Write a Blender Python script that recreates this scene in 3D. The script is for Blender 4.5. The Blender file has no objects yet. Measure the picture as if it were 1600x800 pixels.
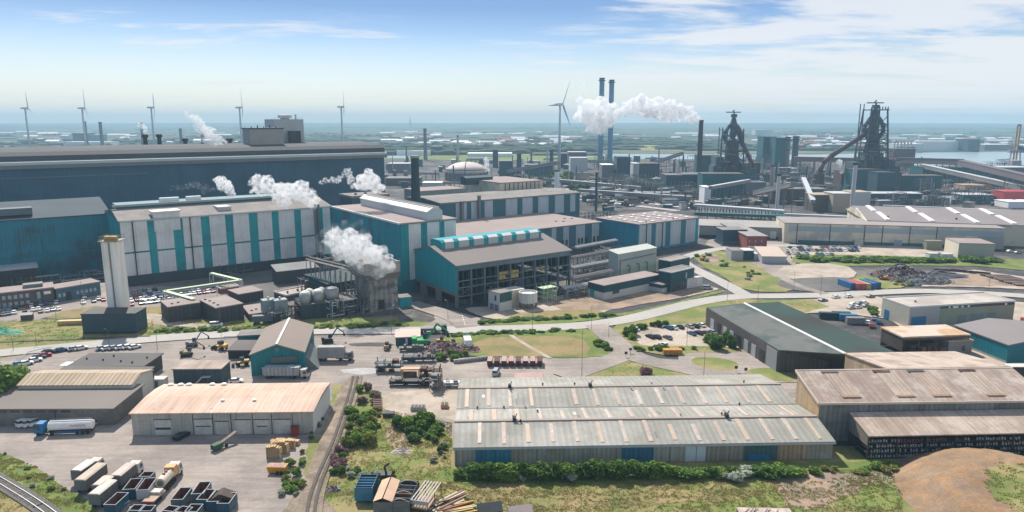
import bpy, math, random
import numpy as np
from mathutils import Vector
from mathutils.geometry import tessellate_polygon
R = math.radians
random.seed(7)
SC = bpy.context.scene
COL = SC.collection

# ------------------------------------------------------------------ camera, sky, sun, exposure
CAM_H = 80.0
FPX = 1100.0                      # focal length in pixels of the 1600 px wide photograph
TH = math.atan(210.0 / FPX)       # pitch: the horizon lies 210 px above the middle
cam_data = bpy.data.cameras.new('camera')
cam_data.sensor_width = 36.0
cam_data.lens = 36.0 * FPX / 1600.0
cam_data.clip_start = 1.0
cam_data.clip_end = 60000.0
cam = bpy.data.objects.new('camera', cam_data)
cam.location = (0, 0, CAM_H)
cam.rotation_euler = (math.pi / 2 - TH, 0, 0)
COL.objects.link(cam)
SC.camera = cam

SUN_EL, SUN_AZ = 47.0, -24.0      # azimuth measured from the view direction (+Y), negative = left
sd = bpy.data.lights.new('sun', 'SUN')
sd.energy = 4.5
sd.angle = R(0.6)
sd.color = (1.0, 0.93, 0.83)
sun = bpy.data.objects.new('sun', sd)
to_sun = Vector((math.sin(R(SUN_AZ)) * math.cos(R(SUN_EL)), math.cos(R(SUN_AZ)) * math.cos(R(SUN_EL)), math.sin(R(SUN_EL))))
sun.rotation_euler = to_sun.to_track_quat('Z', 'Y').to_euler()
sun.location = (0, 0, 500)
COL.objects.link(sun)

world = bpy.data.worlds.new('World')
SC.world = world
world.use_nodes = True
def build_world():
    nt = world.node_tree
    nt.nodes.clear()
    N, L = nt.nodes.new, nt.links.new
    out = N('ShaderNodeOutputWorld')
    bg = N('ShaderNodeBackground')
    bg.inputs['Strength'].default_value = 0.105
    sky = N('ShaderNodeTexSky')
    sky.sky_type = 'NISHITA'
    sky.sun_disc = False
    sky.sun_elevation = R(SUN_EL)
    sky.sun_rotation = R(SUN_AZ)
    sky.altitude = 80
    sky.air_density = 1.0
    sky.dust_density = 0.3
    sky.ozone_density = 2.2
    tc = N('ShaderNodeTexCoord')
    sep = N('ShaderNodeSeparateXYZ')
    L(tc.outputs['Generated'], sep.inputs[0])
    # directions projected on a flat cloud layer, so that clouds flatten towards the horizon
    zc = N('ShaderNodeMath'); zc.operation = 'MAXIMUM'; zc.inputs[1].default_value = 0.0
    L(sep.outputs['Z'], zc.inputs[0])
    za = N('ShaderNodeMath'); za.operation = 'ADD'; za.inputs[1].default_value = 0.07
    L(zc.outputs[0], za.inputs[0])
    dx = N('ShaderNodeMath'); dx.operation = 'DIVIDE'; L(sep.outputs['X'], dx.inputs[0]); L(za.outputs[0], dx.inputs[1])
    dy = N('ShaderNodeMath'); dy.operation = 'DIVIDE'; L(sep.outputs['Y'], dy.inputs[0]); L(za.outputs[0], dy.inputs[1])
    cmb = N('ShaderNodeCombineXYZ'); L(dx.outputs[0], cmb.inputs[0]); L(dy.outputs[0], cmb.inputs[1])
    mp = N('ShaderNodeMapping'); mp.inputs['Scale'].default_value = (0.8, 1.5, 1); mp.inputs['Rotation'].default_value = (0, 0, R(-20))
    mp.inputs['Location'].default_value = (CLOUD_X, CLOUD_Y, 0)
    L(cmb.outputs[0], mp.inputs['Vector'])
    nz = N('ShaderNodeTexNoise'); nz.inputs['Scale'].default_value = 0.8; nz.inputs['Detail'].default_value = 9
    nz.inputs['Roughness'].default_value = 0.62; nz.inputs['Distortion'].default_value = 0.35
    L(mp.outputs[0], nz.inputs['Vector'])
    # more cloud towards the right (+X) of the view
    side = N('ShaderNodeMapRange'); side.inputs['From Min'].default_value = -0.1; side.inputs['From Max'].default_value = 0.5
    side.inputs['To Min'].default_value = -0.03; side.inputs['To Max'].default_value = 0.15
    L(sep.outputs['X'], side.inputs['Value'])
    ad = N('ShaderNodeMath'); ad.operation = 'ADD'; L(nz.outputs['Fac'], ad.inputs[0]); L(side.outputs[0], ad.inputs[1])
    rp = N('ShaderNodeMapRange'); rp.inputs['From Min'].default_value = 0.50; rp.inputs['From Max'].default_value = 0.66
    rp.interpolation_type = 'SMOOTHSTEP'
    L(ad.outputs[0], rp.inputs['Value'])
    # thin veil low in the sky
    veil = N('ShaderNodeMapRange'); veil.inputs['From Min'].default_value = 0.0; veil.inputs['From Max'].default_value = 0.11
    veil.inputs['To Min'].default_value = 0.88; veil.inputs['To Max'].default_value = 0.0
    L(sep.outputs['Z'], veil.inputs['Value'])
    bl = N('ShaderNodeMapRange'); bl.inputs['From Min'].default_value = 0.02; bl.inputs['From Max'].default_value = 0.15; bl.inputs['To Max'].default_value = 0.8
    L(sep.outputs['Z'], bl.inputs['Value'])
    fd = N('ShaderNodeMapRange'); fd.inputs['From Min'].default_value = 0.25; fd.inputs['From Max'].default_value = 0.6; fd.inputs['To Min'].default_value = 1.0; fd.inputs['To Max'].default_value = 0.0
    L(sep.outputs['Z'], fd.inputs['Value'])
    bf = N('ShaderNodeMath'); bf.operation = 'MULTIPLY'; L(bl.outputs[0], bf.inputs[0]); L(fd.outputs[0], bf.inputs[1])
    mb_ = N('ShaderNodeMixRGB'); mb_.inputs['Color2'].default_value = (1.0, 2.05, 4.3, 1); L(bf.outputs[0], mb_.inputs['Fac']); L(sky.outputs[0], mb_.inputs['Color1'])
    mx0 = N('ShaderNodeMixRGB'); mx0.inputs['Color2'].default_value = (5.1, 4.85, 4.5, 1)
    L(veil.outputs[0], mx0.inputs['Fac']); L(mb_.outputs[0], mx0.inputs['Color1'])
    cf = N('ShaderNodeMath'); cf.operation = 'MULTIPLY'; cf.inputs[1].default_value = 0.8; L(rp.outputs[0], cf.inputs[0])
    mx = N('ShaderNodeMixRGB'); mx.inputs['Color2'].default_value = (6.1, 6.1, 6.2, 1)
    L(cf.outputs[0], mx.inputs['Fac']); L(mx0.outputs[0], mx.inputs['Color1'])
    L(mx.outputs[0], bg.inputs['Color']); L(bg.outputs[0], out.inputs['Surface'])
CLOUD_X, CLOUD_Y = 3.1, 1.7
build_world()
SC.view_settings.view_transform = 'Standard'
SC.view_settings.look = 'None'
SC.view_settings.exposure = 0.55
SC.view_settings.gamma = 1.0
SC.cycles.use_denoising = True
SC.cycles.max_bounces = 12
SC.cycles.diffuse_bounces = 3
SC.cycles.volume_bounces = 10
SC.cycles.transparent_max_bounces = 16
SC.cycles.volume_step_rate = 4.0
SC.cycles.volume_preview_step_rate = 4.0

# ------------------------------------------------------------------ reading the place: photograph pixel -> point on a level at height z
def ray(px, py):
    a, b = (px - 800.0) / FPX, (400.0 - py) / FPX
    return Vector((a, math.cos(TH) + b * math.sin(TH), -math.sin(TH) + b * math.cos(TH)))
def G(px, py, z=0.0):
    d = ray(px, py)
    t = (z - CAM_H) / d.z
    return Vector((d.x * t, d.y * t, z))
def W(px, py, Y):                 # the point at distance Y seen in that direction
    d = ray(px, py)
    t = Y / d.y
    return Vector((d.x * t, Y, CAM_H + d.z * t))
def Hh(px, pyb, pyt):             # height of something standing at (px,pyb) whose top is seen at pyt
    return W(px, pyt, G(px, pyb).y).z
def proj(p):
    v = p - Vector((0, 0, CAM_H))
    f = v.y * math.cos(TH) - v.z * math.sin(TH)
    u = v.y * math.sin(TH) + v.z * math.cos(TH)
    return 800 + FPX * v.x / f, 400 - FPX * u / f
def reach(P, d, px=None, py=None):  # how far to go from P along level direction d to be seen at column px or row py
    lo, hi = 0.0, 1500.0
    k, goal = (0, px) if px is not None else (1, py)
    s0 = proj(P)[k] - goal
    for _ in range(50):
        m = (lo + hi) / 2
        if (proj(P + d * m)[k] - goal) * s0 > 0: lo = m
        else: hi = m
    return lo
UP = Vector((math.cos(R(35.8)), math.sin(R(35.8)), 0))       # the works' own street grid
NP = Vector((-UP.y, UP.x, 0))

# ------------------------------------------------------------------ tags and objects
NUMS = 'first second third fourth fifth sixth seventh eighth ninth tenth eleventh twelfth thirteenth fourteenth fifteenth sixteenth seventeenth eighteenth nineteenth'.split()
TENS = {20: 'twent', 30: 'thirt', 40: 'fort', 50: 'fift', 60: 'sixt', 70: 'sevent', 80: 'eight', 90: 'ninet'}
def nth(i):
    if i <= 19: return NUMS[i - 1]
    t = i // 10 * 10
    if t >= 100: return 'hundredth' if i == 100 else 'hundred-' + nth(i - 100)
    return TENS[t] + 'ieth' if i == t else TENS[t] + 'y-' + NUMS[i - t - 1]
def tag(o, label=None, cat=None, group=None, kind=None):
    if label: o['label'] = label
    if cat: o['category'] = cat
    if group: o['group'] = group
    if kind: o['kind'] = kind
    return o
def empty(name, loc=(0, 0, 0), rz=0.0, label=None, cat=None, group=None):
    o = bpy.data.objects.new(name, None)
    o.empty_display_size = 0.5
    o.location = loc
    o.rotation_euler = (0, 0, rz)
    COL.objects.link(o)
    return tag(o, label, cat, group)
KIDS = {}
def adopt(c, p):
    c.parent = p
    KIDS.setdefault(p.name, []).append(c)
def copy_tree(o, parent=None):
    c = o.copy()
    COL.objects.link(c)
    if parent is not None: adopt(c, parent)
    for ch in KIDS.get(o.name, []): copy_tree(ch, c)
    return c
class MB:
    def __init__(s):
        s.v, s.f, s.m = [], [], []
        s.mi = 0
    def add(s, vs, fs):
        b = len(s.v)
        s.v += [tuple(v) for v in vs]
        for f in fs:
            s.f.append(tuple(b + i for i in f)); s.m.append(s.mi)
        return s
    def box(s, x0, y0, z0, x1, y1, z1):
        return s.add([(x0, y0, z0), (x1, y0, z0), (x1, y1, z0), (x0, y1, z0), (x0, y0, z1), (x1, y0, z1), (x1, y1, z1), (x0, y1, z1)],
                     [(0, 3, 2, 1), (4, 5, 6, 7), (0, 1, 5, 4), (1, 2, 6, 5), (2, 3, 7, 6), (3, 0, 4, 7)])
    def hull8(s, p):                                  # eight corners, bottom ring then top ring
        return s.add(p, [(0, 3, 2, 1), (4, 5, 6, 7), (0, 1, 5, 4), (1, 2, 6, 5), (2, 3, 7, 6), (3, 0, 4, 7)])
    def prism(s, poly, z0, z1):
        n = len(poly)
        vs = [(x, y, z0) for x, y in poly] + [(x, y, z1) for x, y in poly]
        return s.add(vs, [tuple(range(n - 1, -1, -1)), tuple(range(n, 2 * n))] + [(i, (i + 1) % n, n + (i + 1) % n, n + i) for i in range(n)])
    def extr(s, prof, a0, a1, axis='x'):              # closed (t, z) profile pushed along x (t = y) or along y (t = x)
        n = len(prof)
        if axis == 'x': vs = [(a0, t, z) for t, z in prof] + [(a1, t, z) for t, z in prof]
        else: vs = [(t, a0, z) for t, z in prof] + [(t, a1, z) for t, z in prof]
        return s.add(vs, [tuple(range(n)), tuple(range(2 * n - 1, n - 1, -1))] + [(i, n + i, n + (i + 1) % n, (i + 1) % n) for i in range(n)])
    def rod(s, p, q, r, n=6, r2=None):
        p, q = Vector(p), Vector(q)
        d = q - p
        if d.length < 1e-6: return s
        a = d.orthogonal().normalized(); b = d.cross(a).normalized()
        r2 = r if r2 is None else r2
        vs = []
        for c, rr in ((p, r), (q, r2)):
            for i in range(n):
                t = 2 * math.pi * (i + .5) / n
                vs.append(c + a * (rr * math.cos(t)) + b * (rr * math.sin(t)))
        return s.add(vs, [tuple(range(n - 1, -1, -1)), tuple(range(n, 2 * n))] + [(i, (i + 1) % n, n + (i + 1) % n, n + i) for i in range(n)])
    def path(s, pts, r, n=6):
        for i in range(len(pts) - 1): s.rod(pts[i], pts[i + 1], r, n)
        return s
    def lathe(s, c, prof, n=16):                      # (r, z) rings about a vertical axis
        vs, fs = [], []
        for r, z in prof:
            for i in range(n):
                t = 2 * math.pi * i / n
                vs.append((c[0] + r * math.cos(t), c[1] + r * math.sin(t), c[2] + z))
        for k in range(len(prof) - 1):
            for i in range(n):
                fs.append((k * n + i, k * n + (i + 1) % n, (k + 1) * n + (i + 1) % n, (k + 1) * n + i))
        fs.append(tuple(range(n - 1, -1, -1))); fs.append(tuple(range((len(prof) - 1) * n, len(prof) * n)))
        return s.add(vs, fs)
    def build(s, name, mat, parent=None, smooth=False, loc=None, rz=0.0):
        me = bpy.data.meshes.new(name)
        me.from_pydata(s.v, [], s.f)
        for m in (mat if isinstance(mat, (list, tuple)) else [mat]): me.materials.append(m)
        if isinstance(mat, (list, tuple)): me.polygons.foreach_set('material_index', s.m)
        if smooth: me.polygons.foreach_set('use_smooth', [True] * len(me.polygons))
        me.update()
        o = bpy.data.objects.new(name, me)
        COL.objects.link(o)
        if parent is not None: adopt(o, parent)
        if loc is not None: o.location = loc
        if rz: o.rotation_euler = (0, 0, rz)
        return o

# ------------------------------------------------------------------ materials
MATS = {}
def M(key, rgb, rough=0.75, var=0.14, scale=0.12, fine=1.6, stripe=None, metal=0.0, second=None, amount=0.45, bump=0.0, spec=0.3, ns=None, streak=None):
    """Procedural surface: two noises of tone, optional second colour in patches, optional ribs (axis, period, depth)."""
    if key in MATS: return MATS[key]
    m = bpy.data.materials.new(key); m.use_nodes = True
    nt = m.node_tree; N, L = nt.nodes.new, nt.links.new
    p = nt.nodes['Principled BSDF']
    p.inputs['Roughness'].default_value = rough
    p.inputs['Metallic'].default_value = metal
    p.inputs['Specular IOR Level'].default_value = spec
    tc = N('ShaderNodeTexCoord')
    n1 = N('ShaderNodeTexNoise'); n1.inputs['Scale'].default_value = scale; n1.inputs['Detail'].default_value = 5; n1.inputs['Roughness'].default_value = .6
    n2 = N('ShaderNodeTexNoise'); n2.inputs['Scale'].default_value = fine; n2.inputs['Detail'].default_value = 6; n2.inputs['Roughness'].default_value = .7
    src = tc.outputs['Object']
    if ns:
        mp = N('ShaderNodeMapping'); mp.inputs['Scale'].default_value = ns; L(src, mp.inputs['Vector']); L(mp.outputs[0], n1.inputs['Vector']); L(mp.outputs[0], n2.inputs['Vector'])
    else:
        L(src, n1.inputs['Vector']); L(src, n2.inputs['Vector'])
    av = N('ShaderNodeMath'); av.operation = 'ADD'; L(n1.outputs['Fac'], av.inputs[0]); L(n2.outputs['Fac'], av.inputs[1])
    mr = N('ShaderNodeMapRange'); mr.inputs['From Min'].default_value = .72; mr.inputs['From Max'].default_value = 1.28
    mr.inputs['To Min'].default_value = 1 - var * 1.3; mr.inputs['To Max'].default_value = 1 + var * 1.3
    L(av.outputs[0], mr.inputs['Value'])
    base = N('ShaderNodeRGB'); base.outputs[0].default_value = (*rgb, 1)
    col = base.outputs[0]
    if second:
        n3 = N('ShaderNodeTexNoise'); n3.inputs['Scale'].default_value = scale * 1.7; n3.inputs['Detail'].default_value = 8; n3.inputs['Roughness'].default_value = .65
        L((mp.outputs[0] if ns else src), n3.inputs['Vector'])
        r3 = N('ShaderNodeMapRange'); r3.interpolation_type = 'SMOOTHSTEP'
        c = 0.62 - 0.24 * amount
        r3.inputs['From Min'].default_value = c - .09; r3.inputs['From Max'].default_value = c + .09
        L(n3.outputs['Fac'], r3.inputs['Value'])
        mx = N('ShaderNodeMixRGB'); mx.inputs['Color2'].default_value = (*second, 1)
        L(r3.outputs[0], mx.inputs['Fac']); L(col, mx.inputs['Color1']); col = mx.outputs[0]
    fac = mr.outputs[0]
    if stripe:
        ax, per, dep = stripe
        sp = N('ShaderNodeSeparateXYZ'); L(src, sp.inputs[0])
        ml = N('ShaderNodeMath'); ml.operation = 'MULTIPLY'; ml.inputs[1].default_value = 2 * math.pi / per; L(sp.outputs[ax], ml.inputs[0])
        sn = N('ShaderNodeMath'); sn.operation = 'SINE'; L(ml.outputs[0], sn.inputs[0])
        sm = N('ShaderNodeMath'); sm.operation = 'MULTIPLY_ADD'; sm.inputs[1].default_value = dep; sm.inputs[2].default_value = 1.0; L(sn.outputs[0], sm.inputs[0])
        mm = N('ShaderNodeMath'); mm.operation = 'MULTIPLY'; L(sm.outputs[0], mm.inputs[0]); L(fac, mm.inputs[1]); fac = mm.outputs[0]
    if stripe or streak:
        sv, sk = streak or (((1.1, .05, .05), (.05, 1.1, .05), (.3, .3, .3))['XYZ'.index(stripe[0])], .13)
        mp4 = N('ShaderNodeMapping'); mp4.inputs['Scale'].default_value = sv; L(src, mp4.inputs['Vector'])
        n4 = N('ShaderNodeTexNoise'); n4.inputs['Scale'].default_value = 1.0; n4.inputs['Detail'].default_value = 4; n4.inputs['Roughness'].default_value = .7; L(mp4.outputs[0], n4.inputs['Vector'])
        r4 = N('ShaderNodeMapRange'); r4.inputs['From Min'].default_value = .35; r4.inputs['From Max'].default_value = .62; r4.inputs['To Min'].default_value = 1 - 1.5 * sk; r4.inputs['To Max'].default_value = 1 + .5 * sk
        L(n4.outputs['Fac'], r4.inputs['Value']); m4 = N('ShaderNodeMath'); m4.operation = 'MULTIPLY'; L(fac, m4.inputs[0]); L(r4.outputs[0], m4.inputs[1]); fac = m4.outputs[0]
    vm = N('ShaderNodeVectorMath'); vm.operation = 'SCALE'; L(col, vm.inputs[0]); L(fac, vm.inputs['Scale'])
    L(vm.outputs[0], p.inputs['Base Color'])
    if bump:
        bp = N('ShaderNodeBump'); bp.inputs['Strength'].default_value = 0.6; bp.inputs['Distance'].default_value = bump
        L(n2.outputs['Fac'], bp.inputs['Height']); L(bp.outputs[0], p.inputs['Normal'])
    MATS[key] = m
    return m

teal = M('teal_cladding', (.006, .30, .32), .55, .08, .05, stripe=('X', 1.0, .06), second=(.01, .21, .24), amount=.3)
teal_dk = M('dark_teal_cladding', (.006, .18, .22), .55, .12, .04, stripe=('X', 1.2, .06), second=(.015, .12, .15), amount=.45)
white_pan = M('pale_cladding', (.66, .67, .66), .6, .06, .06, stripe=('X', 1.0, .04), second=(.58, .58, .56), amount=.3, streak=((1.1, .05, .05), .07))
offwhite = M('offwhite_cladding', (.60, .60, .56), .6, .07, .1, stripe=('X', .9, .04))
cream = M('cream_cladding', (.66, .58, .43), .65, .07, .05, second=(.44, .41, .35), amount=.4)
tan_wall = M('tan_cladding', (.50, .35, .19), .7, .12, .1, stripe=('Y', 1.1, .09), second=(.40, .30, .2), amount=.4)
grey_wall = M('grey_cladding', (.25, .25, .235), .7, .14, .08, stripe=('X', 1.3, .10), second=(.17, .17, .155), amount=.4)
dark_wall = M('dark_cladding', (.055, .055, .055), .7, .15, .08, stripe=('X', 1.0, .1))
brown_wall = M('brown_cladding', (.10, .078, .066), .7, .18, .1, stripe=('X', 1.0, .12))
concrete = M('concrete', (.33, .32, .295), .85, .14, .12, second=(.24, .23, .21), amount=.4)
conc_dk = M('weathered_concrete', (.17, .165, .155), .9, .22, .1)
brick = M('dark_brick', (.11, .09, .085), .85, .14, .2)
brick_red = M('red_brick', (.24, .07, .06), .85, .14, .2)
glass = M('dark_window_glass', (.03, .045, .055), .15, .2, .3, spec=.6)
glass_lt = M('pale_window_glass', (.32, .37, .40), .2, .2, .3, spec=.6)
roof_grey = M('grey_felt_roof', (.21, .195, .18), .9, .12, .06, second=(.26, .235, .21), amount=.4)
roof_dk = M('dark_felt_roof', (.11, .105, .10), .9, .14, .06, second=(.15, .14, .13), amount=.4)
roof_brown = M('brown_sheet_roof', (.34, .255, .205), .8, .10, .07, stripe=('X', 1.4, .05), second=(.40, .33, .27), amount=.5)
roof_pink = M('pinkish_felt_roof', (.30, .245, .225), .9, .10, .06)
roof_light = M('pale_metal_roof', (.52, .50, .46), .6, .08, .1)
roof_salmon = M('salmon_sheet_roof', (.56, .39, .29), .8, .06, .05, stripe=('X', 1.2, .03), second=(.60, .45, .35), amount=.4)
roof_green = M('greenish_sheet_roof', (.10, .125, .112), .7, .12, .05, stripe=('X', 1.2, .05))
roof_w1 = M('ribbed_fibre_roof', (.31, .30, .262), .9, .07, .05, stripe=('X', 1.5, .07), second=(.40, .385, .345), amount=.4, spec=.05, streak=((1.1, .05, .05), .07))
roof_w2 = M('worn_brown_roof', (.33, .25, .205), .8, .12, .09, stripe=('X', 1.6, .06), second=(.46, .39, .33), amount=.42)
trim = M('white_trim', (.66, .64, .58), .6, .06, .3)
sky_strip = M('rooflight_plastic', (.50, .39, .29), .5, .08, .3)
skylight = M('white_rooflight', (.82, .81, .77), .4, .05, .3)
asphalt = M('pale_asphalt', (.335, .288, .25), .95, .13, .03, fine=.9, second=(.26, .225, .20), amount=.45, streak=((.05, .55, 1), .12))
asph_dk = M('dark_asphalt', (.115, .11, .105), .95, .16, .03, fine=.5, second=(.15, .14, .13), amount=.4)
road_m = M('road_surface', (.40, .375, .34), .95, .08, .05, fine=.6)
dirt = M('brown_dirt', (.33, .235, .165), .98, .16, .05, fine=.8, second=(.22, .17, .13), amount=.45)
dirt_pale = M('pale_dirt', (.44, .37, .30), .98, .12, .05, fine=.8, second=(.33, .28, .22), amount=.4)
track_m = M('track_gravel', (.19, .15, .115), .98, .28, .15, fine=1.6, second=(.27, .215, .16), amount=.45)
grass_m = M('grass_ground', (.155, .19, .05), .98, .16, .05, fine=1.3, second=(.27, .225, .10), amount=.5)
grass_gr = M('green_grass_ground', (.12, .165, .04), .98, .18, .07, fine=1.3, second=(.19, .21, .06), amount=.4)
grass_dry = M('dry_grass_ground', (.27, .205, .095), .98, .16, .06, fine=1.2, second=(.19, .175, .07), amount=.5)
works = M('works_ground', (.055, .055, .058), .95, .35, .02, fine=.25, second=(.15, .135, .12), amount=.3)
land = M('far_land', (.07, .09, .045), .98, .35, .002, fine=.012, second=(.15, .145, .10), amount=.42, ns=(1, 3, 1))
water_m = M('canal_water', (.24, .34, .36), .3, .1, .004, fine=.03, spec=.7)
steel = M('grey_steel', (.16, .165, .165), .6, .2, .3)
steel_dk = M('dark_steel', (.035, .037, .038), .6, .25, .2)
steel_rust = M('rusty_steel', (.12, .06, .04), .85, .25, .3, second=(.17, .10, .07), amount=.4)
steel_lt = M('galvanised_steel', (.42, .43, .43), .45, .1, .3)
rust_in = M('rusty_tub_inside', (.16, .06, .045), .9, .25, .5)
pipe_green = M('pale_green_pipe_cover', (.45, .55, .36), .6, .08, .3)
blue_p = M('dark_blue_paint', (.012, .05, .10), .5, .2, .4)
blue_l = M('bright_blue_paint', (.02, .15, .30), .5, .12, .4)
yellow_p = M('yellow_paint', (.62, .36, .04), .5, .12, .4)
orange_p = M('orange_paint', (.55, .22, .05), .55, .14, .4)
green_p = M('green_machine_paint', (.02, .30, .09), .5, .12, .4)
red_p = M('dull_red_paint', (.33, .05, .04), .6, .14, .4)
white_p = M('white_paint', (.78, .78, .76), .4, .05, .5)
white_dirty = M('dirty_white_paint', (.5, .47, .42), .6, .14, .4)
tarp = M('sandy_tarpaulin', (.50, .42, .33), .85, .1, .3)
rubber = M('tyre_rubber', (.025, .025, .025), .8, .2, 1)
timber = M('fresh_timber', (.62, .44, .24), .8, .15, 1)
bark = M('bark', (.09, .065, .045), .95, .2, 1)
turb_m = M('turbine_shell', (.45, .52, .58), .5, .03, .1)
chim_m = M('bluish_chimney', (.10, .24, .38), .7, .08, .05)
conv_m = M('conveyor_sheeting', (.24, .22, .22), .7, .15, .1)
def leafmat(key, rgb, rgb2):
    m = bpy.data.materials.new(key); m.use_nodes = True
    nt = m.node_tree; N, L = nt.nodes.new, nt.links.new
    p = nt.nodes['Principled BSDF']; p.inputs['Roughness'].default_value = .7; p.inputs['Specular IOR Level'].default_value = .2
    g = N('ShaderNodeNewGeometry'); rp = N('ShaderNodeMixRGB'); rp.inputs[1].default_value = (*rgb, 1); rp.inputs[2].default_value = (*rgb2, 1)
    L(g.outputs['Random Per Island'], rp.inputs[0])
    L(rp.outputs[0], p.inputs['Base Color'])
    tr = N('ShaderNodeBsdfTranslucent'); L(rp.outputs[0], tr.inputs['Color'])
    mx = N('ShaderNodeMixShader'); mx.inputs[0].default_value = .35
    L(p.outputs[0], mx.inputs[1]); L(tr.outputs[0], mx.inputs[2]); L(mx.outputs[0], nt.nodes['Material Output'].inputs['Surface'])
    return m
leaf_green = leafmat('green_leaves', (.09, .18, .025), (.24, .36, .07))
leaf_dark = leafmat('dark_leaves', (.05, .12, .02), (.14, .24, .05))
leaf_silver = leafmat('silvery_leaves', (.30, .33, .24), (.50, .53, .42))
leaf_pink = leafmat('pinkish_brown_leaves', (.24, .13, .14), (.40, .26, .25))
leaf_yel = leafmat('yellow_green_leaves', (.17, .20, .045), (.31, .31, .09))
leaf_dry = leafmat('dry_grass_blades', (.26, .22, .09), (.40, .33, .15))

# ------------------------------------------------------------------ ground sheets
LAYER = [0.0]
def chaikin(p, k=2):
    for _ in range(k):
        q = []
        for i in range(len(p)):
            a, b = p[i], p[(i + 1) % len(p)]
            q += [(a[0] * .75 + b[0] * .25, a[1] * .75 + b[1] * .25), (a[0] * .25 + b[0] * .75, a[1] * .25 + b[1] * .75)]
        p = q
    return p
def sheet(name, mat, px, label=None, jit=0.0, smooth=2, z=None, kind='structure', seed=0):
    """A ground covering with the outline px (photograph pixels read on the ground)."""
    rng = random.Random(seed + len(px) * 13 + int(px[0][0]))
    pts = [G(x, y) for x, y in (chaikin(px, smooth) if smooth else px)]
    if jit:
        q = []
        for i in range(len(pts)):
            a, b = pts[i], pts[(i + 1) % len(pts)]
            n = min(24, max(1, int((b - a).length / (jit * 3))))
            for k in range(n):
                p = a.lerp(b, k / n); q.append(p + Vector((rng.uniform(-jit, jit), rng.uniform(-jit, jit), 0)))
        pts = q
    LAYER[0] += 0.006
    zz = LAYER[0] if z is None else z
    pts = [Vector((p.x, p.y, zz)) for p in pts]
    tr = tessellate_polygon([pts])
    mb = MB(); mb.v = [tuple(p) for p in pts]
    for t in tr:
        a, b, c = (pts[i] for i in t)
        mb.f.append(tuple(t) if (b - a).cross(c - a).z > 0 else (t[0], t[2], t[1])); mb.m.append(0)
    o = mb.build(name, mat)
    return tag(o, label, None, None, kind)
def ribbon(name, mat, px, w, label=None, kind='structure', z=None):
    """A road or path of width w metres along the centre line px."""
    p = [G(x, y) for x, y in px]
    for _ in range(3):
        q = [p[0]]
        for i in range(len(p) - 1): q += [p[i].lerp(p[i + 1], .25), p[i].lerp(p[i + 1], .75)]
        p = q + [p[-1]]
    LAYER[0] += 0.006
    zz = LAYER[0] if z is None else z
    mb = MB(); vs = []
    for i, a in enumerate(p):
        d = (p[min(i + 1, len(p) - 1)] - p[max(i - 1, 0)]).normalized()
        n = Vector((-d.y, d.x, 0)) * (w / 2)
        vs += [(a.x + n.x, a.y + n.y, zz), (a.x - n.x, a.y - n.y, zz)]
    mb.add(vs, [(2 * i, 2 * i + 1, 2 * i + 3, 2 * i + 2) for i in range(len(p) - 1)])
    return tag(mb.build(name, mat), label, None, None, kind)

g = MB(); S = 22000
g.add([(-S, -300, -.3), (S, -300, -.3), (S, 2 * S, -.3), (-S, 2 * S, -.3)], [(0, 1, 2, 3)])
tag(g.build('ground', land), None, None, None, 'structure')
sheet('works_ground', works, [(-900, 262), (600, 252), (1240, 252), (1430, 264), (2600, 264), (2600, 1300), (-1200, 1300)], smooth=0, z=-.15)
LAYER[0] = -.1
sheet('canal_water', water_m, [(560, 243), (860, 240), (1100, 241), (1250, 242), (1335, 240), (1430, 238), (1900, 236), (1900, 262), (1430, 260), (1335, 251), (1235, 249), (1060, 249), (940, 247), (860, 246), (560, 247)], smooth=1)
sheet('far_grass', grass_m, [(600, 224), (1060, 226), (1250, 233), (1060, 236), (600, 234)], smooth=1)
sheet('far_grass', grass_gr, [(640, 236), (1060, 249), (900, 253), (640, 250)], smooth=1)
# lower yards
sheet('grass', grass_m, [(-500, 495), (240, 500), (620, 495), (640, 520), (600, 540), (420, 560), (-500, 600)], smooth=0)
sheet('grass', grass_m, [(380, 1100), (430, 800), (500, 600), (560, 575), (700, 640), (720, 560), (760, 700), (2300, 690), (2300, 1100)], smooth=0, jit=.6)
sheet('yard', asphalt, [(-500, 560), (0, 562), (60, 546), (240, 534), (350, 526), (480, 524), (560, 522), (640, 522), (690, 545), (700, 600), (720, 640), (735, 700), (640, 640), (560, 600), (520, 600), (516, 670), (480, 690), (470, 800), (450, 900), (-500, 900)], smooth=0, jit=.5)
sheet('yard', asphalt, [(680, 560), (880, 556), (980, 556), (1120, 566), (1250, 590), (1250, 640), (720, 640), (705, 600)], smooth=0)
sheet('yard', dirt_pale, [(585, 615), (700, 605), (716, 600), (716, 660), (700, 652), (640, 655), (600, 640)], smooth=1, jit=.4)
sheet('dirt_patch', dirt, [(610, 655), (660, 650), (655, 700), (610, 705), (600, 680)], jit=.8)
sheet('grass', grass_gr, [(-300, 690), (0, 706), (40, 722), (75, 745), (120, 768), (160, 800), (170, 850), (-300, 900)], jit=.7)
sheet('grass', grass_dry, [(-60, 752), (25, 765), (70, 790), (100, 830), (-60, 850)], jit=.8)
sheet('track', track_m, [(545, 586), (566, 588), (556, 620), (530, 690), (505, 745), (500, 775), (530, 800), (560, 900), (420, 900), (440, 800), (470, 760), (488, 720), (512, 650), (530, 610)], jit=.5)
sheet('grass', grass_gr, [(700, 730), (1320, 722), (1500, 716), (1440, 745), (1200, 748), (900, 756), (700, 758), (620, 740)], jit=.9)
sheet('grass', grass_dry, [(740, 752), (900, 768), (1130, 762), (1210, 760), (1180, 780), (900, 800), (720, 790)], jit=1.0)
sheet('dirt_patch', dirt, [(1200, 742), (1330, 736), (1420, 744), (1380, 760), (1330, 764), (1300, 790), (1240, 800), (1220, 770)], jit=1.0)
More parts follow.
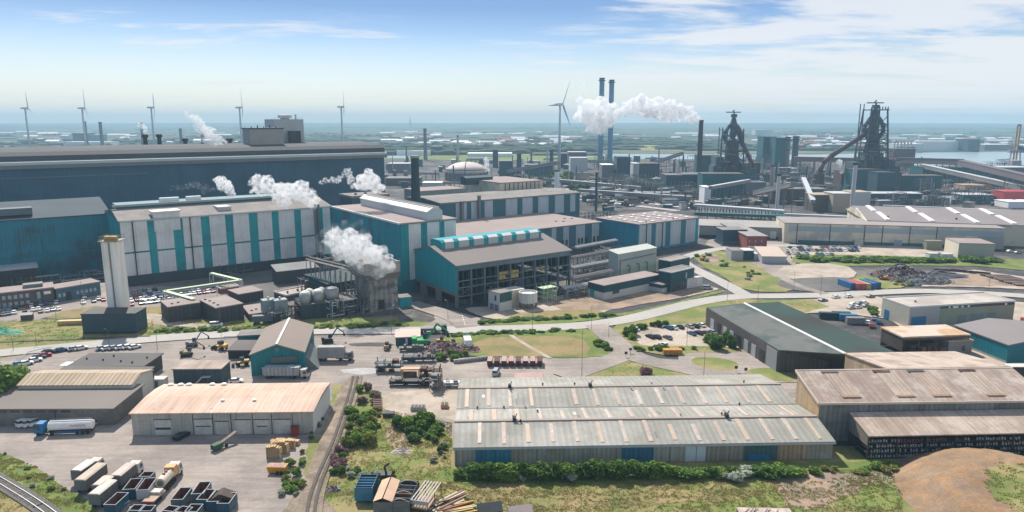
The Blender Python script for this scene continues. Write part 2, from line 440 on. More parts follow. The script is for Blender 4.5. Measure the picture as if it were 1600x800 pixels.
sheet('dirt_patch', dirt_pale, [(1370, 738), (1420, 742), (1412, 752), (1380, 750)], jit=.4)
sheet('grass', grass_gr, [(1330, 762), (1405, 748), (1402, 800), (1340, 800)], jit=.9)
# middle: verges and fields
sheet('grass', grass_gr, [(240, 516), (400, 512), (620, 500), (700, 505), (690, 510), (620, 514), (350, 520), (240, 530)], jit=.4)
sheet('pale_apron', dirt_pale, [(210, 498), (245, 508), (300, 512), (350, 515), (352, 509), (300, 505), (262, 500), (255, 490), (215, 488)], smooth=1)
sheet('grass', grass_dry, [(60, 470), (140, 474), (190, 482), (235, 480), (262, 476), (262, 490), (215, 490), (140, 496), (60, 500)], jit=.3)
sheet('parking_ground', asphalt, [(-300, 480), (0, 470), (80, 446), (200, 440), (270, 448), (400, 440), (420, 455), (400, 470), (260, 478), (200, 482), (150, 478), (100, 486), (60, 500), (-300, 520)], smooth=0)
sheet('yard', asph_dk, [(200, 446), (440, 402), (600, 400), (700, 420), (640, 490), (420, 500), (330, 500), (380, 450)], smooth=0)
sheet('yard', asphalt, [(640, 470), (720, 488), (760, 500), (740, 515), (650, 515), (690, 495), (640, 480)], smooth=1)
sheet('yard', dirt_pale, [(720, 480), (800, 478), (930, 450), (1010, 462), (1110, 448), (1130, 452), (1040, 470), (960, 480), (930, 494), (860, 500), (770, 500), (740, 490)], jit=.3)
sheet('dirt_patch', dirt, [(870, 465), (980, 455), (1100, 445), (1125, 452), (1040, 468), (960, 484), (900, 488), (860, 480)], jit=.6)
sheet('grass', grass_dry, [(800, 490), (870, 484), (940, 484), (950, 494), (860, 500), (790, 500)], jit=.4)
sheet('grass', grass_gr, [(745, 497), (860, 500), (950, 494), (1050, 474), (1128, 452), (1136, 456), (1080, 468), (1020, 484), (960, 496), (860, 508), (750, 510)], jit=.5)
sheet('grass', grass_gr, [(690, 520), (780, 517), (905, 512), (940, 518), (965, 548), (955, 556), (870, 560), (740, 556), (690, 556)], smooth=1, jit=.3)
sheet('field', grass_dry, [(740, 529), (800, 526), (905, 524), (930, 552), (870, 558), (740, 556)], smooth=1, jit=.5)
ribbon('footpath', dirt_pale, [(788, 517), (820, 538), (860, 560)], 1.6)
sheet('grass', grass_m, [(950, 512), (1010, 486), (1080, 470), (1150, 466), (1210, 470), (1290, 466), (1312, 480), (1260, 492), (1210, 490), (1170, 500), (1105, 500), (1060, 530), (1180, 550), (1230, 556), (1120, 560), (1000, 552), (968, 530)], smooth=1, jit=.3)
sheet('parking_ground', dirt_pale, [(984, 516), (1040, 508), (1110, 506), (1180, 524), (1180, 545), (1080, 540), (1006, 542), (988, 530)], smooth=1)
sheet('grass', grass_m, [(906, 591), (980, 562), (1000, 562), (1060, 572), (1118, 590), (1118, 598), (906, 598)], smooth=1, jit=.3)
sheet('yard', asphalt, [(1060, 552), (1130, 552), (1210, 548), (1300, 590), (1250, 600), (1120, 592), (1060, 570)], smooth=1)
sheet('grass', grass_m, [(1078, 562), (1095, 557), (1130, 560), (1156, 568), (1150, 580), (1110, 578), (1085, 570)], smooth=2, jit=.2)
sheet('grass', grass_m, [(1165, 578), (1200, 574), (1250, 582), (1250, 600), (1170, 590)], smooth=1, jit=.2)
# right side
sheet('grass', grass_m, [(1078, 398), (1108, 392), (1135, 393), (1180, 410), (1240, 440), (1240, 458), (1160, 455), (1128, 430), (1100, 418)], smooth=2, jit=.5)
sheet('yard', asphalt, [(1110, 372), (1190, 366), (1230, 372), (1250, 412), (1220, 440), (1180, 412), (1130, 390), (1100, 384)], smooth=1)
sheet('dirt_patch', dirt, [(1100, 398), (1125, 398), (1122, 412), (1105, 412)], jit=.5)
sheet('parking_ground', dirt_pale, [(1224, 386), (1340, 382), (1500, 388), (1480, 404), (1350, 402), (1236, 400)], smooth=1)
sheet('grass', grass_gr, [(1236, 400), (1300, 397), (1450, 402), (1560, 404), (1700, 408), (1700, 440), (1560, 416), (1400, 415), (1300, 416), (1240, 412)], smooth=1, jit=.5)
sheet('yard', dirt_pale, [(1208, 430), (1230, 412), (1320, 412), (1345, 432), (1300, 438), (1226, 436)], smooth=1)
sheet('yard', asph_dk, [(1222, 436), (1330, 432), (1345, 446), (1320, 456), (1250, 456), (1210, 446)], smooth=1)
sheet('yard', dirt_pale, [(1420, 448), (1500, 418), (1590, 432), (1700, 445), (1700, 462), (1600, 452), (1500, 448)], smooth=1, jit=.5)
sheet('dirt_patch', dirt, [(1440, 446), (1510, 424), (1580, 436), (1640, 448), (1500, 447)], smooth=1, jit=.5)
sheet('grass', grass_m, [(1330, 430), (1380, 430), (1425, 444), (1400, 452), (1340, 450)], smooth=1, jit=.4)
sheet('yard', dirt_pale, [(1262, 466), (1360, 462), (1400, 470), (1400, 500), (1330, 492), (1290, 478)], smooth=1)
sheet('yard', dirt_pale, [(1230, 492), (1330, 486), (1400, 498), (1420, 545), (1440, 590), (1700, 660), (1700, 480), (1560, 470), (1400, 462)], smooth=1)
sheet('dirt_patch', dirt, [(1500, 556), (1540, 560), (1610, 600), (1560, 600)], smooth=1)
# roads
ribbon('road', road_m, [(-500, 590), (-100, 563), (0, 552), (120, 541), (250, 528), (420, 519), (600, 517), (760, 515), (900, 511), (980, 500), (1040, 485), (1090, 472), (1150, 463), (1220, 463), (1310, 461), (1370, 457), (1450, 454), (1600, 462), (1800, 480)], 9.0)
ribbon('road', road_m, [(1172, 466), (1135, 445), (1100, 428), (1075, 416), (1062, 405), (1085, 397), (1120, 389), (1180, 384), (1260, 384)], 8.0)
ribbon('road', asphalt, [(930, 508), (952, 525), (975, 548), (1000, 562), (1060, 574), (1120, 588), (1190, 600)], 9.0)
ribbon('road', asphalt, [(985, 548), (965, 560), (930, 572), (880, 590)], 9.0)
ribbon('road', asphalt, [(730, 512), (715, 498), (680, 486), (640, 474)], 9.0)
ribbon('road', asphalt, [(1140, 392), (1180, 405), (1210, 425), (1240, 445), (1290, 460)], 5.0)
for i, (rx, mt) in enumerate((( -4, 0), (3, 0), (9, 1))):
    ribbon('wheel_rut', M('rut', (.105, .09, .08), .98, .2, .3) if not mt else track_m, [(556 + rx, 588), (548 + rx, 620), (525 + rx, 690), (500 + rx * 1.3, 745), (486 + rx * 1.6, 790), (484 + rx * 2, 850)], .7)
prg = random.Random(31)
for i in range(0):
    px, py = prg.uniform(20, 470), prg.uniform(668, 790)
    if i > 15: px, py = prg.uniform(500, 900), prg.uniform(530, 600)
    if px < 110 and py > 720: continue
    w_, h_ = prg.uniform(8, 34), prg.uniform(1.5, 6)
    if i > 15: w_ *= .7; h_ *= .5
    sheet('asphalt_patch', M('patch%d' % (i % 3), ((.25, .215, .19), (.37, .31, .265), (.20, .175, .16))[i % 3], .95, .15, .2), [(px + math.cos(t) * w_ * prg.uniform(.6, 1.1), py + math.sin(t) * h_ * prg.uniform(.6, 1.1)) for t in [k * .785 for k in range(8)]], smooth=1, seed=i)
sheet('pink_paving', M('pinkp', (.42, .29, .25), .9, .1, .2), [(804, 584), (848, 583), (849, 600), (803, 600)], smooth=0)
for k in range(9): ribbon('bay_line', white_p, [(1006 + k * 12.5, 531.5 - k * .9), (1010 + k * 12.6, 525.5 - k * .9)], .14)
for k in range(5): ribbon('lane_mark', white_p, [(722 + k * 1.0, 493 + k * 3.4), (722.8 + k * 1.0, 495 + k * 3.4)], .25)
ribbon('ditch', asph_dk, [(-200, 545), (0, 534), (180, 528), (235, 526)], 1.0)
for i, pp in enumerate([[(936, 506), (956, 527), (978, 549)], [(1098, 428), (1134, 446)]]):
    pass

# ------------------------------------------------------------------ buildings
GROUP_STRIPE = None
class Bld:
    """A hall read from its near-left corner A, the right end B of its front and its depth C.
    Pixels are read at height lvl (the eaves unless given). base = pixel row of the ground under A."""
    def __init__(s, name, label, cat, A, B, C, h=None, base=None, u=None, z0=0.0, lvl=None, group=None):
        if base is not None:
            lo, hi = 0.0, 79.0
            for _ in range(50):
                m = (lo + hi) / 2
                P = G(A[0], A[1], m)
                if proj(Vector((P.x, P.y, 0)))[1] < base: lo = m
                else: hi = m
            h = lo
        l = h if lvl is None else lvl
        P = G(A[0], A[1], l)
        if isinstance(B, tuple) and u is None:
            Q = G(B[0], B[1], l); s.u = (Q - P); s.L = s.u.length; s.u.normalize()
        else:
            s.u = UP if u is None else u
            s.L = reach(P, s.u, px=B) if not isinstance(B, str) else float(B)
        s.n = Vector((-s.u.y, s.u.x, 0))
        if isinstance(C, tuple): s.D = reach(P, s.n, **{C[0]: C[1]})
        else: s.D = float(C)
        s.h, s.z0 = h, z0
        s.P = Vector((P.x, P.y, z0))
        s.o = empty(name, s.P, math.atan2(s.u.y, s.u.x), label, cat, group)
    def at(s, x, y, z): return s.P + s.u * x + s.n * y + Vector((0, 0, z - s.z0))
    def shell(s, wall, roof, kind='flat', rise=0.0, over=.35, th=.35, prof=None, parapet=0.0, ridge=.5, rname='roof', wname='wall'):
        L, D, h = s.L, s.D, s.h - s.z0
        s.kind = kind
        if prof: s.prof = [(t * D, h + dz) for t, dz in prof]; ax = 'x'
        elif kind == 'gx': s.prof = [(0, h), (D * ridge, h + rise), (D, h)]; ax = 'x'
        elif kind == 'gy': s.prof = [(0, h), (L * ridge, h + rise), (L, h)]; ax = 'y'
        elif kind == 'mono': s.prof = [(0, h), (D, h + rise)]; ax = 'x'
        elif kind == 'monox': s.prof = [(0, h), (L, h + rise)]; ax = 'y'
        else: s.prof = [(0, h), (D, h)]; ax = 'x'
        s.ax = ax
        T, E = (D, L) if ax == 'x' else (L, D)
        m = MB(); m.extr([(0, 0), (T, 0)] + [(t, z) for t, z in reversed(s.prof)], 0, E, ax)
        s.wall = m.build(wname, wall, s.o)
        if kind == 'flat' and parapet:
            m = MB(); m.box(.25, .25, h + .02, L - .25, D - .25, h + .2)
            r = s.roof = m.build(rname, roof, s.o)
            m = MB()
            for b in ((-.05, -.05, L + .05, .25), (-.05, D - .25, L + .05, D + .05), (-.05, .25, .25, D - .25), (L - .25, .25, L + .05, D - .25)):
                m.box(b[0], b[1], h + .01, b[2], b[3], h + parapet)
            m.build('parapet', s.partrim if hasattr(s, 'partrim') else trim, s.o)
            return s
        m = MB(); pr = list(s.prof); n = len(pr)
        (t0, z0), (t1, z1) = pr[0], pr[1]; k = (z1 - z0) / (t1 - t0); pr[0] = (t0 - over, z0 - k * over)
        (t0, z0), (t1, z1) = s.prof[-1], s.prof[-2]; k = (z1 - z0) / (t1 - t0); pr[-1] = (t0 + over, z0 + k * over)
        m.extr([(t, z + .01) for t, z in pr] + [(t, z + th) for t, z in reversed(pr)], -over, E + over, ax)
        s.roof = m.build(rname, roof, s.o); s.th = th
        return s
    def zr(s, x, y):
        t = y if s.ax == 'x' else x
        for (a, za), (b, zb) in zip(s.prof, s.prof[1:]):
            if a - 1e-6 <= t <= b + 1e-6: return za + (zb - za) * (t - a) / (b - a)
        return s.prof[-1][1]
    def pan(s, name, mat, side, rects, proud=.08, one=False, label=None):
        """Panels, doors or windows on a wall: (a0, a1) as shares of its length, heights in metres."""
        L, D = s.L, s.D; out = []; m = MB()
        for a0, a1, z0, z1 in rects:
            if side == 'f': b = (a0 * L, -proud, z0, a1 * L, .1, z1)
            elif side == 'b': b = (a0 * L, D - .1, z0, a1 * L, D + proud, z1)
            elif side == 'l': b = (-proud, a0 * D, z0, .1, a1 * D, z1)
            else: b = (L - .1, a0 * D, z0, L + proud, a1 * D, z1)
            m.box(*b)
            if not one: out.append(m.build(name, mat, s.o)); m = MB()
        if one: out.append(m.build(name, mat, s.o))
        if label:
            for o in out: o['label'] = label
        return out
    def item(s, name, mat, x0, x1, y0, y1, z0, z1, label=None):
        m = MB(); m.box(x0 * s.L, y0 * s.D, z0, x1 * s.L, y1 * s.D, z1)
        o = m.build(name, mat, s.o)
        if label: o['label'] = label
        return o
    def strips(s, name, mat, xs, y0, y1, w, one=True, thick=.12):
        """Rooflights: strips of width w lying on the slope from y0 to y1 (shares of the depth)."""
        m = MB()
        for x in xs:
            a, b = x * s.L, x * s.L + w
            ya, yb = y0 * s.D, y1 * s.D
            za, zb = s.zr(a, ya) + s.th, s.zr(a, yb) + s.th
            m.hull8([(a, ya, za + .01), (b, ya, za + .01), (b, yb, zb + .01), (a, yb, zb + .01), (a, ya, za + thick), (b, ya, za + thick), (b, yb, zb + thick), (a, yb, zb + thick)])
            if not one: m.build(name, mat, s.o); m = MB()
        if one: m.build(name, mat, s.o)
    def vents(s, spots, r=.5, hh=1.2, mat=None, name='roof_vent'):
        for x, y in spots:
            z = s.zr(x * s.L, y * s.D)
            m = MB(); m.lathe((x * s.L, y * s.D, z), [(r * .6, 0), (r * .6, hh * .7), (r, hh * .7), (r * .7, hh)], 8)
            m.build(name, mat or steel_dk, s.o)

# ---- big dark steelmaking hall along the left
b = Bld('steelworks_hall', 'huge dark blue-grey hall with long pale roof band, behind the striped halls', 'hall', (0, 345), '10', 10, h=31)
# built from its parts: lower bay, main body, roof crown
P0 = G(0, 346, 31.0)
hall_o = b.o; hall_o.location = P0 * 1.0; hall_o.location.z = 0
LB = reach(P0, UP, px=172)
m = MB(); m.extr([(0, 0), (46, 0), (46, 36), (0, 31)], -160, LB, 'x'); m.build('lower_bay', M('bay_teal', (.006, .19, .26), .55, .12, .03, stripe=('X', 1.5, .06), second=(.03, .085, .11), amount=.35), hall_o)
m = MB(); m.extr([(-.6, 31.0), (46, 36.05), (46, 36.5), (-.6, 31.5)], -160, LB + .4, 'x'); m.build('lower_bay_roof', M('bay_roof', (.04, .06, .075), .85, .15, .05), hall_o)
m = MB(); m.box(-10, 5, 33, 14, 12, 36.5); m.build('roof_housing', M('rh', (.11, .14, .16), .7, .1, .1), hall_o)
BL = reach(G(0, 262, 50.5), UP, px=600)
P1 = G(0, 262, 50.5) ; dv = (Vector((P1.x, P1.y, 0)) - Vector((P0.x, P0.y, 0)))
off_x, off_y = dv.dot(UP), dv.dot(NP)
m = MB(); m.extr([(off_y, 0), (off_y + 90, 0), (off_y + 90, 51), (off_y, 51)], off_x - 160, off_x + BL, 'x'); m.build('main_wall', M('hall_dark', (.03, .095, .145), .6, .18, .02, stripe=('X', 2.5, .05), second=(.025, .08, .12), amount=.3, streak=((.4, .05, .03), .05)), hall_o)
q = off_y
m = MB(); m.extr([(q - 2, 49.2), (q + 3, 49.2), (q + 3, 53), (q - 2.4, 51.6)], off_x - 161, off_x + BL + 2, 'x'); m.build('eaves_band', M('eaves_grey', (.20, .20, .19), .7, .1, .1), hall_o)
m = MB(); m.extr([(q - 2.6, 51.7), (q + 3, 53.1), (q + 3, 54.8), (q - 2, 53.6)], off_x - 161, off_x + BL + 2, 'x'); m.build('pale_gutter', M('gutter_pale', (.42, .45, .42), .6, .08, .1), hall_o)
m = MB(); m.extr([(q - .5, 53.0), (q + 3, 54.9), (q + 86, 54.9), (q + 90, 51), (q + 88, 58), (q + 60, 62), (q + 22, 61.5), (q + 8, 60), (q + 2, 57.5)], off_x - 160, off_x + BL + 1.2, 'x')
m.build('roof', M('hall_roof', (.06, .065, .068), .85, .15, .03), hall_o)
def hall_pt(x, y): return P0 + UP * x + NP * y
def on_hall(name, mat, px, w, y, z0, z1, d=10, label=None):
    # a block standing on the hall's roof whose left edge is seen at column px
    base = P0 + NP * (off_y + y); base = Vector((base.x, base.y, z0))
    x = reach(base, UP, px=px)
    m = MB(); m.box(x, off_y + y, z0, x + w, off_y + y + d, z1)
    return m.build(name, mat, hall_o), x
BLK = M('tan_block', (.33, .31, .28), .8, .1, .1)
o_, bx_ = on_hall('roof_block', BLK, 392, 27, 24, 60.5, 74, 22)
m = MB(); m.box(bx_ - .5, off_y + 23.5, 74, bx_ + 27.5, off_y + 46.5, 75); 
for k in range(5): m.rod((bx_ + 3 + k * 5, off_y + 30, 75), (bx_ + 3 + k * 5, off_y + 30, 76 + k % 2), .5)
m.build('roof_block_cap', steel_dk, hall_o)
o_, bx2 = on_hall('roof_block', M('pale_block', (.42, .45, .45), .7, .06, .1), 430, 26, 52, 60.5, 82, 26)
o_, bx3 = on_hall('roof_block', steel_dk, 455, 9, 44, 60.5, 72, 7)
m = MB()
for k in range(9): m.rod((bx2 + 1 + k * 3, off_y + 52, 82), (bx2 + 1 + k * 3, off_y + 52, 83.2), .12)
m.path([(bx2, off_y + 52, 83.2), (bx2 + 26, off_y + 52, 83.2)], .12)
m.lathe((bx2 + 13, off_y + 62, 82), [(4, 0), (4, 1.2), (6, 1.4), (6, 3.6), (5, 3.8)], 14)
m.lathe((bx2 + 22, off_y + 60, 82), [(.8, 0), (.8, 3.5), (1.2, 4.2), (.3, 4.8)], 8)
m.build('roof_plant', steel_lt, hall_o)
for px, h_, r_ in ((228, 70, 2.6), (250, 70, 2.5), (290, 66.5, 2.6), (317, 70, 2.0), (359, 66, 3)):
    base = P0 + NP * (off_y + 70); base = Vector((base.x, base.y, 60)); x = reach(base, UP, px=px)
    m = MB(); m.lathe((x, off_y + 70, 59), [(r_ * .7, 0), (r_ * .6, h_ - 62), (r_, h_ - 61), (r_, h_ - 59.5), (r_ * .8, h_ - 59)], 10); m.build('roof_stack', steel_dk, hall_o)
# faint details on the dark wall
m = MB(); m.box(LB - 120, off_y - .5, 40, LB - 60, off_y, 40.6); m.box(LB - 60, off_y - .5, 43, LB + 40, off_y, 43.5); m.build('wall_gantry', steel, hall_o)
m = MB()
for k in range(7): m.box(-110 + k * 42, -.25, 2, -109.2 + k * 42, 0, 31)
m.box(-160, -.3, 12, LB, 0, 12.6)
m.build('wall_pilaster', teal_dk, hall_o)
m = MB(); m.box(-20, -9, 0, 12, -.4, 7.5); m.build('porch', steel_dk, hall_o)
m = MB(); m.box(-21, -10, 7.5, 13, -.4, 9); m.build('porch_frame', M('porch_pale', (.38, .42, .45), .6, .1, .1), hall_o)
b.L = b.D = 1
# ---- hall A: striped hall on the left
hA = Bld('striped_hall', 'long striped white and teal hall behind the white silo tower', 'hall', (186, 347), 517, 52, base=449)
hA.shell(teal_dk, roof_grey, 'gx', 3.4, over=.5, th=.6, ridge=.42)
L = hA.L
# stripes measured at the eaves in the photograph
edges = [(186, 229), (241, 269), (284, 313), (326, 351), (363, 388), (401, 424), (434, 459), (469, 492), (503, 515)]
def fr(bl, px): return reach(G(*[proj(bl.at(0, 0, bl.h))[0], proj(bl.at(0, 0, bl.h))[1]], bl.h), bl.u, px=px) / bl.L
zmid, zb = hA.h * .52, hA.h * .17
for a, c in edges:
    f0, f1 = fr(hA, a + .5) , fr(hA, c)
    hA.pan('pale_panel', white_pan, 'f', [(max(f0, .002), min(f1, .998), zb, zmid - .4), (max(f0, .002), min(f1, .998), zmid + .4, hA.h - .3)], .12)
hA.pan('teal_panel', teal, 'f', [(fr(hA, c), fr(hA, d), zb, hA.h - .3) for (_, c), (d, _) in zip(edges, edges[1:])], .10)
hA.pan('wall_base', M('plinth_dark', (.04, .055, .065), .8, .2, .1), 'f', [(0, 1, 0, zb - .3)], .09)
hA.pan('gable_cladding', teal, 'l', [(0.02, .98, zb, hA.h - .2)], .1)
hA.pan('fascia', M('gutter_pale2', (.42, .45, .43), .6, .1, .1), 'f', [(0, 1, hA.h - .25, hA.h + .5)], .65)
hA.item('roof_block', white_pan, fr(hA, 240), fr(hA, 281), -.004, .16, hA.h - 6, hA.h + 3.2)
hA.item('roof_block_lid', trim, fr(hA, 238), fr(hA, 283), -.012, .17, hA.h + 3.2, hA.h + 3.9)
hA.item('ridge_house', teal_dk, .02, .98, .42, .75, hA.h + 2, hA.h + 5.6)
hA.item('ridge_house_edge', M('ridge_lt', (.34, .34, .32), .7, .1, .1), .0, 1.0, .40, .42, hA.h + 5, hA.h + 6.1)
hA.item('roof_platform', steel_lt, fr(hA, 345), fr(hA, 366), .1, .3, hA.h + 1, hA.h + 3.4)
hA.item('pale_rooflight', skylight, fr(hA, 268), fr(hA, 300), .55, .6, hA.h + 5.6, hA.h + 7.6)
hA.item('pale_rooflight', skylight, fr(hA, 312), fr(hA, 336), .55, .6, hA.h + 5.6, hA.h + 7.6)
for px in (206, 296, 491, 497): 
    f = fr(hA, px); m = MB(); m.rod((f * L, -.6, zb - (0 if px < 400 else zb)), (f * L, -.6, hA.h + (0 if px < 400 else 2)), .3 if px < 400 else .7); m.build('downpipe', steel_dk if px < 400 else steel, hA.o)
# ---- hall B: teal block with pale monitor
hB = Bld('teal_block_hall', 'tall hall with plain teal side wall and long pale roof monitor', 'hall', (626, 351), 712, ('px', 519), base=458)
hB.shell(teal_dk, roof_pink, 'flat', over=.6, th=.7)
hB.pan('side_cladding', M('side_teal', (.008, .25, .29), .5, .08, .04, stripe=('Y', 2.2, .07), second=(.05, .12, .15), amount=.25), 'l', [(.003, .997, 3, hB.h - .2)], .12)
ed = [(638, 657), (667, 686), (694, 712)]
hB.pan('pale_panel', white_pan, 'f', [(fr(hB, a), min(.999, fr(hB, c)), 6, hB.h - .2) for a, c in ed], .14)
hB.pan('teal_panel', teal, 'f', [(.0, fr(hB, 637), 6, hB.h - .2), (fr(hB, 657), fr(hB, 667), 6, hB.h - .2), (fr(hB, 686), fr(hB, 694), 6, hB.h - .2)], .12)
hB.pan('fascia', trim, 'l', [(0, 1, hB.h - .1, hB.h + .75)], .7)
x0, x1 = fr(hB, 668), fr(hB, 692)
Lb, Db = hB.L, hB.D
m = MB(); m.extr([(x0 * Lb, hB.h + .6), (x1 * Lb, hB.h + .6), (x1 * Lb, hB.h + 5), (x1 * Lb - 2, hB.h + 6.6), (x0 * Lb + 3, hB.h + 6.6), (x0 * Lb, hB.h + 4.6)], .3, Db * .92, 'y')
m.build('roof_monitor', M('monitor_pale', (.50, .52, .52), .6, .06, .1), hB.o)
m = MB(); m.hull8([(x0 * Lb - .2, .1, hB.h + 4.5), (x0 * Lb + 3.1, .1, hB.h + 6.5), (x0 * Lb + 3.1, Db * .93, hB.h + 6.5), (x0 * Lb - .2, Db * .93, hB.h + 4.5), (x0 * Lb - .2, .1, hB.h + 4.9), (x0 * Lb + 3.1, .1, hB.h + 6.9), (x0 * Lb + 3.1, Db * .93, hB.h + 6.9), (x0 * Lb - .2, Db * .93, hB.h + 4.9)])
m.build('monitor_rooflight', skylight, hB.o)
m = MB(); m.box(x1 * Lb - 6, 1, hB.h + 6.61, x1 * Lb - .5, Db * .9, hB.h + 6.8); m.build('monitor_roof', roof_dk, hB.o)
# block behind B with the dark chimney
b = Bld('plant_house', 'dark low plant house with pale roof edge behind the roof monitor', 'building', (550, 310), 608, 20, h=33)
b.shell(M('house_blue', (.07, .10, .12), .7, .15, .1), roof_grey, 'flat', over=.3, th=1.4)
b.vents([(.2, .3), (.5, .4), (.8, .3)], 1.0, 2.5)
Pc = G(650, 322, 28.0)
o = empty('dark_chimney', (Pc.x, Pc.y, 0), 0, 'thick dark green chimney tapering up to a pale top ring', 'chimney')
m = MB(); m.lathe((0, 0, 0), [(3.6, 0), (3.6, 27), (3.1, 30), (2.5, 48), (2.4, W(649, 247, Pc.y).z)], 12); m.build('shaft', M('chim_dk', (.02, .05, .055), .6, .2, .1), o)
m = MB(); m.lathe((0, 0, W(649, 247, Pc.y).z), [(2.7, 0), (2.9, .2), (2.9, 1.6), (2.5, 1.7)], 12); m.build('top_ring', M('chim_top', (.30, .33, .25), .7, .1, .1), o)
m = MB()
for k in range(6):
    a = k * 1.05; m.rod((3.2 * math.cos(a), 3.2 * math.sin(a), 24), (6 * math.cos(a), 6 * math.sin(a), 20), .4)
m.build('stay', steel_dk, o)
# ---- hall C striped, behind
hC = Bld('striped_hall', 'striped white and blue-teal hall behind, right of the roof monitor', 'hall', (688, 319), 906, 45, h=28)
hC.shell(M('c_teal', (.03, .12, .15), .6, .12, .05), roof_grey, 'gx', 1.5, over=.6, th=.8)
ed = [(712, 729), (736, 750), (757, 770), (790, 808), (816, 832), (841, 857), (867, 881), (891, 899)]
hC.pan('pale_panel', M('c_pale', (.40, .45, .49), .6, .07, .05, stripe=('X', 1.0, .05)), 'f', [(fr(hC, a), fr(hC, min(c, 899)), 15, hC.h - .2) for a, c in ed], .14)
for px in (720, 747):
    f = fr(hC, px); m = MB(); m.box(f * hC.L - .9, -2.2, 12, f * hC.L + .9, -.4, hC.h + (1 if px < 730 else 4)); m.build('duct', steel, hC.o)
hC.vents([(.55, .3), (.62, .2), (.75, .35), (.85, .3)], .8, 1.2, skylight)
# upper block behind C (beige)
b = Bld('beige_hall', 'beige flat hall standing highest behind the striped halls', 'hall', (782, 287), 848, ('px', 727), h=34.6)
b.shell(cream, roof_pink, 'flat', over=.3, th=.7)
m = MB()
for k in range(9): m.box(b.L * (.1 + .1 * k), -.3, 24, b.L * (.1 + .1 * k) + .5, 0, 34.5)
m.build('wall_rib', steel_dk, b.o)
b = Bld('grey_green_hall', 'long low grey-green hall in front of the gas holder', 'hall', (657, 300), 727, 25, h=31)
b.shell(M('gg', (.22, .27, .25), .7, .1, .1), roof_pink, 'flat', over=.3, th=.7)
b = Bld('roof_conveyor', 'dark slanting covered conveyor lying on the beige hall', 'conveyor', (728, 279), 770, 8, h=37.1, z0=32)
b.shell(M('cv', (.035, .075, .085), .7, .15, .1), M('cvr', (.05, .09, .10), .7, .1, .1), 'gx', 1.2)
# ---- low roof E
hE = Bld('low_flat_hall', 'low flat-roofed hall with striped blue front between the two teal halls', 'hall', (712, 373), 939, ('py', 350), h=16)
hE.shell(M('e_teal', (.04, .13, .17), .6, .12, .05), roof_pink, 'flat', over=.6, th=.6)
ed = [(862, 869), (880, 889), (900, 914), (925, 936)]
hE.pan('pale_panel', M('e_pale', (.37, .43, .47), .6, .07, .05, stripe=('X', 1.0, .05)), 'f', [(fr(hE, a), fr(hE, c), 3, hE.h - .2) for a, c in ed], .14)
hE.pan('window', glass, 'f', [(fr(hE, c), fr(hE, c + 3), 4, 7.5) for c in (873, 878, 884, 903, 908, 915, 927, 933)], .3)
hE.vents([(.79, .25), (.82, .2), (.91, .35), (.94, .3)], 1.0, 1.0)
# ---- hall D
hD = Bld('teal_white_hall', 'teal and white hall with rows of small square rooflights', 'hall', (998, 352), 1092, ('px', 932), base=394)
hD.shell(M('d_teal', (.015, .27, .34), .55, .08, .05, stripe=('Y', 2.0, .05)), roof_pink, 'flat', over=.5, th=.7)
ed = [(999, 1018), (1025, 1040), (1048, 1064), (1072, 1087)]
hD.pan('pale_panel', M('d_pale', (.42, .47, .49), .6, .06, .05, stripe=('X', 1.2, .04)), 'f', [(fr(hD, a), min(.998, fr(hD, c)), 1.5, hD.h - .2) for a, c in ed], .14)
hD.pan('teal_panel', M('d_stripe', (.025, .15, .20), .55, .08, .05), 'f', [(fr(hD, c), fr(hD, d), 1.5, hD.h - .2) for (_, c), (d, _) in zip(ed, ed[1:])], .12)
for j in range(5):
    for i in range(5):
        x, y = .07 + i * .19 + (j % 2) * .04, .07 + j * .18
        hD.item('rooflight', skylight, x, x + 3.2 / hD.L, y, y + 2.4 / hD.D, hD.h + .7, hD.h + 1.3)
for px in (1010, 1035):
    f = fr(hD, px); m = MB(); m.rod((f * hD.L, -.5, 0), (f * hD.L, -.5, hD.h), .25); m.build('downpipe', steel_dk, hD.o)
hD.vents([(.15, .05), (.6, .06)], .4, 2)
# ---- hall F: open-sided teal hall
hF = Bld('open_sided_hall', 'teal gabled hall with open steel side and striped roof monitor, in the middle', 'hall', (713, 416), 892, ('px', 637), base=481)
F_L, F_D, F_h = hF.L, hF.D, hF.h
rise = 5.2
hF.o.location.z = 0
pr = [(0, F_h), (F_D * .5, F_h + rise), (F_D, F_h)]
m = MB(); m.extr([(0, 5.5)] + [(F_D, 5.5)] + [(t, z) for t, z in reversed(pr)], 0, .5, 'x'); m.build('gable_wall', M('gable_teal', (.004, .28, .31), .5, .05, .04, stripe=('Y', .9, .03)), hF.o)
m = MB(); m.box(-.05, 0, 0, .5, 1.5, 5.5); m.box(-.05, F_D * .3, 0, .5, F_D * .42, 5.5); m.box(-.05, F_D * .6, 0, .5, F_D * .74, 5.5); m.box(-.05, F_D * .92, 0, .5, F_D, 5.5); m.box(-.08, 0, 5, .5, F_D, 6.4); m.build('gable_base', conc_dk, hF.o)
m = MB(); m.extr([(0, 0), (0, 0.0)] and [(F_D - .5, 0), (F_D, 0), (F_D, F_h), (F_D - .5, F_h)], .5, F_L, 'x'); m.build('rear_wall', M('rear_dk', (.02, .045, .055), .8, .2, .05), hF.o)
m = MB(); m.extr([(0, 5.5)] + [(F_D, 5.5)] + [(t, z) for t, z in reversed(pr)], F_L - .4, F_L, 'x'); m.build('far_gable', teal_dk, hF.o)
m = MB(); pp = [(-.6, F_h - .24), (F_D * .5, F_h + rise), (F_D + .6, F_h - .24)]
m.extr([(t, z + .02) for t, z in pp] + [(t, z + .5) for t, z in reversed(pp)], -.5, F_L + .5, 'x'); m.build('roof', M('f_roof', (.215, .19, .175), .85, .06, .04), hF.o)
m = MB()
nb = 9
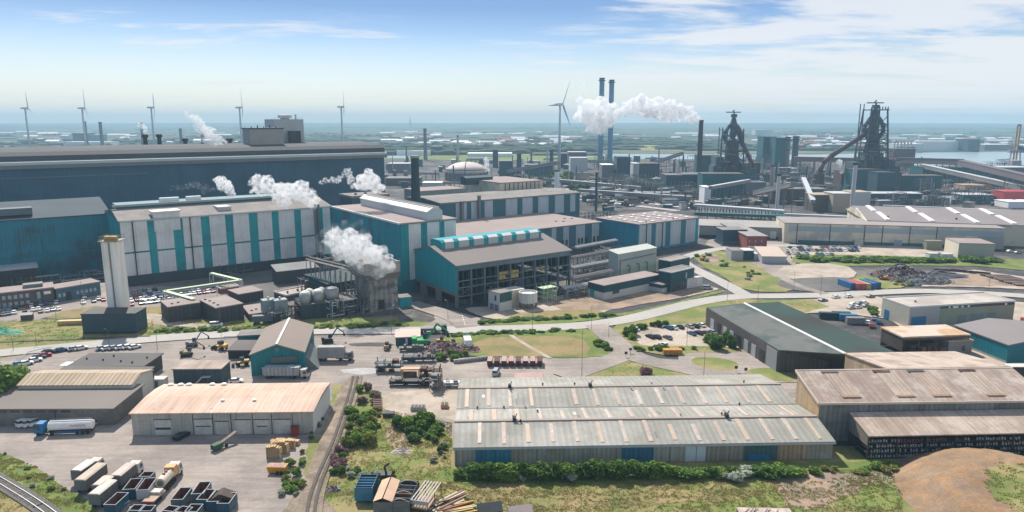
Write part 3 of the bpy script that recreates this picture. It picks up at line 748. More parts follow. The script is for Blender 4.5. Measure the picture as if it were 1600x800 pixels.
for k in range(nb + 1):
    x = .6 + k * (F_L - 1.2) / nb
    m.box(x - .45, 0, 0, x + .45, .7, F_h)
    m.box(x - .3, 1, 8, x + .3, F_D - 1, 8.5)
m.build('column', M('f_col', (.09, .13, .15), .6, .15, .2), hF.o)
for k in range(nb + 1):
    pass
m = MB()
for z in (4.5, 8.4, 11.4): m.box(.5, .1, z, F_L - .4, .45, z + .4)
for k in range(nb):
    x, xx = .6 + k * (F_L - 1.2) / nb, .6 + (k + 1) * (F_L - 1.2) / nb
    if k % 2 == 0: m.rod((x, .3, 4.6), (xx, .3, 8.5), .14, 4); m.rod((xx, .3, 4.6), (x, .3, 8.5), .14, 4)
    for j in range(1, 5): m.box(x + (xx - x) * j / 5, .15, F_h - 2.4 if j % 2 else 4.5, x + (xx - x) * j / 5 + .16, .3, F_h)
m.build('bracing', M('f_brace', (.12, .17, .19), .6, .15, .2), hF.o)
hF.pan('eaves_sheet', M('f_sheet', (.12, .18, .21), .6, .2, .1, stripe=('X', .7, .2)), 'f', [(.01, .99, F_h - 2.3, F_h)], .05)
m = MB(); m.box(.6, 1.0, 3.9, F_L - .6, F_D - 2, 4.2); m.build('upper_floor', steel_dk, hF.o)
rng = random.Random(3)
m = MB()
for k in range(26):
    x, y = rng.uniform(3, F_L - 8), rng.uniform(2, F_D * .5); z = 4.25 if rng.random() < .5 else .05
    w = rng.uniform(2, 5); m.box(x, y, z, x + w, y + rng.uniform(1, 4), z + rng.uniform(1.2, 3.4))
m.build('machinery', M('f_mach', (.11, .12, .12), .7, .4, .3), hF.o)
fx = .36 * F_L
m = MB(); m.box(fx, 1.2, 9.2, fx + 11, 3.2, 12.6); m.build('crane_trolley', M('crane_y', (.60, .42, .10), .6, .2, .4), hF.o)
m = MB(); m.box(fx + 3.5, 1.0, 9.8, fx + 6.5, 1.3, 11.6); 
for k in range(5): m.box(fx + 1 + 2 * k, 1.2, 8.3, fx + 1.5 + 2 * k, 1.5, 9.1)
m.build('crane_cab', steel_dk, hF.o)
m = MB(); m.box(F_L * .60, 1.2, 11.2, F_L * .74, 5, 12.0); m.box(F_L * .74, .9, 10.4, F_L * .80, 3.5, 12.6); m.box(F_L * .86, 1.2, 10.0, F_L * .93, 3, 11.2); m.build('crane_beam', M('crane_o', (.62, .50, .32), .6, .1, .3), hF.o)
# monitor on the ridge
mx0, mx1 = F_L * .045, F_L * .93
m = MB(); yy = F_D * .5; zz = F_h + rise
m.extr([(yy - 5, zz - 1.6), (yy + 5, zz - 1.6), (yy + 5, zz + 2.2), (yy + 3.4, zz + 3.2), (yy - 3.4, zz + 3.2), (yy - 5, zz + 2.2)], mx0, mx1, 'x'); m.build('roof_monitor', M('mon_teal', (.006, .28, .31), .5, .06, .1), hF.o)
nseg = 7
for k in range(nseg):
    a = mx0 + (mx1 - mx0) * (k + .13 + (.1 if k == 0 else 0)) / nseg; c = mx0 + (mx1 - mx0) * (k + .80) / nseg
    m = MB(); m.box(a, yy - 5.08, zz - 1.3, c, yy - 4.9, zz + 2.15); m.build('monitor_panel', M('mon_pale', (.47, .50, .47), .6, .05, .1), hF.o)
    m = MB(); m.hull8([(a, yy - 5.1, zz + 2.22), (c, yy - 5.1, zz + 2.22), (c, yy - 3.4, zz + 3.24), (a, yy - 3.4, zz + 3.24), (a, yy - 5.1, zz + 2.4), (c, yy - 5.1, zz + 2.4), (c, yy - 3.4, zz + 3.44), (a, yy - 3.4, zz + 3.44)]); m.build('monitor_rooflight', skylight, hF.o)

# ------------------------------------------------------------------ foreground halls
# ---- striped grey roof warehouse
w = Bld('striped_roof_warehouse', 'long grey warehouse with pale orange stripes on its low double roof, behind the hedge', 'warehouse', (710, 700), (1302, 690.5), 46, base=727)
w.shell(M('w1_wall', (.36, .345, .30), .7, .12, .08, stripe=('X', 1.1, .12), second=(.28, .25, .2), amount=.35), roof_w1, prof=[(0, 0), (10 / 46, 1.9), (21 / 46, .5), (32.5 / 46, 1.8), (1, -.4)], over=.4)
bays = [('bright blue', M('w1_blue', (.03, .20, .30), .5, .12, .1, stripe=('X', 1.1, .12)), .055, .148), ('blue', M('w1_blue2', (.03, .15, .25), .5, .12, .1, stripe=('X', 1.1, .12)), .437, .522),
        ('white', M('w1_white', (.50, .56, .58), .5, .05, .1), .606, .660), ('dark green-blue', M('w1_green', (.045, .12, .12), .5, .12, .1, stripe=('X', 1.1, .12)), .762, .852),
        ('rusty tan', M('w1_tan', (.36, .25, .15), .7, .15, .1, stripe=('X', 1.1, .16)), .853, .932), ('weathered', M('w1_brn', (.28, .25, .20), .7, .15, .1, stripe=('X', 1.1, .16)), .661, .76)]
for nm, mt, a, c in bays: w.pan('wall_bay', mt, 'f', [(a, c, 0, w.h - .15)], .08, label=nm + ' bay of the front wall')
w.pan('wall_bay', blue_l, 'f', [(.772, .832, 0, 1.5)], .3, label='low bright blue panel in the green-blue bay')
stm = [sky_strip, M('sky_strip2', (.44, .35, .29), .5, .15, .5), M('sky_strip3', (.47, .40, .33), .5, .15, .5), M('sky_strip4', (.50, .43, .36), .5, .15, .5)]
srng = random.Random(44)
for (x0, ya, yb) in ((.06, .015, .2), (.035, .235, .44), (.02, .475, .69)):
    for k in range(15):
        if ya > .4 and srng.random() < .12: continue
        w.strips('roof_stripe', srng.choice(stm), [x0 + .0645 * k + srng.uniform(-.001, .001)], ya + srng.choice([0, 0, .01]), yb - srng.choice([0, 0, .015, .04]), srng.uniform(.85, 1.15), one=False)
for k in range(16): w.strips('replaced_sheet', (roof_grey, M('sheet_b', (.30, .27, .23), .9, .1, .2), roof_light)[k % 3], [srng.uniform(.02, .95)], *srng.choice([(.24, .3), (.3, .36), (.5, .56), (.58, .62), (.05, .1)]), srng.uniform(.3, .9), one=False, thick=.06)
for t, z in ((10 / 46, 1.9), (32.5 / 46, 1.8)):
    m = MB(); m.box(-.4, t * 46 - .5, w.h + z + .2, w.L + .4, t * 46 + .5, w.h + z + .55); m.build('ridge_cap', M('ridge_cap', (.33, .27, .23), .8, .1, .1), w.o)
m = MB(); m.box(-.4, 20.7, w.h + .6, w.L + .4, 21.3, w.h + .95); m.build('valley_gutter', steel, w.o)
m = MB(); m.box(-.45, -.55, w.h - .35, w.L + .45, -.4, w.h + .1); m.build('eaves_gutter', steel_lt, w.o)
rng = random.Random(5)
for fx in (.155, .745):
    m = MB(); m.box(fx * w.L, 9.4, w.h + 2.2, fx * w.L + .9, 10.8, w.h + 3.2); m.rod((fx * w.L + .2, 10, w.h + 3.2), (fx * w.L, 10, w.h + 3.7), .1); m.rod((fx * w.L + .7, 10, w.h + 3.2), (fx * w.L + 1.1, 10, w.h + 4.1), .12); m.build('roof_ventilator', steel_dk, w.o)
for fx in (.15, .40):
    m = MB(); m.box(fx * w.L, 31.9, w.h + 2.1, fx * w.L + .9, 33.1, w.h + 3.1); m.rod((fx * w.L + .7, 32.5, w.h + 3.1), (fx * w.L + 1.1, 32.5, w.h + 4), .12); m.build('roof_ventilator', steel_dk, w.o)
for k in range(15):
    fx, fy = rng.uniform(.03, .95), rng.choice([.2, .26, .36, .45, .66, .75])
    w.vents([(fx, fy)], .28, 1.1, steel_dk if k % 3 else steel_lt)
# a downpipe at each bay joint of the wall
m = MB()
for k in range(14): m.box(w.L * (.07 * k + .005) - .07, -.12, 0, w.L * (.07 * k + .005) + .07, 0, w.h - .1)
m.build('bay_joints', conc_dk, w.o)

# ---- big brown roof hall
W2u = (G(1600, 626, 10.3) - G(1281, 630, 10.3)).normalized()
w2 = Bld('brown_roof_hall', 'tall grey-walled hall with big worn brown sloping roof at the right edge', 'hall', (1281, 630), '120', 13.3, h=10.3, u=W2u)
w2.L = reach(w2.at(0, 13.3, 13.7), w2.u, px=1580)
w2.shell(grey_wall, roof_w2, 'mono', 3.4, over=.5)
w2.pan('gable_wall', tan_wall, 'l', [(.0, 1, 0, 10.2)], .12)
m = MB(); m.hull8([(-.13, 0, 10.2), (-.02, 0, 10.2), (-.02, 13.2, 10.2), (-.13, 13.2, 10.2), (-.13, 0, 10.25), (-.02, 0, 10.25), (-.02, 13.2, 13.6), (-.13, 13.2, 13.6)]); m.build('gable_top', tan_wall, w2.o)
m = MB(); m.box(-.6, -.7, 10.05, w2.L + .5, -.5, 10.6); m.hull8([(-.75, -.6, 10.1), (-.5, -.6, 10.1), (-.5, 13.6, 13.7), (-.75, 13.6, 13.7), (-.75, -.6, 10.75), (-.5, -.6, 10.75), (-.5, 13.6, 14.3), (-.75, 13.6, 14.3)])
m.box(-.6, 13.3, 13.5, w2.L + .5, 13.7, 14.2); m.build('roof_trim', M('w2_trim', (.58, .49, .40), .6, .1, .2), w2.o)
for k, fx in enumerate((.10, .34, .50, .74)):
    wd = 5 / w2.L * 1.4
    w2.strips('roof_sheeting', M('w2_strip%d' % (k % 2), ((.38, .29, .23), (.42, .34, .27))[k % 2], .8, .14, .2, stripe=('X', 1.1, .1)), [fx + .01], .12, .93, 5.2, one=False, thick=.1)
    w2.strips('ridge_hatch', steel_rust if k % 2 else roof_dk, [fx], .90, .96, 4.5, one=False, thick=.3)
    w2.strips('eaves_hatch', M('hatch', (.33, .22, .13), .8, .15, .3), [fx + .012], .10, .15, 4.5, one=False, thick=.3)
w2b = Bld('brown_roof_annex', 'tan-walled hall with pale worn roof right behind the big brown roof', 'hall', (1390, 579), (1580, 576), 22, h=13.9, lvl=13.9)
w2b.P = w2b.P + w2b.n * .9; w2b.o.location = w2b.P
w2b.shell(tan_wall, M('w2b_roof', (.47, .39, .32), .8, .10, .08, stripe=('X', 1.6, .05), second=(.34, .26, .21), amount=.4), 'mono', -3.1, over=.3)
w2b.pan('roof_trim', M('w2_trim', 0), 'l', [(0, .02, 10, 14)], .3)
# ---- open rack lean-to
w3 = Bld('storage_rack_shed', 'low brown-roofed open shed full of pale stacked rolls, at the right edge', 'shed', (1358, 681.5), (1600, 676.5), 9, base=718)
w3.L = 62
h3 = w3.h
m = MB(); m.hull8([(-.3, -.4, h3 - .08), (62, -.4, h3 - .08), (62, 9, h3 + 1.9), (-.3, 9, h3 + 1.9), (-.3, -.4, h3 + .2), (62, -.4, h3 + .2), (62, 9, h3 + 2.2), (-.3, 9, h3 + 2.2)]); m.build('roof', M('w3_roof', (.36, .28, .22), .8, .12, .08, stripe=('X', 1.3, .05), second=(.46, .38, .31), amount=.4), w3.o)
m = MB(); m.box(-.1, .1, h3 - 2.6, .1, 9, h3 - .1); m.hull8([(-.1, .1, h3 - .1), (.1, .1, h3 - .1), (.1, 9, h3 - .1), (-.1, 9, h3 - .1), (-.1, .1, h3 - .09), (.1, .1, h3 - .09), (.1, 9, h3 + 1.9), (-.1, 9, h3 + 1.9)]); m.build('end_sheet', M('w3_end', (.24, .20, .16), .8, .2, .3, stripe=('Y', .8, .15)), w3.o)
m = MB(); m.box(0, 8.6, 0, 62, 8.9, h3); m.build('back_wall', dark_wall, w3.o)
for k in range(9):
    m = MB(); m.box(k * 7.2 - .15, -.1, 0, k * 7.2 + .15, .2, h3 - .1); m.build('column', steel_dk, w3.o)
levels = [0.25, 1.55, 2.85, 4.15]
m = MB()
for z in levels: m.box(0, .1, z - .18, 62, 6, z)
m.build('shelves', steel_dk, w3.o)
pale = M('pale_roll', (.40, .39, .38), .8, .3, .8); redr = M('reddish_roll', (.20, .07, .06), .8, .3, .8)
m = MB(); rng = random.Random(9)
for li, z in enumerate(levels):
    x = .5
    while x < 61:
        if rng.random() < .88: m.mi = 1 if (li == 3 and 8 < x < 24) else 0; m.rod((x, .4 + rng.uniform(0, .3), z + .02), (x, .6, z + rng.uniform(.4, .8)), .2, 6)
        x += rng.uniform(.62, .8)
m.mi = 0
o = m.build('stacked_rolls', [pale, redr], w3.o); o['kind'] = 'stuff'

# ---- green roof hall, skewed plan
def quad_hall(name, label, e1, e2, r1, r2, f1, f2, h, rise, wall, roofm, gable, over=0):
    """Gabled hall on a skewed plan: eave e1-e2 (front, back), ridge r1-r2, far eave f1-f2, all read at their heights."""
    E1, E2, F1, F2 = G(*e1, h), G(*e2, h), G(*f1, h), G(*f2, h); R1, R2 = G(*r1, h + rise), G(*r2, h + rise)
    c = (E1 + E2 + F1 + F2) / 4; c.z = 0
    o = empty(name, c, 0, label, 'hall')
    q = lambda P, z=None: (P.x - c.x, P.y - c.y, P.z if z is None else z)
    m = MB(); m.add([q(E1, 0), q(F1, 0), q(F2, 0), q(E2, 0), q(E1), q(F1), q(F2), q(E2), q(R1), q(R2)], [(0, 1, 5, 8, 4), (2, 3, 7, 9, 6), (1, 2, 6, 5), (3, 2, 1, 0), (4, 8, 9, 7), (8, 5, 6, 9)]); m.build('far_walls', gable, o)
    d = (E2 - E1).normalized(); nn = Vector((d.y, -d.x, 0)) * -1
    if nn.dot(F1 - E1) > 0: nn = -nn
    a = lambda P, z: (P.x - c.x + nn.x * .1, P.y - c.y + nn.y * .1, z)
    m = MB(); m.add([a(E1, 0), a(E2, 0), a(E2, h - .05), a(E1, h - .05)], [(0, 1, 2, 3)]); 
    m = MB(); m.hull8([q(E1, 0), q(E2, 0), a(E2, 0), a(E1, 0), q(E1, h - .05), q(E2, h - .05), a(E2, h - .05), a(E1, h - .05)]); m.build('side_wall', wall, o)
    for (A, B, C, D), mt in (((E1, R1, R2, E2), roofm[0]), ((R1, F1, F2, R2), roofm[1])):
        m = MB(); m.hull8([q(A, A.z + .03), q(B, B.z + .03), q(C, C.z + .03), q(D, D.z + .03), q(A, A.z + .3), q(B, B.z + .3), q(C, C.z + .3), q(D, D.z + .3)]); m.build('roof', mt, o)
    m = MB(); m.rod(q(R1, h + rise + .35), q(R2, h + rise + .35), .45, 4); m.build('ridge_cap', trim, o)
    return o, E1, E2, R1, c, nn
gh, E1, E2, R1, gc, gnn = quad_hall('green_roof_hall', 'long dark hall with greenish roof and white ridge line, doors along its left side', (1217, 548), (1104, 481), (1322, 555), (1163, 475), (1400, 552), (1218, 473), 7.3, 1.4,
    M('g_side', (.11, .095, .09), .7, .15, .1), (M('g_roof_lit', (.15, .155, .145), .9, .12, .03, second=(.07, .10, .09), amount=.4, spec=.1), M('g_roof_shaded', (.055, .06, .056), .9, .12, .03, second=(.045, .075, .068), amount=.35, spec=.1)), M('g_gable', (.10, .088, .07), .8, .12, .1, stripe=('X', 1.4, .12)))  # right roof slope coloured darker: its shaded side is painted in
dd = (E2 - E1)
for k in range(8):
    a, b2 = E1 + dd * (.16 + .1 * k), E1 + dd * (.16 + .1 * k + .055)
    m = MB(); of = gnn * .25
    z1 = 4.4
    m.hull8([(p.x - gc.x, p.y - gc.y, z) for z in (0, z1) for p in (a, b2, b2 + of, a + of)]); m.build('door', M('g_door', (.36, .38, .38), .6, .1, .2) if k % 3 else steel_dk, gh)
m = MB(); a, b2 = E1 + dd * .01, E1 + dd * .13; m.hull8([(p.x - gc.x, p.y - gc.y, z) for z in (0, 6.9) for p in (a, b2, b2 + of, a + of)]); m.build('pale_wall_section', M('g_palewall', (.30, .31, .31), .7, .1, .1), gh)
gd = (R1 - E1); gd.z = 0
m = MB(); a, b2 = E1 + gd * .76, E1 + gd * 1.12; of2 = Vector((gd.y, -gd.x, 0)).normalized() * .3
m.hull8([(p.x - gc.x, p.y - gc.y, z) for z in (0, 6.4) for p in (a, b2, b2 + of2, a + of2)]); m.build('doorway_shade_slab', M('doorway_shade', (.008, .012, .02), .9, .1, .1), gh)  # closed near-black slab on the gable, painting the shade inside a doorway

# ---- left foreground
s1 = Bld('salmon_roof_workshop', 'white workshop with salmon sheet roof and roller doors facing the truck yard', 'workshop', (204.5, 647), (488, 644), ('py', 604), base=680)
s1.shell(M('s1_wall', (.44, .43, .37), .7, .1, .1, stripe=('X', 1.0, .05), second=(.36, .35, .3), amount=.35), roof_salmon, prof=[(0, 0), (.45, .9), (.75, .9), (1, .3)], over=.4)
s1.pan('end_wall', M('s1_end', (.56, .57, .55), .7, .05, .1), 'r', [(0, 1, 0, s1.h - .1)], .08)
dr = M('roller_door', (.56, .55, .48), .6, .08, .2, stripe=('Z', .5, .07))
for a, c, z in ((.125, .215, 4.2), (.345, .44, 4.2), (.565, .655, 3.9), (.675, .76, 3.9), (.785, .875, 3.9), (.46, .53, 3.5)):
    d = s1.pan('roller_door', dr, 'f', [(a, c, 0, z)], .12)
    s1.pan('door_frame', steel_dk, 'f', [(a - .004, c + .004, z, z + .18)], .15)
s1.pan('door_window', glass, 'f', [(.128, .212, 1.5, 2.1), (.35, .435, 2.2, 2.45), (.69, .745, 2.0, 2.25)], .18)
s1.pan('wall_joint', steel_dk, 'f', [(x, x + .003, 0, s1.h) for x in (.335, .445, .545, .665, .77, .885)], .1)
for x in (.46, .64): s1.vents([(x, .3)], .55, .8, skylight)
for x in (.1, .2, .3, .42): s1.strips('roof_stain', M('s1_st', (.42, .30, .23), .9, .2, .3), [x], .08, .62, .8, one=False, thick=.02)
for x in (.05, .11, .16, .3, .37): s1.vents([(x, .93)], .9, .9, skylight)
o = empty('red_cabinet', s1.at(.905 * s1.L, -1.1, 0), s1.o.rotation_euler.z, 'dull red cabinet standing against the white workshop wall', 'cabinet')
m = MB(); m.box(-.9, -.6, 0, .9, .6, 2.4); m.build('body', red_p, o)
m = MB(); m.box(-1, -.7, 2.4, 1, .7, 2.5); m.build('lid', steel_rust, o)
m = MB(); m.box(-.8, -.66, .1, -.05, -.6, 2.3); m.box(.05, -.66, .1, .8, -.6, 2.3); m.build('doors', M('redd', (.27, .04, .035), .6, .1, .3), o)

s2 = Bld('dark_roof_store', 'long low store with brown felt roof at the left edge above the tanker lorry', 'store', (-90, 640), (176, 639), ('py', 606), base=665)
s2.shell(M('s2_wall', (.14, .135, .13), .85, .15, .1, second=(.2, .19, .175), amount=.4), M('s2_roof', (.20, .175, .155), .9, .08, .04), 'mono', .5, over=.5)
s2.pan('high_window', glass, 'f', [(.02 + .075 * k, .075 + .075 * k, s2.h - .9, s2.h - .35) for k in range(13)], .05)
s2.pan('downpipe', steel_dk, 'f', [(.655, .66, 0, s2.h)], .12)
s3 = Bld('ribbed_tan_roof_shed', 'shed with ribbed tan roof and white gable behind the brown felt roof store', 'shed', (28, 603), (206, 602), ('py', 580), h=6.2)
s3.shell(M('s3_wall', (.50, .49, .45), .7, .08, .1), M('s3_roof', (.42, .33, .23), .8, .1, .1, stripe=('X', 1.3, .2)), 'gx', 1.6, over=.3, ridge=.42)
s4 = Bld('felt_roof_shed', 'dark shed with plain felt roof behind the ribbed tan roof', 'shed', (80, 589), (222, 590), ('py', 577), h=5.5)
s4.shell(dark_wall, M('s4_roof', (.16, .145, .13), .9, .1, .04), 'mono', .6, over=.3)
s5 = Bld('flat_dark_workshop', 'flat dark-roofed workshop beside the row of parked cars', 'workshop', (107, 573), (224, 573), ('py', 554), h=4.5)
s5.shell(dark_wall, M('s5_roof', (.13, .12, .115), .95, .1, .06), 'flat', over=.5, th=.4)
s5.vents([(.1, .5), (.35, .4), (.4, .75), (.62, .3), (.8, .2), (.9, .6)], .35, 1.0)
m = MB(); m.box(-2.4, -.6, 4.9, 0, 3, 5.1); m.build('entrance_canopy', white_p, s5.o)
s6 = Bld('teal_workshop', 'small dark teal workshop with brown flat roof and outside stair', 'workshop', (270, 577.5), (345, 577), ('py', 565), base=602)
s6.shell(M('s6_wall', (.05, .085, .10), .7, .12, .1, stripe=('X', 1.0, .1)), roof_brown, 'flat', over=.3, th=.3)
m = MB(); m.hull8([(6, -1.4, 0), (6.6, -1.4, 0), (6.6, -.1, 0), (6, -.1, 0), (9, -1.4, 3.1), (9.6, -1.4, 3.1), (9.6, -.1, 3.1), (9, -.1, 3.1)]); m.box(9.6, -1.5, 2.9, 11.6, -.1, 3.1); m.build('outside_stair', steel_lt, s6.o)
o = empty('site_cabin', G(249, 604), 0, 'small off-white cabin between the felt roof shed and the teal workshop', 'cabin')
m = MB(); m.box(-2.2, -1.4, .15, 2.2, 1.4, 2.7); m.build('body', offwhite, o); m = MB(); m.box(-2.3, -1.5, 2.71, 2.3, 1.5, 2.9); m.build('roof', roof_light, o); m = MB(); m.box(-.5, -1.45, .2, .4, -1.4, 2.2); m.build('door', steel, o)
# teal gabled shed
t1 = Bld('teal_gabled_shed', 'teal shed with brown gabled roof and white ridge strip in the machinery yard', 'shed', (391, 555), (475, 550.5), ('py', 513), base=587)
t1.shell(M('t1_wall', (.008, .17, .19), .6, .08, .1, stripe=('X', 1.0, .06)), M('t1_roof', (.25, .205, .175), .85, .05, .05), 'gy', 3.0, over=.4)
m = MB(); m.box(t1.L * .5 - .35, -.4, t1.h + 3.3, t1.L * .5 + .35, t1.D + .4, t1.h + 3.5); m.build('ridge_strip', trim, t1.o)
t1.pan('canopy', M('t1_can', (.13, .15, .14), .8, .1, .2), 'f', [(.37, .86, 4.0, 5.9)], .5)
t1.pan('door', offwhite, 'f', [(.2, .25, 0, 2.6)], .12)
t1.pan('gable_vent', steel, 'f', [(.47, .53, t1.h + .8, t1.h + 1.9)], .1)
t1.pan('side_door', steel_dk, 'r', [(.2, .35, 0, 4.5), (.6, .75, 0, 4.5)], .1)
m = MB(); m.hull8([(t1.L, t1.D * .1, 0), (t1.L + 4, t1.D * .1, 0), (t1.L + 4, t1.D * .6, 0), (t1.L, t1.D * .6, 0), (t1.L, t1.D * .1, 4.5), (t1.L + .1, t1.D * .1, 4.5), (t1.L + .1, t1.D * .6, 4.5), (t1.L, t1.D * .6, 4.5)]); m.build('side_lean_to', M('t1_leanto', (.16, .18, .18), .8, .15, .2), t1.o)
b = Bld('teal_flat_annex', 'flat-roofed teal building at the back left corner of the gabled shed', 'building', (371, 526), (412, 524), ('py', 517), base=545)
b.shell(M('t1_wall', 0), roof_grey, 'flat', over=.2, th=.4)
b = Bld('dark_lean_shed', 'dark open shed with grey roof left of the teal gabled shed', 'shed', (356, 548), (396, 548), ('py', 536), base=560)
b.shell(steel_dk, M('dl_roof', (.15, .13, .12), .9, .1, .1), 'mono', .7)
b = Bld('teal_cabin', 'small dark teal building with pale pink roof beside the main road', 'cabin', (618, 528), (656, 526.5), ('py', 516), base=540)
b.shell(M('tc_wall', (.02, .09, .11), .6, .1, .1, stripe=('X', .8, .1)), M('tc_roof', (.52, .42, .36), .8, .06, .1), 'flat', over=.3, th=.3)
b.pan('door', offwhite, 'f', [(.4, .5, .2, 2.6)], .1)
# ---- silo tower with its low building
sb = Bld('silo_base_building', 'long dark blue box building at the foot of the white silo tower', 'building', (126.5, 492), (211, 491), 9, base=522)
sb.shell(M('sb_wall', (.045, .08, .10), .7, .08, .1, stripe=('Z', 1.2, .05)), dark_wall, 'flat', over=.2, th=.4)
sb.pan('wall_base', M('sb_base', (.02, .05, .055), .8, .1, .2), 'f', [(0, 1, 0, .9)], .06)
Ps = sb.at(sb.L * .47, 14.5, 0)
stw = empty('silo_tower', Ps, 0, 'tall off-white twin silo tower with yellow railing on top', 'silo')
PW = G(181, 491).x
hs = W(170, 376, Ps.y).z
xl, xr = W(164, 490, Ps.y - 4).x - Ps.x, W(199, 490, Ps.y - 4).x - Ps.x
rw = (xr - xl) / 4 * .76; cx = (xl + xr) / 2 - .8
sil = M('silo_white', (.80, .78, .72), .6, .05, .1, fine=.5, ns=(2, 2, .15), second=(.68, .64, .56), amount=.2)
for sx in (-1, 1):
    for yy in (0, 2 * rw):
        m = MB(); m.lathe((cx + sx * rw, yy - rw, 0), [(rw * .99, 0), (rw * .99, hs)], 28); m.build('silo', sil, stw, smooth=False)
m = MB(); m.box(cx - .3, -rw * 1.6, 0, cx + .3, -rw * 1.2, hs); m.build('riser_pipe', M('riser', (.25, .24, .21), .7, .1, .1), stw)
m = MB(); m.box(cx - 2 * rw - .3, -2 * rw - .3, hs, cx + 2 * rw + .3, 2 * rw + .3, hs + .3); m.build('top_deck', M('deck', (.36, .33, .26), .8, .1, .2), stw)
m = MB()
for z in (1.0, 2.0): m.path([(cx - 2 * rw, -2 * rw, hs + z), (cx + 2 * rw, -2 * rw, hs + z), (cx + 2 * rw, 2 * rw, hs + z), (cx - 2 * rw, 2 * rw, hs + z), (cx - 2 * rw, -2 * rw, hs + z)], .09, 4)
for k in range(7): m.rod((cx - 2 * rw + k * 4 * rw / 6, -2 * rw, hs + .3), (cx - 2 * rw + k * 4 * rw / 6, -2 * rw, hs + 2), .09, 4)
m.build('railing', steel, stw)
for dx in (-.9, .6):
    m = MB(); m.box(cx + dx * rw - .2, -1.6 * rw, hs + .3, cx + dx * rw + 1.2 * rw, -.5 * rw, hs + 2.1); m.build('top_machine', yellow_p, stw)
# ---- offices on the left
b = Bld('brick_office', 'two-storey dark brick office with flat pinkish roof at the left edge', 'office', (-80, 468), (83, 450), 12, h=7, lvl=7)
b.shell(brick, roof_pink, 'flat', over=.3, th=.5)
for fl in (1.0, 4.1):
    b.pan('window', glass_lt, 'f', [(.03 + .057 * k, .065 + .057 * k, fl, fl + 1.7) for k in range(13)], .08)
b.pan('stairwell', glass, 'f', [(.80, .89, 1, 6.6)], .15); b.pan('stair_window', glass_lt, 'f', [(.83, .865, 3, 6)], .25)
b.pan('sign_board', white_p, 'f', [(.90, .97, 4.6, 5.9)], .15)
b.item('roof_plant', steel, .7, .9, .3, .7, 7.5, 9)
b = Bld('blue_office', 'low blue-grey office block between the brick office and the silo tower', 'office', (87, 452.5), (156, 441), 10, h=6, lvl=6)
b.shell(M('bo_wall', (.06, .12, .16), .7, .1, .1), roof_pink, 'flat', over=.3, th=.5)
b.pan('window', glass_lt, 'f', [(.04 + .1 * k, .10 + .1 * k, 2.2, 3.8) for k in range(9) if k not in (2, 3)], .08)
b.pan('gateway', steel_dk, 'f', [(.2, .32, 0, 4)], .12)
# ---- brick works building and neighbours
b = Bld('dark_panel_building', 'dark panel-clad flat building with pink-brown roof, its wing nearest the road', 'building', (337, 482.5), (380, 475), ('px', 312), base=506)
b.shell(M('p1_wall', (.062, .06, .066), .8, .1, .1, stripe=('X', 1.6, .15)), roof_pink, 'flat', over=.1, th=.4)
b.vents([(.2, .2), (.2, .45), (.2, .7), (.15, .9)], .6, .8)
u_ = b.u
b2 = Bld('dark_panel_wing', 'set-back left wing of the dark panel-clad building, beside the pale path', 'building', (262, 481), (313, 473.5), 13, h=b.h)
b2.shell(M('p1_wall', 0), roof_pink, 'flat', over=.1, th=.4)
b2.vents([(.2, .3), (.4, .35)], .6, .8)
b = Bld('dark_block', 'dark grey block with flat roof behind the panel-clad building', 'building', (372.5, 461), (411, 454.5), ('px', 356), base=475)
b.shell(M('p1_wall', 0), roof_pink, 'flat', over=.1, th=.4)
b = Bld('low_brown_building', 'low brown building with pink roof next to the grey tanks', 'building', (391, 491.5), (418, 488), ('px', 381), base=500)
b.shell(brick, roof_pink, 'flat', over=.6, th=.4)
b.vents([(.2, .3), (.5, .4)], .6, .8)
b = Bld('small_pale_roof_hut', 'hut with white-edged pale roof under the green pipe bridge', 'hut', (345, 452), (374, 447.5), ('px', 336), base=459)
b.shell(brick_red, roof_pink, 'flat', parapet=.6)
b = Bld('grey_concrete_annex', 'dark annex with streaked pale roof beside the cooling tower', 'building', (433, 425), (497, 418), ('px', 425), base=445)
b.shell(M('an_wall', (.06, .062, .07), .8, .15, .1), M('an_roof', (.20, .21, .205), .8, .2, .1), 'mono', 1.5, over=.5)
b = Bld('flat_control_building', 'low flat building with wide pale roof behind the white silos', 'building', (447, 463), (512, 450), ('px', 428), base=470)
b.shell(brick, M('fc_roof', (.40, .33, .28), .9, .1, .1), 'flat', parapet=.7)
b.vents([(.15, .4), (.4, .45), (.6, .5), (.8, .4)], .6, 1.2)
b = Bld('silo_building', 'dark works building under the row of white-topped silos', 'building', (470, 478), (572, 466), 14, base=500)
b.shell(M('sbd_wall', (.035, .055, .065), .8, .2, .1, stripe=('X', 3, .2)), roof_dk, 'flat', over=.1, th=.3)
for i, (px, py, r_) in enumerate(((477, 474, 2.2), (484, 470, 1.8), (497, 471, 2.2), (503, 468, 1.8), (518, 467, 3.2))):
    p = G(px, py, b.h); p.z = b.h + .3
    o = empty('storage_silo', p, 0, 'pale domed silo, %s from the left on the dark works building' % nth(i + 1), 'silo', 'silos on the dark works building')
    m = MB(); m.lathe((0, 0, 0), [(r_, 0), (r_, 4.0)], 14); m.build('shell', M('silo_sh', (.35, .35, .33), .6, .1, .2), o, smooth=True)
    m = MB(); m.lathe((0, 0, 4.0), [(r_, 0), (r_ * .8, .6), (r_ * .3, 1.1), (.1, 1.2)], 14); m.build('dome', trim if r_ < 3 else steel, o)
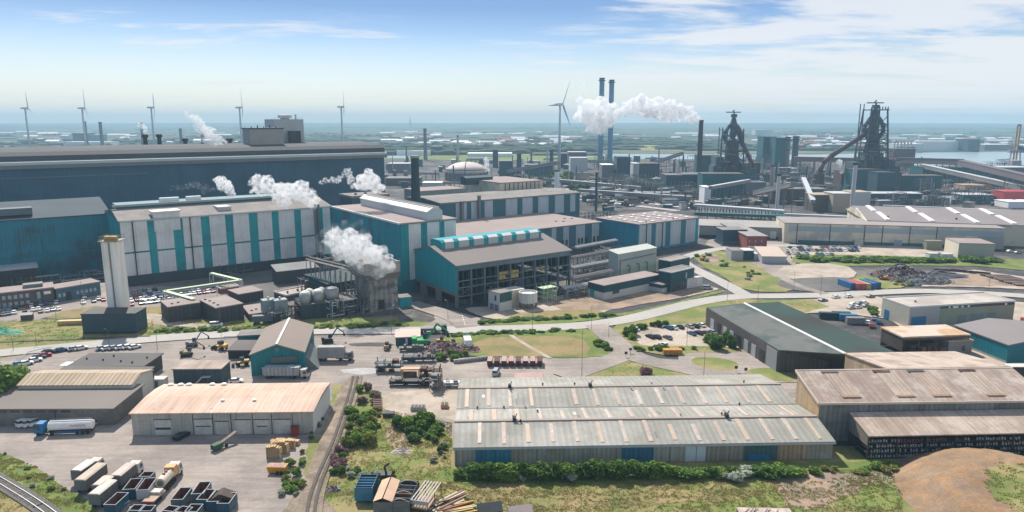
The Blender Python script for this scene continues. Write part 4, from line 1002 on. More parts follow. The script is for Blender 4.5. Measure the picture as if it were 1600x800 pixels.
for i, px in enumerate((421, 439)):
    p0 = G(px, 499)
    o = empty('square_tank', p0, .6, 'square grey filter tank on thin legs, %s of the pair' % ('left' if i == 0 else 'right'), 'tank')
    m = MB(); m.box(-2.6, -2, 3.6, 2.6, 2, 8.6); m.build('body', M('sqt', (.22, .27, .28), .6, .1, .2), o)
    for a, c in ((-2.3, -1.8), (2.3, -1.8), (-2.3, 1.8), (2.3, 1.8)):
        m = MB(); m.rod((a, c, 0), (a, c, 3.6), .15, 4); m.build('leg', steel_lt, o)
    m = MB(); m.rod((0, 0, 8.6), (0, 0, 9.6), .5); m.build('inlet', steel_lt, o)
# ---- cooling tower
ct = Bld('cooling_tower', 'square concrete cooling tower with wide slatted rim, steaming', 'cooling tower', (577, 440), (621, 434), 16, base=489)
ct.shell(M('ct_wall', (.30, .28, .25), .85, .2, .15, stripe=('X', 2.4, .12), second=(.13, .13, .13), amount=.4), concrete, 'flat', over=.4, th=.5)
Lc, Dc = ct.L, ct.D
m = MB(); m.hull8([(-1, -1, ct.h + .5), (Lc + .5, -1, ct.h + .5), (Lc + .5, Dc + 1, ct.h + .5), (-1, Dc + 1, ct.h + .5), (-2.5, -2, ct.h + 3), (Lc + .5, -2, ct.h + 3), (Lc + .5, Dc + 2, ct.h + 3), (-2.5, Dc + 2, ct.h + 3)]); m.build('flared_rim', conc_dk, ct.o)
m = MB()
z = ct.h + 3
for (x0, y0, x1, y1) in ((-2.5, -2, Lc + .5, -1.5), (-2.5, Dc + 1.5, Lc + .5, Dc + 2), (-2.5, -1.5, -2, Dc + 1.5), (Lc, -1.5, Lc + .5, Dc + 1.5)): m.box(x0, y0, z, x1, y1, z + 4.6)
m.build('rim_wall', M('ct_rim', (.36, .34, .31), .85, .2, .3), ct.o)
m = MB()
for k in range(14): m.box(-2.5 + k * (Lc + 2.6) / 13, -2.15, z, -2.5 + k * (Lc + 2.6) / 13 + .25, -2, z + 5)
m.box(-2.6, -2.2, z + 4.6, Lc + .6, -1.4, z + 4.9); m.build('rim_ribs', M('ct_rib', (.33, .31, .28), .8, .1, .2), ct.o)
m = MB(); m.box(-2, -1.5, z + .2, Lc, Dc + 1.5, z + .4); m.build('fan_deck', conc_dk, ct.o)
ct.pan('louvre', steel_dk, 'f', [(.28, .5, 1, 5)], .1)
TOWER_TOP = ct.at(Lc * .4, Dc * .4, z + 4)
b = Bld('teal_pump_house', 'small teal box at the right foot of the cooling tower', 'pump house', (624, 466), (643, 464), ('px', 618), base=481)
b.shell(teal, roof_grey, 'flat', over=.1, th=.2)
# sloping truss gallery left of the cooling tower
o = empty('pipe_gallery', G(500, 470), 0, 'sloping open steel gallery with pipes going up to the cooling tower', 'gallery')
def loc(o, v): return Vector(v) - o.location
Pa, Pb, Pc_ = G(488, 415, 16), G(540, 428, 15), G(574, 452, 8)
Y0 = 300
m = MB(); hv = Vector((0, 0, 1))
a0, a1, a2 = W(484, 407, 322), W(545, 422, 300), W(575, 437, 286)
off = NP * 5
for p, q in ((a0, a1), (a1, a2)):
    for d in (Vector((0, 0, 0)), off): m.rod(loc(o, p + d), loc(o, q + d), .3, 4); m.rod(loc(o, p + d + hv * 1.5), loc(o, q + d + hv * 1.5), .18, 4)
m.build('gallery_deck', M('gal', (.24, .22, .20), .8, .2, .2), o)
for k in range(12):
    t = k / 11; p = a0.lerp(a2, t) if t else a0
    m = MB()
    for d in (Vector((0, 0, 0)), off): m.rod(loc(o, p + d), loc(o, (p.x + d.x, p.y + d.y, 0)), .16, 4)
    q = a0.lerp(a2, min(1, t + .09)); m.rod(loc(o, (p.x, p.y, p.z * .1)), loc(o, (q.x, q.y, q.z * .9)), .12, 4)
    m.build('trestle', steel, o)
b = Bld('dark_pump_hall', 'dark teal pump hall under the sloping gallery', 'building', (512, 462), (575, 452), 26, h=9, lvl=4)
b.shell(M('ph_wall', (.02, .05, .055), .8, .25, .2, stripe=('Z', 2.2, .3)), M('ph_roof', (.03, .06, .065), .8, .3, .3), 'flat', over=.1, th=.3)
# ---- green pipe bridge
gp = [G(330, 427, 7), G(376, 438, 7), G(257, 455, 7), G(303, 468, 7)]
o = empty('green_pipe_bridge', (gp[1].x, gp[1].y, 0), 0, 'zigzag pale green covered pipe bridge on thin white trestles over parked cars', 'pipe bridge')
for p, q in zip(gp, gp[1:]):
    d = (q - p).normalized(); n = Vector((-d.y, d.x, 0)) * .95
    m = MB(); m.hull8([loc(o, v) for v in (p - n, q - n, q + n, p + n)] + [loc(o, v + Vector((0, 0, .35))) for v in (p - n, q - n, q + n, p + n)]); m.build('pipe_cover', pipe_green, o)
    m = MB(); m.rod(loc(o, p - n * .5 - hv * .6), loc(o, q - n * .5 - hv * .6), .3, 6); m.rod(loc(o, p + n * .5 - hv * .6), loc(o, q + n * .5 - hv * .6), .3, 6); m.build('pipes', steel_lt, o)
    N_ = max(2, int((q - p).length / 9))
    for k in range(N_ + 1):
        c = p.lerp(q, k / N_); m = MB()
        for s in (-1, 1): m.rod(loc(o, c + n * s), loc(o, (c.x + n.x * s, c.y + n.y * s, 0)), .13, 4)
        m.rod(loc(o, (c.x - n.x, c.y - n.y, .4)), loc(o, (c.x + n.x, c.y + n.y, 6)), .08, 4); m.build('trestle', white_p, o)
# ---- group right of the open-sided hall
b = Bld('teal_top_office', 'long low office with dark teal upper band over white walls', 'office', (943.5, 447), (1032, 429.5), ('px', 919), base=469)
b.shell(M('to_w', (.50, .50, .46), .7, .06, .1), roof_pink, 'flat', over=.1, th=.3)
nav = M('navy_teal', (.012, .065, .085), .6, .1, .1)
b.pan('upper_band', nav, 'f', [(0, 1, b.h * .52, b.h)], .1); b.pan('upper_band', nav, 'l', [(0, 1, b.h * .52, b.h)], .1)
b.pan('window', glass, 'f', [(.15, .26, b.h * .3, b.h * .52)], .15); b.pan('door', teal, 'l', [(.6, .8, 0, b.h * .6)], .5)
b = Bld('navy_block', 'navy box building with flat grey roof and glazed ground floor', 'building', (1049, 427), (1085, 418.5), ('px', 1029), base=457)
b.shell(nav, roof_grey, 'flat', parapet=.5); b.pan('window', glass_lt, 'f', [(.62, .68, b.h * .55, b.h * .85)], .1); b.pan('glazing', glass, 'f', [(.02, .9, .3, b.h * .4)], .1)
b.pan('glazing_bars', steel, 'f', [(.1 * k + .02, .1 * k + .035, .3, b.h * .4) for k in range(9)], .2, one=True)
b = Bld('low_white_teal_wing', 'low wing with teal top and white wall in the angle before the navy block', 'building', (1035, 446), (1053, 441), ('px', 1008), base=458)
b.shell(M('to_w', 0), roof_grey, 'flat', over=.1, th=.3); b.pan('upper_band', nav, 'f', [(0, 1, b.h * .6, b.h)], .1)
b.pan('upper_band', nav, 'l', [(0, 1, b.h * .6, b.h)], .1)
b = Bld('navy_rear_block', 'second navy building behind, with pale flat roof, near the road bend', 'building', (1047, 409), (1078, 402), ('px', 1029), base=426)
b.shell(nav, roof_pink, 'flat', parapet=.5)
b = Bld('white_flat_store', 'white flat store at the right end of the navy block', 'store', (1074, 437), (1098, 433), ('px', 1068), base=451)
b.shell(offwhite, roof_light, 'flat', over=.1, th=.3)
b = Bld('pale_green_plant_house', 'tall pale green-grey plant house with curved duct pipes on its front', 'building', (966, 398), (1026, 387.5), ('px', 951), base=436)
b.shell(M('pg_w', (.38, .42, .37), .7, .08, .1), M('pg_r', (.50, .52, .46), .7, .06, .1), 'mono', 1.2, over=.2)
b.pan('lower_wall', M('pg_l', (.30, .36, .27), .7, .1, .1), 'f', [(.0, 1, 0, 4.5)], .1)
for fx in (.0, .28, .52, .74):
    m = MB(); x = fx * b.L; z = 6 if fx else 9.5
    m.path([(x + (0 if fx else 1), -.8, 2), (x + (0 if fx else 1), -.8, z), (x - 1.8 if fx else b.L * .95, -.6, z + .6)], .25, 6); m.build('duct', steel, b.o)
b = Bld('small_gatehouse', 'two-storey small house with dark green top and white ground floor by the open hall', 'building', (781, 459), (799.5, 455), ('px', 763), base=487)
b.shell(M('gh_w', (.52, .52, .48), .7, .06, .1), roof_grey, 'flat', over=.4, th=.3)
b.pan('upper_floor', M('gh_t', (.03, .10, .10), .6, .1, .1), 'f', [(.0, 1, b.h * .5, b.h * .98)], .1)
b.pan('garage_door', steel, 'l', [(.15, .45, 0, 2.6), (.55, .85, 0, 2.6)], .1); b.pan('window', glass, 'l', [(.3, .45, b.h * .55, b.h * .85)], .1)
p = G(825, 480); o = empty('round_clarifier', p, 0, 'round pale concrete tank on short columns beside the open-sided hall', 'tank')
m = MB(); m.lathe((0, 0, 2.4), [(3.9, 0), (4.1, .2), (4.1, 4.6), (3.7, 4.6), (3.7, 3.9), (.3, 3.9)], 24); m.build('tank_ring', offwhite, o)
for k in range(12):
    a = k * math.pi / 6; m = MB(); m.rod((3.7 * math.cos(a), 3.7 * math.sin(a), 0), (3.7 * math.cos(a), 3.7 * math.sin(a), 2.4), .22, 4); m.build('column', conc_dk, o)
p = G(812, 478); o = empty('square_basin', p, .6, 'beige concrete box behind the round tank', 'tank'); m = MB(); m.box(-4, 1, 0, 3, 7, 7.0); m.build('body', cream, o); m = MB(); m.box(-4.2, .8, 7.01, 3.2, 7.2, 7.3); m.build('lid', roof_light, o)
# green steel platform
p = G(854, 470); o = empty('green_steel_platform', p, .62, 'pale green steel staging with platforms beside the round tank', 'platform')
for z in (2.2, 4.4, 6.4):
    m = MB(); m.box(-4, -2.5, z, 4, 2.5, z + .2); m.build('deck', pipe_green, o)
for a in (-3.9, -1.3, 1.3, 3.9):
    for c in (-2.4, 2.4):
        m = MB(); m.rod((a, c, 0), (a, c, 7.6), .15, 4); m.build('column', pipe_green, o)
m = MB(); rng = random.Random(2)
for k in range(14): a = rng.uniform(-4, 3); m.rod((a, -2.5, rng.choice([0, 2.3, 4.5])), (a + rng.uniform(-1, 2.6), -2.5, rng.choice([2.2, 4.4, 6.4])), .12, 4)
m.build('bracing', pipe_green, o)
# pipe racks right of the open-sided hall
for i, (a, c, z, dn) in enumerate([((898, 388), (962, 376), 9, 'topmost'), ((892, 404), (965, 391), 7, 'upper'), ((892, 420), (962, 407), 6, 'middle'), ((890, 437), (955, 424), 5, 'lower'), ((878, 452), (948, 440), 3.5, 'lowest')]):
    A, Bq = G(*a, z), G(*c, z)
    o = empty('pipe_rack', (A.x, A.y, 0), 0, '%s pipe rack running right from the open-sided hall' % dn, 'pipe rack', 'pipe racks beside the open-sided hall')
    d = (Bq - A).normalized(); n = Vector((-d.y, d.x, 0))
    m = MB(); m.rod(loc(o, A - n * 2), loc(o, Bq - n * 2), .3, 4); m.rod(loc(o, A + n * 2), loc(o, Bq + n * 2), .3, 4); m.build('beams', steel, o)
    m = MB(); m.rod(loc(o, A + hv * .7), loc(o, Bq + hv * .7), .6, 8); m.rod(loc(o, A + hv * .6 - n * 1.5), loc(o, Bq + hv * .6 - n * 1.5), .35, 8); m.build('pipe', steel_lt if i % 2 == 0 else conv_m, o)
    m = MB(); m.rod(loc(o, A + hv * .6 + n * 1.4), loc(o, Bq + hv * .6 + n * 1.4), .45, 8); m.build('pipe', steel_rust, o)
    for k in range(6):
        cc = A.lerp(Bq, k / 5); m = MB()
        for s in (-1, 1): m.rod(loc(o, cc + n * 2 * s), loc(o, (cc.x + n.x * 2 * s, cc.y + n.y * 2 * s, 0)), .2, 4)
        m.rod(loc(o, cc + n * 2), loc(o, cc - n * 2), .2, 4); m.build('support', steel, o)
# ---- right side buildings
b = Bld('beige_green_warehouse', 'beige and pale green flat warehouse with bright blue roller door', 'warehouse', (1422, 481), (1586, 471.5), ('px', 1379), base=512)
b.shell(M('bg_w', (.52, .48, .38), .7, .06, .1), M('bg_roof', (.37, .33, .29), .9, .08, .05, second=(.47, .42, .37), amount=.4), 'flat', parapet=.6)
b.pan('front_green', M('bg_g', (.24, .27, .20), .7, .08, .1), 'f', [(.285, 1, 0, b.h - 1.1)], .1)
b.pan('front_grey', M('bg_gr', (.35, .34, .34), .7, .08, .1), 'f', [(.0, .283, 0, b.h)], .08)
b.pan('high_glazing', glass, 'f', [(.285, .995, b.h - 1.1, b.h - .1)], .12)
b.pan('glazing_panel', white_p, 'f', [(.36, .375, b.h - 1, b.h - .3), (.40, .45, b.h - 1, b.h - .3), (.48, .50, b.h - 1, b.h - .3), (.54, .56, b.h - 1, b.h - .3), (.9, .92, b.h - 1, b.h - .3)], .2)
b.pan('roller_door', M('bg_blue', (.01, .16, .30), .5, .05, .1), 'f', [(.02, .16, 0, 4.3)], .16, label='bright blue roller door')
b.pan('roller_door', M('bg_door', (.16, .21, .22), .6, .1, .1), 'f', [(.46, .54, 0, 3.9), (.58, .71, 0, 4.1), (.74, .83, 0, 4.1)], .16)
b.pan('side_door', M('bg_blue', 0), 'l', [(.72, .88, 0, 4)], .12); b.vents([(.17, .45)], .5, .8)
b = Bld('sandy_roof_shed', 'rusty-brown open shed with sandy pale roof crowded with machinery', 'shed', (1411, 528), (1514, 524), ('px', 1378), base=556)
m = MB(); m.hull8([(-.4, -.4, b.h), (b.L + .4, -.4, b.h), (b.L + .4, b.D + .4, b.h), (-.4, b.D + .4, b.h), (-.4, -.4, b.h + .5), (b.L + .4, -.4, b.h + .5), (b.L + .4, b.D + .4, b.h + .5), (-.4, b.D + .4, b.h + .5)]); m.build('roof', M('sr_roof', (.55, .46, .37), .8, .08, .06, second=(.47, .29, .15), amount=.25), b.o)
m = MB(); m.box(-.1, 0, b.h * .25, .2, b.D, b.h); m.box(0, b.D - .2, 0, b.L, b.D, b.h); m.build('side_cladding', brown_wall, b.o)
m = MB(); m.box(-.1, -.1, b.h * .86, b.L, .2, b.h); m.build('front_beam', brown_wall, b.o)
for k in range(5):
    m = MB(); m.box(k * b.L / 4 - .15, -.1, 0, k * b.L / 4 + .15, .2, b.h); m.build('column', steel_rust, b.o)
m = MB(); rng = random.Random(8)
for k in range(16):
    x, y = rng.uniform(3, b.L * .6), rng.uniform(-2.5, 6); m.box(x, y, .02, x + rng.uniform(1, 3), y + rng.uniform(.6, 2), rng.uniform(1, 3.4))
for k in range(8):
    x = rng.uniform(3, b.L * .6); m.rod((x, -1, .3), (x + rng.uniform(-2, 3), 0, rng.uniform(1, 4.5)), .2)
m.build('machinery', steel_rust, b.o); 
b = Bld('grey_lean_annex', 'small grey annex with tan roof attached to the sandy roof shed', 'shed', (1483, 534), (1520, 532.5), ('py', 527), base=554)
b.shell(M('ga_w', (.26, .26, .25), .7, .1, .1), M('ga_r', (.50, .36, .25), .8, .08, .1), 'flat', over=.3, th=.3); b.pan('window', glass, 'f', [(.58, .7, 1.2, 3)], .1)
b = Bld('teal_long_shed', 'bright teal shed with grey gabled roof at the right edge', 'shed', (1576, 540), (1700, 533), ('px', 1492), base=568)
b.shell(M('tl_w', (.008, .17, .21), .5, .05, .1, stripe=('Y', 1.4, .05)), M('tl_r', (.23, .205, .20), .85, .06, .05), 'gy', 2.0, over=.3, ridge=.45)
b.pan('concrete_base', concrete, 'l', [(0, 1, 0, .8)], .12)
b = Bld('dark_edge_hall', 'dark roofed hall corner at the right edge behind the brown roof', 'hall', (1578, 574), (1700, 574), ('py', 569), h=9)
b.shell(dark_wall, M('de_r', (.55, .53, .48), .7, .1, .1), 'flat', over=.1, th=.2)
# long cream hall
b = Bld('long_cream_hall', 'very long cream hall with grey-blue top band behind the car park at the right', 'hall', (1226, 349), (1572, 358), ('py', 339), base=379)
b.shell(cream, M('lc_roof', (.30, .265, .25), .9, .08, .05), 'flat', over=.2, th=.5)
b.pan('upper_band', M('lc_band', (.34, .40, .42), .7, .06, .1), 'f', [(.02, .995, b.h * .62, b.h * .88)], .1)
b.pan('lower_band', M('lc_low', (.06, .14, .15), .7, .2, .1), 'f', [(.07, .80, 0, b.h * .16)], .12)
b.pan('downpipe', steel_dk, 'f', [(x, x + .0035, 0, b.h) for x in (.06, .215, .375, .457, .58, .70)], .2)
b.pan('gate', M('lc_gate', (.3, .36, .4), .6, .1, .1), 'f', [(.515, .55, 0, b.h * .3)], .2); b.pan('porch', cream, 'f', [(.33, .37, 0, b.h * .28), (.66, .70, 0, b.h * .25)], 3)
b.pan('far_section', M('lc_far', (.33, .33, .30), .7, .1, .1), 'f', [(.885, .995, 0, b.h * .61)], .14)
lc = b
b = Bld('long_grey_roof_hall', 'long hall with grey roof and white slanting rooflight strips behind the cream hall', 'hall', (1356, 345), (1700, 356), ('py', 326.5), h=lc.h + .6)
b.shell(cream, M('lg_roof', (.235, .205, .20), .9, .09, .05), 'gx', 3.5, over=.3, ridge=.85)
for px in (1385, 1455, 1526, 1584):
    f = fr(b, px)
    b.strips('rooflight_strip', skylight, [f], .04, .46, 3.0, one=False, thick=.7); b.strips('rooflight_strip', skylight, [f - .012], .52, .84, 3.0, one=False, thick=.7)
b.vents([(.12, .2), (.45, .2), (.8, .1)], .9, 1.4)
m = MB(); m.extr([(0, b.h), (b.D * .5, b.h + 5), (b.D, b.h)], -1.5, -.3, 'x'); m.build('gable', cream, b.o)
b = Bld('cream_annex_block', 'separate cream box building with flat brown roof in front of the long cream hall', 'building', (1499, 380.5), (1555, 382), ('px', 1477.5), base=403)
b.shell(M('ca_w', (.40, .39, .31), .7, .06, .1), roof_pink, 'flat', over=.2, th=.4); b.pan('side_wall', M('ca_l', (.60, .55, .43), .7, .05, .1), 'l', [(0, 1, 0, b.h)], .1)
b.pan('dark_opening', steel_dk, 'f', [(.02, .18, 0, 1.6), (.5, .8, 0, 1.2)], .1)
for i, (px, py) in enumerate(((1459, 403), (1477, 404), (1457, 390))):
    p = G(px, py); o = empty('store_hut', p, 0, ('white flat hut left of the cream box building', 'second white hut, touching the cream box building', 'olive hut before the long cream hall')[i], 'hut')
    s = (3.6, 3.4, 5)[i]; m = MB(); m.box(-s, -1.5, 0, s, 3, (2.8, 2.8, 5.5)[i]); m.build('wall', offwhite if i < 2 else M('ol', (.25, .25, .17), .7, .1, .1), o); m = MB(); m.box(-s - .2, -1.7, (2.81, 2.81, 5.51)[i], s + .2, 3.2, (3, 3, 5.8)[i]); m.build('roof', roof_light if i < 2 else roof_grey, o)
b = Bld('long_low_beige_hall', 'long low beige hall running behind the red brick building', 'hall', (1093, 353), (1224, 357), ('py', 343), base=371)
b.shell(M('ll_w', (.30, .31, .27), .7, .1, .1), M('ll_r', (.33, .31, .28), .9, .08, .05), 'flat', over=.4, th=.5); b.pan('lower_band', steel_dk, 'f', [(0, .95, 0, 2)], .1)
b.pan('door', offwhite, 'f', [(.85, .92, 1, 6)], .12)
b = Bld('navy_office_box', 'dark navy box office left of the red brick building', 'office', (1130, 359.5), (1168, 359), 12, base=384)
b.shell(M('no_w', (.015, .05, .085), .5, .08, .1), roof_grey, 'flat', parapet=.4); b.pan('ground_floor', M('no_g', (.1, .12, .13), .6, .2, .4, stripe=('X', 1.5, .4)), 'f', [(0, 1, 0, 3)], .1)
b = Bld('red_brick_building', 'red brick building with ribbed grey roof beside the navy office', 'building', (1168, 369.5), (1199, 369.5), ('py', 349), base=392)
b.shell(brick_red, M('rb_r', (.30, .28, .27), .8, .06, .1, stripe=('X', 2.0, .2)), 'flat', over=.4, th=.4); b.pan('window', glass_lt, 'f', [(.1 + .3 * k, .15 + .3 * k, z, z + 1.3) for k in range(3) for z in (2.5, 5.5)], .1)
b = Bld('grey_garage', 'pale grey garage box in front of the navy office', 'garage', (1143, 392), (1162, 392), ('py', 387), base=407)
b.shell(M('gg_w', (.36, .37, .37), .7, .06, .1), roof_grey, 'flat', over=.1, th=.2)
b = Bld('dark_glass_garage', 'dark open garage between the grey box and the white hut', 'garage', (1163, 392), (1178, 392), ('py', 388), base=407)
b.shell(M('dg_w', (.02, .06, .07), .5, .1, .1), trim, 'flat', over=.2, th=.3)
b = Bld('white_hut', 'small white hut left of the pale gabled shed', 'hut', (1179, 397), (1189, 397), ('py', 394), base=407)
b.shell(offwhite, trim, 'flat', over=.1, th=.2)
b = Bld('pale_gabled_shed', 'pale gabled shed with peach-coloured roof near the road junction', 'shed', (1191, 401), (1229, 401.5), ('py', 386), base=412)
b.shell(M('pgs_w', (.38, .39, .39), .7, .06, .1), M('pgs_r', (.55, .44, .36), .8, .06, .1), prof=[(0, 0), (.55, 2.6), (1, 0)], over=.3)

# ------------------------------------------------------------------ works in the distance
def far_box(px0, px1, pyb, pyt, mat, roofm, name, label, cat='building', depth=None, yaw=True, group=None, win=False):
    """A block seen between columns px0 and px1 with its foot at row pyb and its top at row pyt."""
    A, Bq = G(px0, pyb), G(px1, pyb)
    wd = (Bq - A).length; h = Hh(px0, pyb, pyt)
    d = depth or wd * .6
    o = empty(name, A, 0, label, cat, group)
    m = MB(); m.box(0, 0, 0, wd, d, h); m.build('wall', mat, o)
    m = MB(); m.box(-.3, -.3, h + .02, wd + .3, d + .3, h + .5); m.build('roof', roofm, o)
    return o, wd, d, h
c_navy = M('far_navy', (.03, .07, .09), .7, .2, .02)
c_teal = M('far_teal', (.02, .11, .12), .7, .2, .02)
c_grey = M('far_grey', (.17, .18, .18), .8, .2, .02)
c_brown = M('far_brown', (.12, .10, .09), .8, .25, .02)
c_pale = M('far_pale', (.48, .50, .50), .7, .1, .02)
c_white = M('far_white', (.78, .78, .76), .6, .06, .02)
c_rust = M('far_rust', (.20, .11, .07), .8, .25, .02)
c_tan = M('far_tan', (.42, .34, .25), .8, .15, .02)
boxes = [
 (606, 640, 270, 256, c_grey, c_pale, 'low grey hall with pale roof left of the gas holder'),
 (602, 655, 290, 279, c_brown, c_grey, 'brown hall beyond the dark chimney'),
 (660, 690, 300, 286, c_pale, c_white, 'pale block between the dark chimney and the gas holder'),
 (770, 778, 262, 234, c_navy, c_navy, 'narrow dark tower behind the gas holder'),
 (780, 800, 275, 252, c_navy, c_grey, 'blue-grey block right of the gas holder'),
 (820, 860, 275, 258, c_teal, c_grey, 'long teal hall under the slanting conveyor'),
 (873, 888, 262, 240, c_navy, c_grey, 'navy block left of the concrete bunker'),
 (888, 916, 264, 238, c_brown, c_pale, 'concrete bunker with pale equipment on its roof'),
 (891, 918, 273, 247, c_pale, c_pale, 'pale bunker front with tall ribs'),
 (940, 958, 285, 258, c_grey, c_white, 'grey block with white roof near the twin chimneys'),
 (963, 984, 286, 246, c_navy, c_navy, 'dark blue-grey tower block right of the twin chimneys'),
 (989, 998, 284, 256, c_pale, c_pale, 'narrow pale tower beside the dark tower block'),
 (998, 1030, 282, 256, c_navy, c_brown, 'dark hall with red-brown roof before the canal'),
 (1040, 1066, 298, 274, c_navy, c_grey, 'dark hopper house with slanting pipes, left part'),
 (1066, 1098, 298, 273, c_navy, c_grey, 'dark hopper house below the black smoking chimney'),
 (1092, 1120, 285, 243, c_teal, c_grey, 'teal hall left of the first blast furnace'),
 (1096, 1160, 312, 272, c_teal, c_brown, 'large dark teal hall under the first blast furnace'),
 (1100, 1110, 318, 293, c_white, c_white, 'narrow white tower in front of the first blast furnace'),
 (1160, 1186, 290, 255, c_navy, c_brown, 'dark hall between the first furnace and the stoves'),
 (1165, 1195, 305, 285, c_grey, c_white, 'grey hall with white roof below the stoves'),
 (1205, 1290, 318, 296, c_brown, c_grey, 'long brown hall below the twin stoves'),
 (1270, 1300, 330, 305, c_brown, c_tan, 'brown ribbed bunker left of the beige block'),
 (1300, 1330, 332, 303, c_tan, c_pale, 'beige block with two dark slots'),
 (1330, 1358, 332, 301, c_pale, c_tan, 'pale grey block beside the beige block'),
 (1330, 1372, 305, 265, c_teal, c_brown, 'dark teal cast house under the second blast furnace'),
 (1368, 1396, 312, 270, c_navy, c_navy, 'tall ribbed dark hall right of the second furnace'),
 (1395, 1428, 262, 233, c_brown, c_brown, 'brown hall with white columns on its roof'),
 (1396, 1470, 300, 275, c_teal, c_brown, 'long teal hall beside the slanting conveyor'),
 (1440, 1560, 290, 262, c_teal, c_navy, 'very long dark teal shed before the harbour water'),
 (1360, 1440, 318, 303, c_navy, c_pale, 'dark low hall with pale edge behind the grey roof hall'),
 (1506, 1548, 305, 290, M('far_orange', (.5, .33, .2), .7, .1, .1), M('far_orange', 0), 'small hall with peach roof among the dark works'),
 (1504, 1550, 318, 305, c_teal, c_pale, 'teal hall below the peach roof'),
 (1553, 1610, 290, 262, c_grey, c_pale, 'grey transfer building at the right edge'),
 (1567, 1660, 319, 300, M('far_red', (.42, .06, .07), .7, .1, .1), M('far_red', 0), 'dark red hall at the right edge'),
 (1575, 1660, 325, 316, c_white, c_white, 'low white hall in front of the red hall'),
 (1190, 1210, 264, 214, c_teal, c_teal, 'tall teal stove house, left one of the pair'),
 (1209, 1226, 266, 216, c_teal, c_navy, 'tall teal stove house, right one of the pair'),
]
for i, (a, c, yb, yt, wm, rm, lab) in enumerate(boxes):
    far_box(a, c, yb, yt, wm, rm, 'works_building', lab, 'building', depth=(30 if yb < 300 else 20))
def stack(px, pyb, pyt, r, mat, label, name='chimney', bands=None, taper=.8, Y=None):
    p = G(px, pyb) if Y is None else Vector((W(px, pyb, Y).x, Y, 0))
    h = W(px, pyt, p.y).z
    o = empty(name, (p.x, p.y, 0), 0, label, 'chimney')
    m = MB(); m.lathe((0, 0, 0), [(r, 0), (r * taper, h)], 16); m.build('shaft', mat, o)
    m = MB(); m.lathe((0, 0, h), [(r * taper * 1.15, -1.5), (r * taper * 1.15, .4), (r * taper * .8, .4)], 16); m.build('rim', steel_dk, o)
    if bands:
        m = MB()
        for t in bands: m.lathe((0, 0, h * t), [(r * 1.35, 0), (r * 1.35, 1.2)], 16)
        m.build('gallery_ring', steel_dk, o)
    return o, h, p
stack(937.5, 262, 122, 4.7, chim_m, 'left of the two tall bluish chimneys standing in white steam', bands=[.55, .97], taper=.9)
stack(952.5, 262, 125, 4.7, chim_m, 'right of the two tall bluish chimneys standing in white steam', bands=[.55, .7, .97], taper=.9)
_, h_, blk = stack(1091, 285, 188, 3.6, M('black_chim', (.05, .045, .05), .8, .1, .1), 'black chimney trailing a plume of smoke to the left', bands=[.4, .6])
BLACK_TOP = Vector((blk.x, blk.y, h_))
stack(811, 275, 240, 4, c_navy, 'short dark stack right of the gas holder')
stack(861.5, 270, 234, 3.4, c_navy, 'short dark stack left of the concrete bunker')
stack(665, 250, 201, 4, c_grey, 'dark far stack above the green fields')
stack(716, 268, 212, 2.2, c_pale, 'thin pale far mast behind the gas holder', taper=.7)
stack(138, 245, 190, 4, c_grey, 'left of two thin far stacks above the hall roof')
stack(162, 245, 191, 4, c_grey, 'right of two thin far stacks above the hall roof')
stack(225, 240, 191, 4, c_grey, 'far thin stack behind the steaming roof stacks')
stack(285, 240, 201, 4, c_grey, 'far short stack behind the roof stacks')
stack(1213, 338, 272, 1.6, c_pale, 'slim pale stack standing in front of the brown hall', taper=.9, bands=[.97])
stack(1330, 335, 255, 1.8, c_pale, 'slim white stack in front of the second blast furnace', taper=.9, bands=[.97])
stack(1240, 268, 213, 5, c_navy, 'thick dark stack right of the teal stove houses', taper=.95, bands=[.9])
stack(1228, 266, 214, 4.2, c_grey, 'grey stack touching the right teal stove house', taper=.95, bands=[.6, .9])
stack(1205, 300, 258, 2.5, M('slant', (.4, .3, .28), .7, .1, .1), 'pinkish stack below the teal stove houses')
stack(870, 300, 266, 3.2, c_white, 'white stack standing behind the striped hall end', taper=.8)
stack(931, 330, 270, 1.2, c_navy, 'slim dark mast before the rail yard', taper=.9)
# gas holder
p = G(727, 283); p.y += 25
o = empty('gas_holder', p, 0, 'wide low pinkish-white domed gas holder with red-brown seams', 'gas holder')
Rg = 33 * p.y / 1100 * .97; hg = W(723, 264, p.y).z; ht = W(723, 253, p.y).z
m = MB(); m.lathe((0, 0, 0), [(Rg, 0), (Rg, hg - 5)], 32); m.build('drum', c_grey, o)
m = MB(); m.lathe((0, 0, hg - 5), [(Rg * 1.02, 0), (Rg * 1.02, 5), (Rg * .8, 5 + (ht - hg) * .45), (Rg * .5, 5 + (ht - hg) * .85), (Rg * .15, 5 + (ht - hg)), (.5, 5 + (ht - hg) * 1.02)], 32); m.build('dome', M('gh_dome', (.62, .53, .48), .7, .06, .02), o, smooth=True)
m = MB(); m.lathe((0, 0, hg - .4), [(Rg * 1.03, 0), (Rg * 1.03, 1)], 32); m.path([(0, -Rg * 1.02, hg - 5), (0, -Rg * 1.02, hg + .3), (0, -Rg * .8, hg + .6 + (ht - hg) * .45), (0, -Rg * .4, hg + .6 + (ht - hg) * .9), (0, 0, ht + .8)], .5, 4); m.build('seam', steel_rust, o)
m = MB()
for k in range(24):
    a = k * math.pi / 12; m.rod((Rg * 1.03 * math.cos(a), Rg * 1.03 * math.sin(a), 0), (Rg * 1.03 * math.cos(a), Rg * 1.03 * math.sin(a), hg - 4), .6, 4)
m.build('frame', steel, o)
